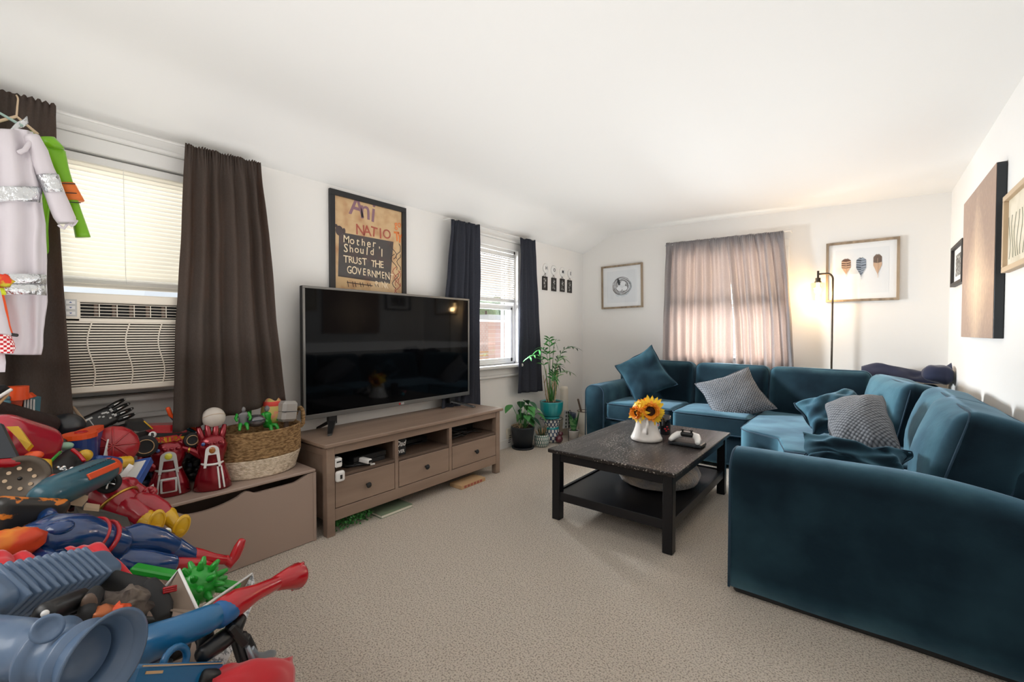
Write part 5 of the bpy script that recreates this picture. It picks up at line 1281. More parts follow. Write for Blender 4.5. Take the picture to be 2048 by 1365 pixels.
# green and grey toys in the basket
def toyman(name, label, c, R_, s, mats, pose='sit'):
    t = thing(name, label, 'toy figure', c, R_)
    m = MB(); m.tube([(0, 0, .02*s), (0, 0, .25*s), (0, 0, .42*s)], [.13*s, .12*s, .16*s], 12, asp=1.25); m.build('torso', mats[0], t, local=True)
    MB().sph((0, .0, .60*s), (.10*s, .10*s, .12*s), 14, 10).build('head', mats[1], t, local=True)
    for d in (-1, 1):
        MB().tube([(0, d*.18*s, .44*s), (.10*s, d*.26*s, .28*s), (.22*s, d*.22*s, .20*s)], [.07*s, .055*s, .05*s], 10).build('arm', mats[2], t, local=True)
        MB().tube([(0, d*.08*s, .02*s), (.25*s, d*.12*s, .02*s), (.34*s, d*.14*s, -.16*s)], [.085*s, .07*s, .05*s], 10).build('leg', mats[3], t, local=True)
    return t
c = on_plane(486, 838, x=-2.565); toyman('toy_figure', 'small green and grey toy creature on the basket rim nearer the ball', c-V((0, 0, .03)), frame_from((1, -.3, 0)), .13, [M_grey, M_grey, M_green, M_green])
c = on_plane(512, 842, x=-2.56); t_ = thing('toy_helmet', 'small shiny grey toy helmet lying on the basket rim', 'toy helmet', c-V((0, 0, .03)))
MB().sph(c, (.045, .047, .034), 20, 12).build('helmet_shell', pm('gunmetal', sg(120, 118, 122), .25, metal=.8), t_); m = MB(); m.tube([c+V((.042*cos(a), .045*sin(a), .006)) for a in [-1+2*k/8 for k in range(9)]], .004, 6); m.build('visor_rim', M_dgrey, t_)
c = on_plane(535, 838, x=-2.60); toyman('toy_figure', 'bright green toy creature behind the grey helmet in the basket', c-V((0, 0, .04)), frame_from((1, .4, 0)), .16, [M_green, M_grey, M_green, M_green])
c = on_plane(498, 812, x=-2.62); MB().tube([c-V((0, .0, .05)), c, c+V((.01, .03, .03))], [.012, .014, .016], 10).top('toy_hand', M_green, 'green toy fist poking up behind the basket rim', 'toy')

# ------------------------------------------------------------------ toy gloves
def glove(label, wrist, up, side, s, fist, seed):
    """up: direction from cuff to fingers; side: thumb side; palm normal away from the room"""
    up = V(up).normalized(); side = V(side).normalized(); R_ = frame_from(side, up)
    t = thing('toy_glove', label, 'toy glove', wrist, R_)
    m = MB(); T = [(0, .070, .75), (.004, .078, .75), (.06, .068, .75), (.12, .050, .8), (.15, .046, .8), (.165, .050, .75), (.19, .058, .62), (.225, .062, .55), (.25, .054, .5)]
    m.tube([(0, 0, z*s) for z, r, a in T], [r*s for z, r, a in T], 24, asp=.8, up=(1, 0, 0)); m.build('gauntlet_body', M_crim, t, local=True)
    if not fist:
        for k, (x, l, b) in enumerate(((-.036, .085, -.10), (-.012, .10, -.03), (.013, .105, .04), (.036, .09, .12))):
            f = MB(); f.tube([(x*s, 0, .235*s), ((x+b*.05)*s, -.006*s, (.235+l*.45)*s), ((x+b*.10)*s, .004*s, (.235+l*.75)*s), ((x+b*.14)*s, .016*s, (.235+l)*s)], [.0145*s, .0135*s, .0125*s, .0095*s], 12); fo = f.build('finger', M_crim, t, local=True)
            MB().lathe([(.0150*s, -.006*s), (.0158*s, 0), (.0150*s, .006*s)], (x*s, 0, .248*s), 14, closed_ends=False).build('gold_ring', M_gold, fo, local=True)
        f = MB(); f.tube([(.040*s, 0, .175*s), (.075*s, .004*s, .205*s), (.105*s, .008*s, .222*s), (.128*s, .012*s, .236*s)], [.020*s, .017*s, .015*s, .010*s], 12); th = f.build('thumb', M_crim, t, local=True)
        MB().sph((.088*s, .005*s, .212*s), (.010*s, .017*s, .017*s), 12, 8).build('gold_ring', M_gold, th, local=True)
    else:
        for k, x in enumerate((-.042, -.016, .011, .038)):
            f = MB(); f.tube([(x*s, .0*s, .225*s), (x*s, -.002*s, .268*s), (x*s, .034*s, .272*s), (x*s, .048*s, .245*s), (x*s, .036*s, .222*s)], [.017*s, .0175*s, .017*s, .016*s, .013*s], 12); f.build('finger', M_crim, t, local=True)
        f = MB(); f.tube([(.045*s, 0, .150*s), (.078*s, .012*s, .175*s), (.082*s, .03*s, .215*s), (.055*s, .05*s, .236*s)], [.026*s, .026*s, .022*s, .015*s], 12); f.build('thumb', M_crim, t, local=True)
    # back plate (side facing the camera is -y local)
    y = -.052*s
    pl_ = M_white if not fist else M_lgrey
    pts = [(.030*cos(a)*s*.9, 0, (.205+.028*sin(a))*s) for a in [pi*k/8 for k in range(9)]]+[(-.034*s, 0, .12*s), (-.024*s, 0, .12*s), (-.016*s, 0, .185*s), (.016*s, 0, .185*s), (.024*s, 0, .12*s), (.034*s, 0, .12*s)]
    m = MB(Matrix.Translation((0, -.040*s, 0))); m.prism(pts, (0, -.010*s, 0)); bp = m.build('back_plate', pl_, t, local=True)
    MB().sph((0, -.051*s, .208*s), (.013*s, .006*s, .017*s), 16, 10).build('gem', pm('amber_gem', (.35, .12, .02), .15, coat=1) if not fist else pm('yellow_gem', (.7, .65, .05), .2, coat=1), bp, local=True)
    for k, x in enumerate((-.034, -.011, .012, .034)):
        MB().sph((x*s, -.046*s, .243*s), (.008*s, .006*s, .0095*s), 12, 8).build('gem', pm('blue_gem', (.03, .08, .25), .15, coat=1) if k == 3 else M_crim, bp, local=True)
    for x in (-.040, -.024) if not fist else (-.032, .034):
        m = MB(); m.tube([(x*1.15*s, (-.066+.012*abs(x)/.04)*s, .012*s), (x*s, (-.060+.012*abs(x)/.04)*s, .07*s), (x*.85*s, (-.046+.01*abs(x)/.04)*s, .118*s)], .0042*s, 6); m.build('trim_stripe', pl_, t, local=True)
    if fist:
        m = MB(); m.soft((0, -.062*s, .062*s), (.056*s, .014*s, .075*s), .006*s, 2, 2); m.build('wrist_plate', pl_, t, local=True)
        m = MB(); m.soft((0, -.068*s, .062*s), (.042*s, .012*s, .058*s), .005*s, 2, 2); m.build('ruby_plate', M_crim, t, local=True)
    m = MB(); m.tube([(.052*cos(a)*s*.80, .052*sin(a)*s*1.0, .135*s) for a in [2*pi*k/20 for k in range(20)]], .006*s, 6, closed=True); m.build('wrist_band', pl_, t, local=True)
    Fl = Matrix.Diagonal((1.25 if fist else 1.1, -1, 1, 1))
    for o in t.children_recursive: o.data.transform(Fl); o.data.flip_normals()
    return t
wv = P(422, 982, 2, .415)+V((-.04, .02, 0)); hd_ = (V((0, 0, 0))-V((wv.x, wv.y, 0))).normalized(); sd = V((0, 0, 1)).cross(hd_)
glove('open red toy glove with white trim and raised fingers beside the basket', wv, V((0, 0, 1)) + sd*.10, -sd, .96, False, 1)
wv2 = P(330, 998, 2, .415)+V((-.06, .03, 0)); hd2 = (-V((wv2.x, wv2.y, 0))).normalized(); sd2 = V((0, 0, 1)).cross(hd2)
glove('clenched red toy glove with a yellow gem on its back plate', wv2, V((0, 0, 1))-sd2*.10, -sd2, .92, True, 2)
# black jointed robot toy between the gloves
c = P(392, 960, 2, .415)+V((-.10, .06, 0)); t_ = thing('toy_robot', 'black jointed toy robot in shadow between the two red gloves', 'toy figure', c)
MB().soft(c+V((0, 0, .10)), (.10, .09, .16), .015, 2, 3, wr=.012, ws=30).build('robot_body', M_black, t_)
for d in (-1, 1): MB().tube([c+V((.02, d*.05, .15)), c+V((.05, d*.08, .10)), c+V((.07, d*.07, .03))], [.022, .018, .015], 8).build('robot_arm', M_dgrey, t_)
m = MB()
for k in range(6): m.box(c+V((.055, -.03+.011*k, .15)), c+V((.075, -.024+.011*k, .19-.004*k)), .001)
m.build('chrome_fins', M_chrome, t_)

# ------------------------------------------------------------------ helpers for the near heap
def HX(u, v, x): return P(u, v, 0, x)
def tub(name, mat, t, pts, rad, seg=14, **k):
    return MB().tube(pts, rad, seg, **k).build(name, mat, t)
def boot(name, mat, t, ankle, heel, toe, r):
    ankle, heel, toe = V(ankle), V(heel), V(toe)
    m = MB(); m.tube([ankle, heel.lerp(ankle, .25), heel.lerp(toe, .35), heel.lerp(toe, .75), toe], [r*.85, r*1.05, r*1.0, r*.95, r*.7], 16); return m.build(name, mat, t)
# blue figure lying across the heap
F_ = lambda u, v, x=-1.62: HX(u, v, x)
c = F_(150, 1085, -1.60)
t_ = thing('toy_figure', 'big blue plastic toy figure lying on its back with red belt and boots', 'toy figure', c-V((0, 0, .08)))
MB().tube([F_(70, 1085, -1.56), F_(105, 1075, -1.58), F_(150, 1070, -1.60), F_(190, 1080, -1.62), F_(225, 1090, -1.63)], [0.0451, 0.05576, 0.05248, 0.04756, 0.04756], 22, asp=1.35).build('torso', pm('deep_blue_plastic', (.004, .035, .14), .2, coat=.7), t_)
a = F_(200, 1082, -1.62); d = (F_(225, 1090, -1.63)-F_(190, 1080, -1.62)).normalized(); n1 = d.orthogonal().normalized(); n2 = d.cross(n1)
up_ = (V((0, 0, 1))-d*d.z).normalized(); sd_ = d.cross(up_)
MB().tube([a+up_*.050*cos(k*pi/12)+sd_*.066*sin(k*pi/12) for k in range(24)], .006, 8, closed=True).build('belt', M_red, t_)
MB().tube([a-d*.028+up_*.051*cos(k*pi/12)+sd_*.067*sin(k*pi/12) for k in range(24)], .0045, 8, closed=True).build('belt_trim', M_red, t_)
lg = MB().tube([F_(228, 1085, -1.62), F_(270, 1078, -1.63), F_(310, 1082, -1.64), F_(345, 1097, -1.65)], [0.0328, 0.04264, 0.03854, 0.03116], 18).build('thigh', MC['deep_blue_plastic'], t_)
MB().tube([F_(345, 1097, -1.65), F_(370, 1110, -1.66), F_(392, 1117, -1.66)], [0.0328, 0.02952, 0.02296], 18).build('knee', MC['deep_blue_plastic'], t_)
MB().tube([F_(385, 1112, -1.66), F_(400, 1114, -1.66), F_(425, 1118, -1.66), F_(452, 1121, -1.66)], [0.0246, 0.02296, 0.01722, 0.01476], 18).build('boot_shaft', M_red, t_)
boot('boot_foot', M_red, t_, F_(450, 1119, -1.66), F_(462, 1130, -1.66), F_(484, 1082, -1.66), .017)
MB().tube([F_(245, 1120, -1.60), F_(290, 1128, -1.58), F_(340, 1130, -1.60)], [0.03444, 0.0369, 0.02788], 16).build('thigh', MC['deep_blue_plastic'], t_)
MB().tube([F_(345, 1130, -1.62), F_(400, 1128, -1.62), F_(425, 1136, -1.64)], [0.02132, 0.0164, 0.01394], 16).build('boot_shaft', M_red, t_)
for q, (u, v, r) in enumerate(((118, 1058, .030), (108, 1100, .034))): MB().sph(F_(u, v, -1.54), (r*.9, r*1.0, r*.65), 16, 10).build('chest_plate', MC['deep_blue_plastic'], t_)
MB().tube([F_(100, 1045, -1.66), F_(92, 1030, -1.70), F_(105, 1020, -1.74)], [0.02296, 0.01968, 0.01476], 12).build('upper_arm', MC['deep_blue_plastic'], t_)
MB().tube([F_(80, 1120, -1.5), F_(105, 1130, -1.46), F_(135, 1122, -1.46)], [0.02788, 0.02624, 0.0205], 12).build('upper_arm', MC['deep_blue_plastic'], t_)
# long leg with red boot, nearest the camera
G_ = lambda u, v, x=-1.02: HX(u, v, x)
t_ = thing('toy_figure', 'slim blue toy leg in a long red boot pointing out over the carpet', 'toy figure', G_(250, 1310, -.98)-V((0, 0, .04)))
tub('thigh', M_lblue, t_, [G_(232, 1322, -1.06), G_(290, 1290, -1.03), G_(350, 1268, -1.01), G_(415, 1240, -1.0), G_(450, 1223, -1.02)], [.036, .033, .029, .026, .019], 20)
tub('knee', pm('mid_blue_plastic', (.01, .10, .28), .35), t_, [G_(440, 1230, -1.01), G_(462, 1220, -1.02)], [.026, .022], 18)
tub('boot_shaft', M_red, t_, [G_(445, 1222, -1.02), G_(475, 1205, -1.03), G_(510, 1187, -1.05), G_(555, 1166, -1.07)], [.026, .027, .018, .015], 20)
tub('boot_foot', M_red, t_, [G_(548, 1169, -1.07), G_(575, 1158, -1.08), G_(594, 1153, -1.09)], [.016, .024, .031], 18)
a = G_(596, 1153, -1.09); m = MB(); dd = ((G_(600, 1152, -1.09)-G_(575, 1158, -1.08)).normalized()+.9*(V((0, 0, CH))-a).normalized()).normalized(); uu = (G_(618, 1122, -1.09)-G_(597, 1180, -1.09)).normalized()
Rs = frame_from(uu, dd); m.sph((0, 0, 0), (.034, .029, .008), 24, 10, M=Matrix.Translation(a) @ Rs.to_4x4()); so_ = m.build('boot_sole', M_red, t_)
m = MB(); m.sph((0, 0, .007), (.026, .021, .0025), 20, 8, M=Matrix.Translation(a) @ Rs.to_4x4()); m.build('sole_inset', pm('pink_plastic', (.75, .10, .14), .4), so_)
# red figure with yellow boots
K_ = lambda u, v, x=-1.98: HX(u, v, x)
t_ = thing('toy_figure', 'muscular crimson toy figure with flat yellow boot soles', 'toy figure', K_(260, 1020)-V((0, 0, .08)))
GR = pm('garnet_plastic', (.33, .008, .02), .25, coat=.5)
MB().tube([K_(205, 985, -2.05), K_(228, 990, -2.03), K_(245, 1005, -2.0), K_(262, 1020, -1.98)], [.048, .056, .045, .042], 22, asp=1.2).build('torso', GR, t_)
a = K_(238, 1000, -2.01); d = (K_(262, 1020, -1.98)-K_(228, 990, -2.03)).normalized(); up_ = (V((0, 0, 1))-d*d.z).normalized(); sd_ = d.cross(up_)
MB().tube([a+up_*.050*cos(k*pi/12)+sd_*.060*sin(k*pi/12) for k in range(24)], .005, 6, closed=True).build('gold_belt', M_gold, t_)
for (p0, p1, p2, p3, sole) in (((248, 1012), (262, 1020), (278, 1027), (290, 1037), ((318, 1020), (308, 1070))), ((275, 1005), (300, 1012), (322, 1022), (334, 1032), ((372, 1030), (354, 1078)))):
    MB().tube([K_(*p0), K_(*p1, -1.96), K_(*p2, -1.94), K_(p3[0]-4, p3[1]-1, -1.92)], [.036, .040, .033, .029], 16).build('thigh', GR, t_)
    s0 = K_(*sole[0], -1.86); s1 = K_(*sole[1], -1.86); sc_ = s0.lerp(s1, .5)
    MB().tube([K_(*p3, -1.92), K_(p3[0]+7, p3[1]+6, -1.90), s1.lerp(s0, .35)-V((.02, 0, 0)), s1.lerp(s0, .30)], [.030, .024, .016, .018], 14).build('boot_shaft', M_yel, t_)
    uu = (s0-s1).normalized(); nn = (V((0, 0, CH))-sc_).normalized()*.8+V((.3, .3, 0)); Rs = frame_from(uu, nn)
    m = MB(); m.sph((0, 0, 0), ((s0-s1).length*.52, .026, .010), 22, 10, M=Matrix.Translation(sc_) @ Rs.to_4x4()); bs = m.build('boot_sole', M_yel, t_)
    m = MB(); m.tube([Matrix.Translation(sc_) @ Rs.to_4x4() @ V(((s0-s1).length*.42*cos(k*pi/10), .019*sin(k*pi/10), .0085)) for k in range(20)], .0009, 4, closed=True); m.build('sole_groove', pm('ochre_plastic', (.55, .30, .01), .4), bs)
MB().tube([K_(262, 975, -2.06), K_(282, 985, -2.04), K_(292, 1000, -2.0)], [.026, .022, .018], 12).build('forearm', GR, t_)
MB().sph(K_(250, 972, -2.06), (.040, .040, .030), 16, 10, wr=.15).build('shoulder', GR, t_)
hnd = MB().sph(K_(299, 986, -2.0), (.020, .024, .022), 14, 8).build('fist', GR, t_)
for k in range(4): MB().sph(K_(301+k*2, 978+k*5, -1.985), .0085, 10, 6).build('knuckle', GR, hnd)
# teal dart blaster with an orange slide
a, b = HX(85, 995, -1.75), HX(212, 940, -1.98)
t_ = thing('toy_blaster', 'teal toy blaster barrel with an orange slide lying across the heap', 'toy blaster', a.lerp(b, .5)-V((0, 0, .05)))
MB().tube([a, a.lerp(b, .15), a.lerp(b, .85), b], [.035, .046, .046, .038], 20).build('barrel', M_teal, t_)
MB().tube([b.lerp(a, .06), b+(b-a).normalized()*.02], [.040, .036], 18).build('orange_muzzle', M_org, t_)
uu = (b-a).normalized(); nn = (V((0, 0, CH))-a.lerp(b, .65)).normalized(); Rb = frame_from(uu, nn); Mb = Matrix.Translation(a.lerp(b, .66)) @ Rb.to_4x4()
MB(Mb).box((-.075, -.010, .040), (.075, .010, .050), .003).build('orange_slide', M_org, t_)
m = MB(Mb)
for k in range(12): m.box((-.08+k*.014, .026, .033), (-.076+k*.014, .029, .041), 0)
m.build('vent_dots', M_dgrey, t_)
MB().tube([HX(85, 985, -1.8), HX(112, 962, -1.85)], [.018, .022], 10).build('orange_grip', M_org, t_)
# grey blue ribbed handle in the foreground
a, b = HX(-40, 1200, -1.12), HX(208, 1135, -1.34)
t_ = thing('toy_blaster', 'thick ribbed blue grey blaster handle in front of the red cape', 'toy blaster', a.lerp(b, .5)-V((0, 0, .06)))
uu = (b-a).normalized(); nn = (V((0, 0, CH))-a.lerp(b, .5)).normalized()+V((0, 0, .5)); Rb = frame_from(uu, nn); Mb = Matrix.Translation(a) @ Rb.to_4x4(); L_ = (b-a).length
m = MB(Mb); m.soft((L_/2, 0, 0), (L_+.03, .075, .056), .024, 4, 4); gh = m.build('handle_core', M_gb, t_)
m = MB(Mb); k = 0
while .03+k*.021 < L_-.045: m.soft((.03+k*.021, 0, 0), (.010, .084, .066), .0048, 2, 3); k += 1
m.build('grip_ribs', M_gb, t_)
# big blue grey blaster muzzle at the lower edge
a, b = HX(-90, 1285, -1.04), HX(196, 1320, -.84)
t_ = thing('toy_blaster', 'large blue grey blaster with a flared open muzzle in the near corner', 'toy blaster', a.lerp(b, .5)-V((0, 0, .07)))
uu = (b-a).normalized(); L_ = (b-a).length; Rz_ = frame_from(uu.orthogonal(), uu); Mb = Matrix.Translation(a) @ Rz_.to_4x4()
m = MB(Mb); m.lathe([(r_*.76, z_) for r_, z_ in [(.050, 0), (.052, L_*.45), (.048, L_*.5), (.047, L_*.60), (.060, L_*.66), (.062, L_*.68), (.050, L_*.70), (.046, L_*.78), (.062, L_*.86), (.064, L_*.88), (.052, L_*.90), (.056, L_*.95), (.082, L_*1.04), (.086, L_*1.05), (.080, L_*1.055), (.070, L_*1.0), (.052, L_*.9), (.044, L_*.8), (.001, L_*.79)]], seg=36); m.build('muzzle', M_gb, t_)
q0 = HX(95, 1258, -.90); nn = (V((0, 0, CH))-q0).normalized(); m = MB(); m.lathe([(.001, .0), (.014, .0), (.018, .004), (.018, .008), (.014, .009), (.010, .005), (.001, .005)], seg=20, M=Matrix.Translation(q0+nn*.022) @ frame_from(nn.orthogonal(), nn).to_4x4()); m.build('screw_boss', M_gb, t_)
# green spiky club
c = HX(398, 1170, -1.32); t_ = thing('toy_club', 'bright green spiky toy club head beside the white perforated panels', 'toy club', c-V((0, 0, .045)))
MB().sph(c, (.044, .044, .046), 22, 14).build('club_head', M_green, t_)
rr = random.Random(5)
for k in range(34):
    z = 1-2*(k+.5)/34; a_ = k*2.399; d = V((sqrt(1-z*z)*cos(a_), sqrt(1-z*z)*sin(a_), z)); MB().tube([c+d*.040, c+d*.053, c+d*.063], [.009, .0078, .005], 8).build('spike', M_green, t_)
MB().box((0, 0, 0), (.26, .03, .018), .006, M=Matrix.Translation(HX(255, 1150, -1.45)) @ frame_from(HX(375, 1172, -1.36)-HX(255, 1150, -1.45)).to_4x4()).build('club_handle', M_green, t_)
# white perforated folded case
t_ = thing('toy_case', 'open white perforated toy case with brown inner faces by the green club', 'toy case', HX(420, 1240, -1.2)-V((0, 0, .05)))
def panel(name, pts, d, mats, parent): 
    m = MB(); m.prism(pts, d); return m.build(name, mats, parent)
M_perf = pm('perforated_white', sg(205, 205, 205), .5, var=(120, sg(120, 122, 125), .50, .56)); M_kraft = pm('kraft_inner', sg(128, 112, 98), .8)
n_ = V((.003, -.002, .0))
pA = [HX(358, 1140, -1.25), HX(396, 1222, -1.15), HX(372, 1226, -1.12), HX(320, 1215, -1.22), HX(333, 1180, -1.26)]; panel('inner_face', pA, (.002, -.002, -.002), M_kraft, t_)
m = MB(); m.tube([HX(333, 1172, -1.25), HX(358, 1140, -1.25), HX(397, 1224, -1.15)], .0035, 6); m.tube([HX(397, 1224, -1.15), HX(408, 1214, -1.18), HX(504, 1148, -1.35)], .003, 6); m.build('white_edge', M_white, t_)
pB = [HX(400, 1228, -1.15), HX(410, 1208, -1.20), HX(502, 1150, -1.36), HX(488, 1180, -1.34), HX(430, 1232, -1.18)]; panel('inner_face', pB, (.002, .002, -.002), M_kraft, t_)
pC = [HX(504, 1148, -1.35), HX(510, 1192, -1.28), HX(480, 1262, -1.16), HX(440, 1345, -1.05), HX(420, 1330, -1.05), HX(452, 1240, -1.16), HX(488, 1178, -1.32)]; panel('perforated_face', pC, (.001, .003, -.003), M_perf, t_)
# black toy legs with silver shin guards
t_ = thing('toy_figure', 'black armoured toy legs with silver shin plates at the heap edge', 'toy figure', HX(470, 1290, -1.02)-V((0, 0, .06)))
tub('thigh', M_black, t_, [HX(405, 1310, -.98), HX(440, 1285, -1.0), HX(470, 1262, -1.02)], [.016, .019, .017], 12)
tub('thigh', M_black, t_, [HX(470, 1255, -1.02), HX(482, 1238, -1.03)], [.017, .012], 12)
tub('shin', M_black, t_, [HX(478, 1275, -1.03), HX(482, 1300, -1.02), HX(490, 1330, -1.0)], [.017, .014, .012], 12)
tub('shin', M_black, t_, [HX(488, 1280, -1.05), HX(500, 1300, -1.05), HX(510, 1318, -1.05)], [.014, .013, .010], 12)
MB().box((-.03, -.012, -.008), (.03, .012, .008), .004, M=Matrix.Translation(HX(474, 1270, -1.0)) @ frame_from(HX(495, 1290, -1.0)-HX(465, 1255, -1.0)).to_4x4()).build('knee_armour', M_black, t_)
boot('silver_boot', pm('silver_plastic', sg(140, 150, 158), .3, metal=.6), t_, HX(500, 1300, -1.04), HX(512, 1322, -1.04), HX(546, 1308, -1.08), .011)
tub('silver_plate', MC['silver_plastic'], t_, [HX(495, 1295, -1.0), HX(503, 1318, -.99), HX(510, 1336, -.99)], [.005, .006, .006], 8)
tub('black_foot', M_black, t_, [HX(405, 1262, -1.05), HX(412, 1285, -1.02), HX(408, 1312, -1.0)], [.018, .016, .012], 12)
# blue blaster at the very bottom with moulded text
a, b = HX(245, 1352, -.90), HX(428, 1342, -.98)
t_ = thing('toy_blaster', 'azure toy blaster with a trigger loop along the lower photo edge', 'toy blaster', a.lerp(b, .5)-V((0, 0, .04)))
uu = (b-a).normalized(); nn = (V((0, 0, CH))-a.lerp(b, .5)).normalized(); Rb = frame_from(uu, nn); L_ = (b-a).length; Mb = Matrix.Translation(a) @ Rb.to_4x4()
MB(Mb).box((0, -.045, -.02), (L_, .014, .02), .006).build('blaster_body', M_lblue, t_)
MB(Mb).tube([(L_*.48+.026*cos(k*pi/8), .016+.022*sin(k*pi/8), 0) for k in range(16)], .006, 8, closed=True).build('trigger_loop', M_lblue, t_)
m = MB(Mb); m.box((.01, .010, .0195), (L_-.01, .012, .0215), 0); m.box((.02, .0, .0195), (.055, .004, .0215), 0); m.build('gold_line', M_card, t_)
MB(Mb).tube([(L_*.75, -.01, .018), (L_*.85, -.012, .024), (L_*.97, -.016, .018)], [.014, .016, .012], 12).build('black_grip', M_black, t_)
# red fabric foot at the lower edge
def cloth(name, label, cat, corners, mat, amp=.01, seed=0, top=True, thick=.004, bulge=0, n=18):
    A, Bq, Cq, Dq = [V(c) for c in corners]
    def g(u, v):
        p = A.lerp(Bq, u).lerp(Dq.lerp(Cq, u), v); nrm = (Bq-A).cross(Dq-A).normalized()
        return p+nrm*(amp*noise.noise(V((u*4+seed, v*4, seed)))*2+amp*.5*sin(u*14+seed)+bulge*sin(pi*u)*sin(pi*v))
    m = MB(); m.grid(g, n, n, thick=thick)
    return m.top(name, mat, label, cat)
cloth('fabric_costume', 'red fabric costume piece spilling over the near heap edge', 'costume', [HX(425, 1340, -.96), HX(583, 1315, -1.05), HX(590, 1400, -.95), HX(425, 1400, -.88)], M_redcloth, .004, 2, bulge=-.03)
cloth('toy_cape', 'flat red cape showing between the blue figure and the ribbed handle', 'toy cape', [HX(130, 1100, -1.45), HX(200, 1088, -1.45), HX(275, 1165, -1.30), HX(235, 1170, -1.28)], M_redcloth, .004, 5)
cloth('red_cloth', 'red cloth at the left edge above the ribbed handle', 'cloth', [HX(-30, 1105, -1.45), HX(60, 1110, -1.45), HX(120, 1175, -1.32), HX(-30, 1180, -1.30)], M_redcloth, .006, 7)
# black glove-like boot
t_ = thing('toy_boot', 'matt black rubber toy boot upside down near the green handle', 'toy boot', HX(290, 1185, -1.25)-V((0, 0, .05)))
tub('boot_leg', M_blackm, t_, [HX(222, 1160, -1.30), HX(255, 1172, -1.27), HX(290, 1180, -1.24)], [.020, .022, .022], 14)
tub('boot_foot', M_blackm, t_, [HX(296, 1172, -1.24), HX(312, 1192, -1.22), HX(325, 1215, -1.20), HX(328, 1235, -1.18)], [.020, .022, .020, .015], 14)
t_ = thing('toy_shoe', 'dark hollow toy shoe standing between the ribbed handle and muzzle', 'toy shoe', HX(180, 1215, -1.1)-V((0, 0, .04)))
tub('shoe_body', M_blackm, t_, [HX(192, 1186, -1.12), HX(180, 1205, -1.1), HX(174, 1235, -1.06)], [.014, .019, .018], 14, asp=.8); MB().sph(HX(178, 1212, -1.075), (.008, .012, .022), 14, 8).build('shoe_sole', M_woodd, t_)
a, b = HX(90, 1228, -1.05), HX(160, 1198, -1.12); t_ = thing('toy_sword', 'black toy sheath with a gold line and white studs', 'toy sword', a.lerp(b, .5)-V((0, 0, .02)))
tub('sheath', M_black, t_, [a, b], .018, 10); nn = (V((0, 0, CH))-a).normalized()*.0175
tub('gold_line', M_gold, t_, [a+nn-V((0, 0, .008)), b+nn-V((0, 0, .008))], .002, 6)
for q in (a, b): MB().sph(q+nn, .0055, 12, 8).build('stud', M_white, t_)
# crumpled brown bits
for q, (u, v, x, r, mt, lab) in enumerate(((248, 1215, -1.12, .030, pm('dusty_brown', sg(110, 98, 88), .8, var=(30, sg(60, 50, 46), .4, .6)), 'crumpled grey brown toy wrap between the muzzle and the boot'), (203, 1228, -1.06, .014, pm('copper', sg(170, 95, 55), .35, metal=.4), 'small shiny copper coloured toy head behind the muzzle'), (228, 1232, -1.06, .017, M_org, 'orange plastic scrap tucked behind the big muzzle'))):
    m = MB(); m.sph(HX(u, v, x), (r*1.3, r*1.3, r), 16, 10, wr=.8 if q != 1 else .2); m.top('toy_piece', mt, lab, 'toy')
# orange and black mask, yellow hat brim
t_ = thing('toy_mask', 'black toy mask with orange swirls at the left edge of the heap', 'toy mask', HX(45, 1035, -1.75)-V((0, 0, .06)))
c0 = HX(45, 1035, -1.72)
MB().soft((0, 0, 0), (.15, .08, .10), .022, 3, 4, taper=1.15, M=Matrix.Translation(c0) @ frame_from(HX(95, 1030, -1.75)-HX(0, 1030, -1.7)).to_4x4()).build('mask_shell', pm('swirl_print', (.02, .018, .016), .35, var=(22, sg(215, 120, 30), .56, .60, (1, 1, 2))), t_)
cr_ = thing('toy_mask', 'orange and red muzzle shaped toy mask below the swirled one', 'toy mask', HX(35, 1085, -1.55)-V((0, 0, .05)))
MB().sph(HX(18, 1092, -1.50), (.035, .060, .036), 20, 12, wr=.25).build('mask_shell', pm('orange_red', sg(200, 60, 20), .4, var=(6, sg(215, 140, 30), .5, .6)), cr_)
# toy vehicle: red body, yellow stripe, dark roof, big wheel
t_ = thing('toy_vehicle', 'big red and yellow toy vehicle with a grey hubbed wheel', 'toy vehicle', HX(40, 950, -2.0)-V((0, 0, .12)))
def vv(u, v, x=-2.05): return HX(u, v, x)
m = MB(); Rv = frame_from(vv(80, 900, -2.15)-vv(0, 880, -2.05)); m.soft((0, 0, 0), (.26, .15, .17), .065, 5, 4, M=Matrix.Translation(vv(28, 893, -2.15)) @ Rv.to_4x4()); m.build('vehicle_body', M_crim if False else pm('cherry_plastic', (.42, .010, .03), .2, coat=.7), t_)
m = MB(); m.prism([vv(18, 858, -2.03), vv(42, 857, -2.03), vv(68, 893, -2.0), vv(58, 904, -2.0), vv(40, 880, -2.01)], (.006, -.006, .008)); m.build('yellow_stripe', M_yel, t_)
m = MB(); m.prism([vv(-20, 845, -2.0), vv(8, 850, -2.0), vv(42, 918, -1.95), vv(-20, 922, -1.95)], (.012, -.008, .008)); m.build('grey_cover', M_dgrey, t_)
m = MB(); m.tube([vv(-20, 928, -1.93), vv(35, 927, -1.94), vv(75, 930, -1.97)], [.012, .016, .010], 10); m.build('red_bumper', M_red, t_)
m = MB(); m.tube([vv(70, 928, -1.96), vv(88, 930, -1.97), vv(92, 945, -1.95)], [.018, .022, .014], 10); m.build('yellow_corner', M_yel, t_)
m = MB(); m.sph(vv(68, 912, -1.99), (.022, .022, .014), 14, 8); m.build('orange_light', M_org, t_)
c = vv(40, 958, -1.92); nn = (V((0, 0, CH))-c).normalized()+V((.15, -.1, .1)); Mw = Matrix.Translation(c) @ frame_from(nn.orthogonal(), nn).to_4x4()
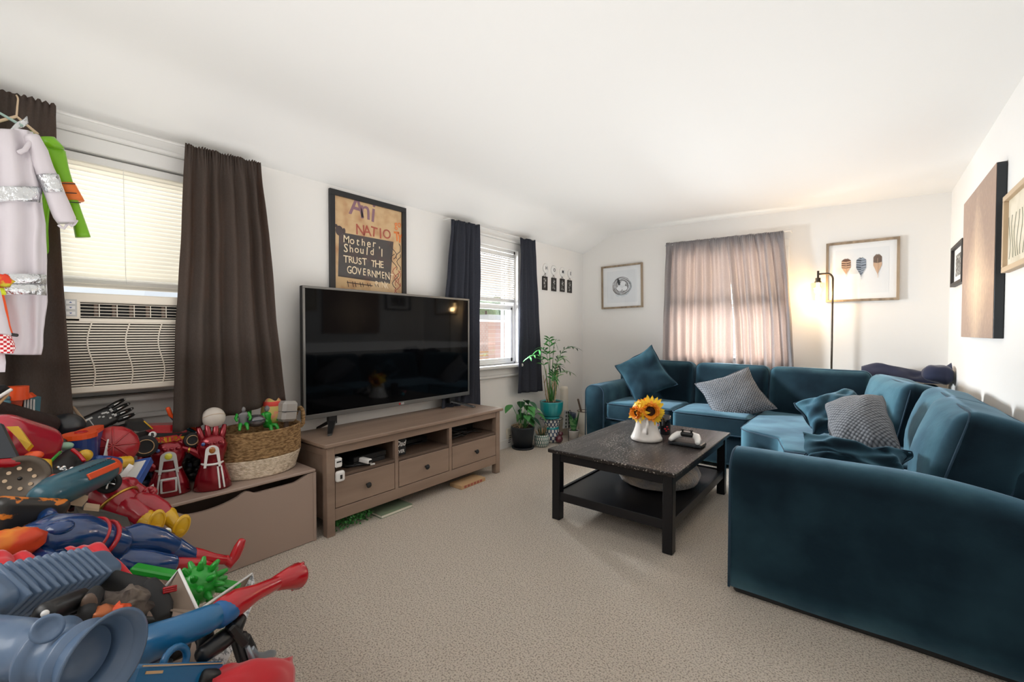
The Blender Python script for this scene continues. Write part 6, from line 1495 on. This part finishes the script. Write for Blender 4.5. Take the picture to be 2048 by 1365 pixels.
m = MB(Mw); m.lathe([(.04, -.03), (.062, -.028), (.067, -.012), (.065, .003), (.060, .008), (.050, .009), (.047, .006)], seg=40); m.k = 1; m.lathe([(.0475, .006), (.045, .001), (.040, .001), (.038, .004)], seg=40, closed_ends=False); m.k = 0; m.lathe([(.038, .003), (.030, .005), (.001, .006)], seg=40); wh = m.build('wheel', [pm('olive_grey_hub', sg(92, 82, 72), .3, metal=.4), M_black], t_)
for k in range(8): MB(Mw).cyl((.029*cos(k*pi/4), .029*sin(k*pi/4), .002), (.029*cos(k*pi/4), .029*sin(k*pi/4), .0085), .0055, .005, 12).build('hub_bolt', M_card2, wh)
MB(Mw).sph((0, 0, .004), .006, 10, 6).build('axle_cap', M_black, wh)
# red wheel arch piece behind
m = MB(); q = [HX(62+16*(1-cos(k*pi/8)), 905-30*sin(k*pi/8)*1, -2.3) for k in range(9)]; m.tube(q, .012, 8); m.top('toy_track', M_red, 'curved red toy arch behind the big red vehicle', 'toy')
# small chrome car
c = HX(205, 950, -2.02); t_ = thing('toy_car', 'small chrome toy car on its side with one black tyre', 'toy car', c-V((0, 0, .04)))
Rc = frame_from(HX(245, 935, -2.1)-HX(190, 975, -1.98)); MB().soft((0, 0, 0), (.11, .05, .04), .012, 3, 3, M=Matrix.Translation(HX(212, 950, -2.06)) @ Rc.to_4x4()).build('car_body', M_chrome, t_)
c = HX(217, 966, -1.97); nn = (V((0, 0, CH))-c).normalized()+V((.1, -.2, 0)); Mw = Matrix.Translation(c) @ frame_from(nn.orthogonal(), nn).to_4x4()
wh = MB(Mw).lathe([(.02, -.012), (.032, -.012), (.035, 0), (.032, .010), (.022, .011), (.020, .005), (.001, .005)], seg=28).build('wheel', M_blackm, t_)
m = MB(Mw)
for k in range(5): m.tube([(0, 0, .008), (.019*cos(k*2*pi/5), .019*sin(k*2*pi/5), .008)], .0035, 6)
m.lathe([(.0195, .006), (.0205, .010), (.0195, .011)], seg=24, closed_ends=False); m.build('chrome_spokes', M_chrome, wh)
# white and blue packages
def slab_toy(name, label, cat, c, ux, nz, size, mat, extra=None, bev=.003):
    t = thing(name, label, cat, c, frame_from(ux, nz)); MB().box((-size[0]/2, -size[1]/2, -size[2]/2), (size[0]/2, size[1]/2, size[2]/2), bev).build('body', mat, t, local=True)
    if extra: extra(t)
    return t
slab_toy('toy_tray', 'blue edged white toy tray next to the clenched glove', 'toy tray', HX(262, 950, -2.25), HX(275, 932, -2.3)-HX(250, 975, -2.2), (.6, -.5, .5), (.15, .10, .03), pm('royal_blue', (.01, .06, .26), .35), lambda t: MB().box((-.05, -.038, .015), (.055, .038, .017), 0).build('pale_inset', M_lgrey, t, local=True))
slab_toy('price_tag', 'small white paper tag beside the chrome car', 'tag', HX(246, 952, -2.12), HX(258, 940, -2.12)-HX(238, 965, -2.12), (.5, -.4, .7), (.085, .022, .004), M_white, None, .001)
t_ = thing('toy_plane', 'white toy jet with square fins lying behind the crimson figure', 'toy plane', HX(290, 995, -2.2)-V((0, 0, .03)))
MB().tube([HX(245, 972, -2.3), HX(300, 1000, -2.2), HX(338, 1012, -2.12)], [.016, .022, .006], 10).build('fuselage', M_white, t_)
for pts in ([(258, 965), (285, 962), (276, 980), (262, 980)], [(285, 985), (307, 968), (308, 990), (318, 1000), (305, 1004)]):
    m = MB(); m.prism([HX(*q, -2.2) for q in pts], (-.006, .002, -.003)); m.build('wing', M_lgrey, t_)
m = MB(); m.prism([HX(300, 990, -2.195), HX(309, 980, -2.195), HX(310, 992, -2.195), HX(303, 1000, -2.195)], (.002, -.001, .002)); m.build('grey_marking', M_grey, t_)
# cardboard
for pts, x, lab in (([(132, 1000), (152, 988), (177, 992), (165, 1006)], -1.85, 'bent kraft cardboard flap under the teal blaster'), ([(168, 1012), (172, 1006), (200, 1010), (198, 1020)], -1.82, 'narrow cardboard strip behind the grey blade'), ([(160, 1042), (192, 1035), (185, 1052)], -1.72, 'triangular cardboard scrap above the blue figure')):
    m = MB(); m.prism([HX(u, v, x) for u, v in pts], (.002, -.002, -.012)); m.top('cardboard_piece', M_card2, lab, 'cardboard')
m = MB(); m.prism([HX(82, 870, -2.55), HX(128, 864, -2.58), HX(170, 885, -2.5), HX(150, 905, -2.45), HX(95, 905, -2.45)], (-.003, .002, -.004)); m.top('cardboard_sheet', M_card, 'tan cardboard sheet behind the orange lidded water toy', 'cardboard')
# grey blade
m = MB(); m.prism([HX(150, 1012, -1.84), HX(205, 1020, -1.82), HX(255, 1035, -1.8), HX(265, 1060, -1.74), HX(215, 1052, -1.74), HX(160, 1030, -1.78)], (.006, -.004, -.02)); m.top('toy_sword', pm('pewter', sg(72, 70, 66), .4, metal=.3), 'broad dull grey toy blade between the two lying figures', 'toy blade')
# black cylinder toy with fine bumps and green strip
a, b = HX(100, 965, -1.95), HX(148, 915, -2.2); t_ = thing('toy_launcher', 'black ribbed toy launcher with a green strip behind the teal blaster', 'toy launcher', a.lerp(b, .5)-V((0, 0, .05)))
MB().tube([a.lerp(b, k/20) for k in range(21)], [.033+.003*(k % 2) for k in range(21)], 16).build('ribbed_tube', M_blackm, t_)
tub('green_strip', M_green, t_, [HX(100, 925, -2.02), HX(120, 905, -2.1)], .005, 6); tub('red_hose', M_red, t_, [HX(145, 900, -2.1), HX(158, 910, -2.08), HX(168, 922, -2.05)], .006, 8)
m = MB()
rr = random.Random(3)
for k in range(60): m.sph(HX(115+rr.uniform(0, 42), 935+rr.uniform(0, 18)-.0*k, -1.97), .004+.003*rr.random(), 6, 4)
m.build('chrome_beads', M_chrome, t_)
m = MB(); m.sph(HX(170, 912, -2.15), .022, 12, 8); m.top('toy_piece', M_yel, 'round yellow toy knob under the water toy', 'toy')
m = MB(); m.sph(HX(130, 893, -2.25), (.02, .024, .014), 12, 8); m.top('toy_piece', pm('mint_plastic', sg(150, 190, 165), .4), 'small mint green toy cap by the orange lid', 'toy')
m = MB(); m.tube([HX(85, 888, -2.35), HX(105, 895, -2.3), HX(128, 885, -2.3)], [.018, .022, .016], 10); m.top('toy_limb', M_black, 'black toy arm beside the cardboard sheet', 'toy')
m = MB(); m.tube([HX(84, 882, -2.3), HX(92, 895, -2.25), HX(95, 908, -2.2)], [.012, .014, .010], 8); m.top('toy_limb', M_blue, 'small dark blue toy limb beside the red arch', 'toy')
# water toy with orange lid
c = HX(165, 880, -2.35); t_ = thing('water_toy', 'blue and white toy tank with a flat orange lid', 'toy tank', c-V((0, 0, .08)))
e0, e1 = HX(146, 874, -2.32), HX(186, 857, -2.45); uu = (e1-e0); nn = V((.35, -.2, 1)).normalized(); Rw = frame_from(uu, nn); Mw = Matrix.Translation(HX(160, 876, -2.34)) @ Rw.to_4x4()
def lidpts(s, z): return [((.055*cos(a)*s, .050*sin(a)*s, z)) for a in [radians(40+280*k/18) for k in range(19)]]+[(.13*s, -.022*s, z)]+[((.13+.022*sin(a))*s, (-.022*cos(a))*s, z) for a in [pi*k/6 for k in range(1, 6)]]+[(.13*s, .022*s, z)]
m = MB(Mw); m.prism(lidpts(1, 0), (0, 0, .018)); lid = m.build('orange_lid', M_org, t_); MB(Mw).lathe([(.001, .0185), (.014, .0185), (.018, .022), (.020, .0185)], (.01, .0, 0), 20).build('lid_button', M_red, lid)
m = MB(Mw); m.prism(lidpts(.97, -.10), (0, 0, .10)); m.build('blue_tank', pm('navy_plastic', (.012, .035, .16), .3, coat=.3), t_)
m = MB(Mw); m.prism([(.03, -.052, -.11), (.148, -.034, -.11), (.15, -.034, -.005), (.06, -.052, -.06)], (0, -.006, 0)); m.prism([(.148, -.034, -.11), (.156, .03, -.11), (.156, .03, -.01), (.15, -.034, -.005)], (.006, 0, 0)); m.build('white_panel', M_white, t_)
# red ribbed shell
c = HX(226, 893, -2.42); t_ = thing('toy_shell', 'glossy red domed toy shell with raised ribs', 'toy shell', c-V((0, 0, .08)))
nn = (V((0, 0, CH))-c).normalized()+V((0, 0, .1)); Mw = Matrix.Translation(c) @ frame_from(V((0, 0, 1)).cross(nn), nn).to_4x4()
rd = pm('shell_red', (.36, .010, .016), .25, coat=.5); MB(Mw).sph((0, 0, -.03), (.088, .088, .06), 16, 10).build('dome', rd, t_)
for k in range(8): MB(Mw).tube([(.085*sin(a)*cos(k*pi/4), .085*sin(a)*sin(k*pi/4), -.03+.062*cos(a)) for a in [.05, .35, .65, .95, 1.25]], .0035, 6).build('rib', rd, t_)
# blue and yellow limb
t_ = thing('toy_limb', 'blue toy forearm with a ribbed yellow cuff beside the red shell', 'toy', HX(232, 925, -2.25)-V((0, 0, .03))); tub('blue_forearm', M_blue, t_, [HX(195, 922, -2.22), HX(215, 924, -2.24), HX(237, 926, -2.27)], [.020, .022, .020], 14)
MB().tube([HX(236+k*3, 926-.3*k, -2.27-.003*k) for k in range(8)], [.021+.002*(k % 2) for k in range(8)], 14).build('yellow_cuff', M_yel, t_)
# black glove with silver details, lying against the sill
R_ = V((0, 0, 0)); w0 = HX(170, 855, -2.62); w1 = HX(255, 815, -2.70)
uu = (w1-w0).normalized(); nn = (V((0, 0, CH))-w0.lerp(w1, .5)).normalized(); Rg = frame_from(uu, nn); t_ = thing('toy_glove', 'black armoured toy glove with silver plates under the air conditioner', 'toy glove', w0, Rg); L_ = (w1-w0).length
m = MB(); m.soft((L_*.30, 0, 0), (L_*.72, .085, .05), .022, 3, 4); m.soft((L_*.05, 0, 0), (L_*.25, .07, .045), .018, 3, 3); m.build('palm', M_black, t_, local=True)
for k, y in enumerate((-.034, -.012, .010, .032)):
    fg = MB(); fg.tube([(L_*.62, y, .006), (L_*.80, y*1.15, .016), (L_*.96, y*1.2, .010), (L_*(1.06+.03*(k in (1, 2))), y*1.2, -.004)], [.011, .0105, .009, .006], 10); fo = fg.build('finger', M_black, t_, local=True)
    MB().tube([(L_*.70, y*1.05, .024), (L_*.86, y*1.15, .024)], .0035, 6).build('silver_plate', M_chrome, fo, local=True); MB().tube([(L_*.98, y*1.2, .012), (L_*1.08, y*1.2, .0)], [.006, .003], 6).build('fingertip', M_lgrey, fo, local=True)
tub_ = MB().tube([(L_*.35, -.04, .0), (L_*.55, -.065, .0), (L_*.75, -.07, .0)], [.014, .012, .009], 10).build('thumb', M_black, t_, local=True)
m = MB(); rr = random.Random(6)
for k in range(12): x = L_*rr.uniform(.25, .62); y = rr.uniform(-.03, .03); m.box((x, y, .022), (x+.010, y+.007, .028), .001)
m.box((-.01, -.03, .02), (L_*.16, -.022, .027), .001); m.box((-.01, .02, .02), (L_*.16, .028, .027), .001); m.box((L_*.07, -.022, .02), (L_*.09, .02, .027), .001); m.build('silver_details', M_lgrey, t_, local=True)
# black helmet, stick and dark brown case against the curtain
m = MB(); m.sph(HX(132, 855, -2.52), (.06, .06, .055), 22, 14); m.top('toy_helmet', pm('dark_shell', (.015, .018, .022), .3, coat=.3), 'dark domed toy helmet at the foot of the curtain', 'toy helmet')
m = MB(); m.tube([HX(98, 838, -2.5), HX(106, 870, -2.45)], .006, 8); m.top('toy_stick', M_grey, 'short grey stick leaning beside the dark helmet', 'stick')
m = MB(); m.tube([HX(146, 815, -2.66), HX(170, 845, -2.60)], .006, 8); m.top('toy_stick', pm('tan_stick', sg(170, 145, 120), .6), 'tan stick leaning on the sill behind the black glove', 'stick')
m = MB(); m.soft((0, 0, 0), (.24, .08, .10), .035, 3, 4, M=Matrix.Translation(HX(38, 843, -2.42)) @ frame_from(HX(80, 850, -2.45)-HX(0, 830, -2.4)).to_4x4()); m.top('toy_case', pm('dark_brown_fuzz', sg(38, 22, 16), .8, bump=(50, .6, .01)), 'dark brown rounded case under the orange blaster', 'case')
# orange and teal blaster standing at the left edge
t_ = thing('toy_blaster', 'orange toy blaster with a teal magazine standing against the curtain', 'toy blaster', HX(40, 830, -2.45)-V((0, 0, .02)))
xq = -2.42
MB().cyl(HX(35, 800, xq), HX(35, 773, xq), .030, .030, 20).build('orange_barrel', M_org, t_)
MB().prism([HX(18, 798, xq), HX(47, 798, xq), HX(40, 828, xq), HX(18, 824, xq)], (-.05, .02, 0)).build('orange_block', M_org, t_)
MB().prism([HX(46, 787, xq+.01), HX(58, 787, xq+.01), HX(68, 795, xq+.01), HX(60, 797, xq+.01), HX(46, 793, xq+.01)], (-.03, .01, 0)).build('orange_guard', M_org, t_)
MB().prism([HX(47, 793, xq), HX(70, 798, xq), HX(67, 838, xq), HX(47, 830, xq)], (-.05, .02, 0)).build('teal_magazine', pm('grey_teal', sg(70, 120, 135), .4), t_)
m = MB(); [m.tube([HX(50+k*6, 797+k, xq+.003), HX(49+k*6, 832+k, xq+.003)], .003, 6) for k in range(4)]; m.build('magazine_ribs', M_lgrey, t_)
m = MB(); [m.sph(HX(12+k % 2, 797+k*8, xq+.02), .012, 10, 6) for k in range(4)]; m.build('teal_knobs', MC['grey_teal'], t_)
t_ = thing('toy_ship', 'black toy edge with a white rim at the far left of the heap', 'toy', HX(5, 790, -2.3)-V((0, 0, .04)))
MB().prism([HX(-30, 775, -2.3), HX(10, 771, -2.32), HX(23, 778, -2.33), HX(-30, 820, -2.3)], (-.02, .0, .0)).build('black_wing', M_black, t_); tub('white_rim', M_white, t_, [HX(-30, 812, -2.28), HX(22, 780, -2.31)], .006, 8); tub('tan_rail', M_card, t_, [HX(-30, 835, -2.28), HX(17, 788, -2.31)], .005, 8)
# bow
t_ = thing('toy_bow', 'orange and teal toy bow leaning in front of the curtain', 'toy bow', HX(360, 850, -2.62)-V((0, 0, .05)))
xb = -2.62; tub('orange_limb', M_org, t_, [HX(336, 817, xb), HX(341, 830, xb), HX(358, 842, xb), HX(376, 850, xb), HX(396, 862, xb)], [.010, .010, .008, .008, .007], 8)
tub('teal_limb', MC['grey_teal'] if False else M_teal, t_, [HX(342, 834, xb-.01), HX(356, 847, xb-.01), HX(374, 857, xb-.01), HX(390, 864, xb-.01)], [.006, .010, .010, .006], 8); tub('bow_string', M_white, t_, [HX(338, 817, xb), HX(372, 827, xb), HX(408, 838, xb)], .0012, 5)
# race car with lettering
c = HX(330, 895, -2.62); ux = (HX(388, 885, -2.50)-HX(272, 895, -2.68)); ux.z = 0; ux = V((.10, 1, 0)).normalized()
t_ = thing('toy_race_car', 'black and red toy race car lettered VORTEX behind the clenched glove', 'toy car', HX(330, 898, -2.60)-V((0, 0, .05)), frame_from(ux))
Mi = WM[t_].inverted(); o_ = Mi @ HX(300, 893, -2.60); oz = o_.z
q = lambda u, v, x=-2.60: Mi @ HX(u, v, x)
def face(name, pts, mat, d=.006, x=-2.60, parent=None):
    return MB().prism([q(u, v, x) for u, v in pts], (0, .0+d if d > 0 else d, 0)).build(name, mat, parent or t_, local=True)
MB().prism([q(262, 878), q(300, 868), q(385, 866), q(388, 878), q(350, 888), q(290, 890), q(262, 890)], (0, .10, 0)).build('chassis', M_black, t_, local=True)
MB().prism([q(290, 862, -2.61), q(300, 852, -2.61), q(355, 850, -2.61), q(375, 862, -2.61), q(370, 868, -2.61), q(300, 866, -2.61)], (0, .08, 0)).build('red_roof', M_red, t_, local=True)
face('yellow_flank', [(300, 877), (345, 873), (388, 873), (385, 884), (310, 886)], pm('flame_yellow', sg(225, 165, 30), .4), -.003)
MB().prism([q(250, 860), q(258, 845), q(290, 843), q(304, 858), q(280, 864)], (0, .10, 0)).build('rear_wing', M_black, t_, local=True)
MB().tube([q(288, 843), q(305, 858)], .003, 6).build('yellow_edge', M_yel, t_, local=True)
for (u, v, r) in ((290, 893, .048), (384, 880, .035)):
    c0 = q(u, v, -2.585); m = MB(); m.lathe([(.4*r, -.02), (r*.92, -.02), (r, -.012), (r, .010), (r*.92, .016), (r*.6, .012), (r*.2, .010), (.001, .011)], seg=28, M=Matrix.Translation(c0) @ Matrix.Rotation(radians(90), 4, 'X')); wh = m.build('wheel', M_blackm, t_, local=True)
    m = MB(); m.tube([c0+V((r*.66*cos(k*pi/10), -.0135, r*.66*sin(k*pi/10))) for k in range(20)], .002, 5, closed=True); m.build('wheel_ring', M_card, wh, local=True)
Wc = lambda u, v, x: MX(HX(u, v, x), ux, (0, 0, 1), V((1, -.1, 0)).normalized())
text('VORTEX', .036, t_, Wc(328, 880, -2.592), M_red, 'lettering', .0006, .0012, 1.0)
m = MB(); m.lathe([(.001, 0), (.015, 0), (.015, .001), (.001, .001)], seg=20, M=Wc(305, 870, -2.592)); dsc = m.build('number_disc', M_white, t_)
text('B', .022, dsc, Wc(305, 870, -2.590), M_black, 'lettering', .0006, .001, .9)
# black and white card fragments above the tray
m = MB(); m.prism([HX(243, 872, -2.5), HX(258, 862, -2.52), HX(268, 882, -2.5), HX(258, 890, -2.48)], (-.003, .002, -.004)); m.top('toy_piece', M_lgrey, 'pale grey toy fragment between the red shell and the race car', 'toy')
# small figures among the boots
m = MB(); m.tube([HX(282, 1068, -1.85), HX(312, 1075, -1.82), HX(332, 1080, -1.80)], [.016, .018, .014], 10); m.top('toy_limb', M_org, 'orange toy limb under the yellow boots', 'toy')
t_ = thing('toy_figure', 'tiny black toy figure with a white and green head under the yellow boots', 'toy figure', HX(340, 1075, -1.80)-V((0, 0, .03))); MB().sph(HX(338, 1077, -1.79), (.016, .018, .02), 12, 8).build('body', M_black, t_); MB().sph(HX(334, 1064, -1.80), .012, 12, 8).build('head', M_white, t_); MB().sph(HX(336, 1065, -1.79), .007, 8, 6).build('green_mark', M_green, t_)
m = MB()
for k in range(3): m.tube([HX(328, 1178+k*4, -1.2), HX(352, 1173+k*4, -1.21)], .003, 6)
m.top('toy_rake', M_red, 'tiny red toy prongs inside the white perforated case', 'toy')

# invented filler pieces, coloured dark to stand in for shade in the heap
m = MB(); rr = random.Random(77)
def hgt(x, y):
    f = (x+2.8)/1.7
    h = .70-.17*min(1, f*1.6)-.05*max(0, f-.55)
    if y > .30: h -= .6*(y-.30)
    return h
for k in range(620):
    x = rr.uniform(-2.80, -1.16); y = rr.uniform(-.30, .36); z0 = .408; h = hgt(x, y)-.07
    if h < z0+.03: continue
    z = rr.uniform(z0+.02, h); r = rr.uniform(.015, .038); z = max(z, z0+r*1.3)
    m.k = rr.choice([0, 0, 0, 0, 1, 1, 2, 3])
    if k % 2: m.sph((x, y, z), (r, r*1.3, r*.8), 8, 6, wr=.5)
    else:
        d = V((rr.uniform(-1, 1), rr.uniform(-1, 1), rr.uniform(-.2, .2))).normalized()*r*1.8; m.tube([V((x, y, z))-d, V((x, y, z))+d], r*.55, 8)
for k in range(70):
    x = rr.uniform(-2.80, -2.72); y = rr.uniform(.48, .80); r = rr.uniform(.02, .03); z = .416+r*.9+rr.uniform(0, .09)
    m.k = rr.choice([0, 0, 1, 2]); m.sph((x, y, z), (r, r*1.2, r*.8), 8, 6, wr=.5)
m.top('dark_gap_filler', [M_black, M_dgrey, pm('dark_navy', (.01, .015, .04), .4), pm('dark_maroon', (.06, .008, .01), .4)], 'added filler pieces coloured dark for the shaded gaps in the heap', 'toys', kind='stuff')

# ------------------------------------------------------------------ costumes on hangers
M_satin = pm('white_satin', sg(205, 198, 203), .5, sheen=.2, bump=(7, .25, .02)); M_lime = pm('lime_satin', sg(115, 175, 15), .35, sheen=.2, bump=(8, .3, .02)); M_orcl = pm('orange_satin', sg(225, 115, 40), .5)
def loft(m, secs, seg=26, wr=.004, seed=0, fold=0):
    """secs: (centre, half width vector, half depth vector)"""
    vs = []; fs = []
    for i, (c, a, b) in enumerate(secs):
        for k in range(seg):
            th = 2*pi*k/seg; c_ = cos(th); s_ = sin(th); c_ = abs(c_)**.8*(1 if c_ > 0 else -1); s_ = abs(s_)**.8*(1 if s_ > 0 else -1)
            p = V(c)+V(a)*c_+V(b)*s_*(1+(fold*sin(th*9+3*noise.noise(V((i*.05, seed, k*.02)))))); p += noise.noise_vector(p*7+V((seed, 0, 0)))*wr*1.6; vs.append(p)
    n = len(secs)
    for i in range(n-1):
        for k in range(seg): fs.append((i*seg+k, i*seg+(k+1) % seg, (i+1)*seg+(k+1) % seg, (i+1)*seg+k))
    fs.append(tuple(range(seg))[::-1]); fs.append(tuple((n-1)*seg+k for k in range(seg)))
    m.add(vs, fs, True); return m
def section(u0, u1, v, x, dep=.035):
    a = HX(u0, v, x); b = HX(u1, v, x); return (a.lerp(b, .5), (b-a)/2, V((dep, 0, 0)))
def dense(rows, n=4):
    out = []
    for i in range(len(rows)-1):
        for k in range(n): f = k/n; out.append(tuple(rows[i][j]*(1-f)+rows[i+1][j]*f for j in range(len(rows[i]))))
    return out+[rows[-1]]
XS = -2.52
def hanger(label, x, top, hook_p, l, r, mat):
    t = thing('clothes_hanger', label, 'hanger', hook_p)
    tub('hanger_bar', mat, t, [l, top, r], .006, 8); tub('hanger_hook', mat, t, [top, top.lerp(hook_p, .5), hook_p, hook_p+V((-.012, 0, .012)), V((XR+.008, hook_p.y, ZR+.022))], .003, 8)
hanger('cream hanger with a wire hook over the curtain rod', XS, HX(33, 233, -2.62), HX(36, 199, -2.72), HX(-30, 250, -2.62), HX(75, 268, -2.62), M_card2)
hanger('pale green hanger holding the white costume', XS, HX(-8, 222, XS), HX(-10, 190, -2.66), HX(-60, 250, XS), HX(44, 252, XS), pm('pale_green_plastic', sg(150, 175, 165), .4))
# lime costume behind
t_ = thing('hanging_costume', 'lime green costume with orange sleeve bands hanging behind the white one', 'costume', HX(60, 450, -2.66))
loft(MB(), [section(*r) for r in dense([(-30, 62, 262, -2.66, .02), (-30, 92, 285, -2.66, .03), (-30, 96, 400, -2.66, .03), (-30, 98, 480, -2.66, .03), (-30, 95, 600, -2.66, .025), (-30, 80, 708, -2.66, .02)], 5)], seg=60, wr=.006, seed=3, fold=.25).build('costume_body', M_lime, t_)
sl = [(78, 108, 282), (88, 132, 305), (108, 142, 350), (122, 150, 385), (135, 158, 410), (143, 168, 440), (150, 180, 476)]
def sleeve(m, rows, x, dep, seed, wr=.004):
    return loft(m, [section(a, b, v, x, dep) for a, b, v in dense(rows, 4)], wr=wr, seed=seed)
sleeve(MB(), sl, -2.64, .030, 5).build('sleeve', M_lime, t_)
m = MB(); loft(m, [section(112+k*3.6, 149+k*3.9, 368+k*7, -2.64, .036) for k in range(6)], wr=.002, seed=5); ob = m.build('orange_band', M_orcl, t_)
for vv_, a_, b_ in ((367, 111, 149), (386, 121, 152), (405, 130, 160)): MB().tube([HX(a_, vv_, -2.60), HX((a_+b_)/2, vv_, -2.598), HX(b_+1, vv_+1, -2.605)], .002, 5).build('black_edge', M_black, ob)
m = MB(); loft(m, [section(76, 110, 276, -2.62, .03), section(84, 122, 290, -2.62, .036), section(98, 128, 298, -2.62, .034)], wr=.002, seed=6); m.build('shoulder_cap', M_lime, t_)
# white costume in front
t_ = thing('hanging_costume', 'white costume with crinkled silver bands hanging over the curtain', 'costume', HX(40, 480, XS))
loft(MB(), [section(*r) for r in dense([(-50, 42, 262, XS, .02), (-50, 66, 268, XS, .04), (-50, 78, 300, XS, .05), (-50, 72, 350, XS, .05), (-50, 78, 380, XS, .045), (-50, 80, 400, XS, .045), (-50, 88, 450, XS, .055), (-50, 92, 520, XS, .055), (-50, 94, 600, XS, .05), (-50, 92, 650, XS, .05), (-50, 84, 690, XS, .045), (-50, 78, 707, XS, .035)], 4)], seg=72, wr=.008, seed=1, fold=.22).build('costume_body', M_satin, t_)
sleeve(MB(), [(48, 80, 272), (55, 96, 300), (62, 106, 335), (72, 116, 360), (86, 128, 390), (97, 142, 415), (107, 152, 435), (116, 153, 446)], XS+.03, .038, 2).build('sleeve', M_satin, t_)
m = MB(); loft(m, [section(70+k*3.5, 117+k*1.8, 352+k*7, XS+.032, .043) for k in range(6)], wr=.002, seed=2); m.build('silver_sleeve_band', M_silver, t_)
m = MB(); loft(m, [section(-50, 82, 379+k*7, XS+.002, .064) for k in range(5)], wr=.004, seed=1); m.build('silver_waist_band', M_silver, t_)
m = MB(); loft(m, [section(-50, 93, 551+k*9.5, XS+.004, .076) for k in range(3)], wr=.003, seed=1); loft(m, [section(-50, 93, 572+k*9.5, XS+.004, .076) for k in range(3)], wr=.003, seed=1); m.build('silver_leg_band', M_silver, t_)
m = MB(); m.grid(lambda u, v: HX(10+u*42+v*2-(1-v)*0, 278-u*32-v*(-14)-14+2*sin(u*9), XS+.03-.05*u), 14, 4, thick=.006); m.build('silver_collar', M_silver, t_)
tub('shoulder_tab', M_satin, t_, [HX(60, 285, XS+.055), HX(50, 300, XS+.06), HX(38, 305, XS+.062)], .008, 8)
m = MB(); m.tube([HX(86+k*5.2, 448+4*sin(k*1.8)-k*.2+8*sin(pi*k/13)-0, XS+.045) for k in range(6, 14)], .005, 6); m.build('ruffled_cuff', M_satin, t_)
# further costumes at the left edge
t_ = thing('hanging_costume', 'bright orange costume sleeve with yellow tape at the left edge', 'costume', HX(10, 620, XS+.09))
sleeve(MB(), [(-40, 2, 555), (-40, 8, 590), (-40, 16, 620), (-30, 24, 650), (-10, 32, 672)], XS+.09, .02, 8).build('sleeve', pm('hi_vis_orange', sg(235, 85, 25), .6), t_)
m = MB(); loft(m, [section(-40, 9+k*2.2, 577+k*7, XS+.092, .023) for k in range(3)], wr=.002, seed=8); m.build('yellow_tape', pm('hi_vis_yellow', sg(215, 225, 40), .6), t_)
tub('black_cuff', M_black, t_, [HX(10, 668, XS+.115), HX(34, 671, XS+.10)], .006, 8)
m = MB(); m.sph(HX(8, 562, XS+.115), (.006, .022, .022), 12, 8, wr=.5); m.build('flame_patch', pm('flame_print', sg(215, 60, 30), .6, var=(30, sg(200, 190, 40), .5, .6)), t_)
t_ = thing('hanging_costume', 'white costume sleeve with a red gingham cuff at the left edge', 'costume', HX(5, 660, XS+.14))
sleeve(MB(), [(-60, -2, 570), (-60, 8, 620), (-60, 18, 650), (-50, 26, 668)], XS+.14, .025, 9).build('sleeve', M_satin, t_)
def gingham():
    m = bpy.data.materials.new('red_gingham'); m.use_nodes = True; N = m.node_tree.nodes; L = m.node_tree.links; b = N['Principled BSDF']; b.inputs['Roughness'].default_value = .8
    tc = N.new('ShaderNodeTexCoord'); ck = N.new('ShaderNodeTexChecker'); ck.inputs['Scale'].default_value = 130; ck.inputs['Color1'].default_value = (*sg(185, 25, 35), 1); ck.inputs['Color2'].default_value = (*sg(235, 215, 215), 1)
    L.new(tc.outputs['Object'], ck.inputs['Vector']); L.new(ck.outputs[0], b.inputs['Base Color']); return m
sleeve(MB(), [(-40, 24, 668), (-20, 32, 682), (-8, 34, 695), (0, 28, 706)], XS+.14, .028, 9).build('gingham_cuff', gingham(), t_)
m = MB(); loft(m, [section(-60, 8, 700, XS+.12, .02), section(-60, 12, 725, XS+.12, .02), section(-60, 10, 745, XS+.12, .02)], wr=.002); m.build('white_hem', M_satin, t_)
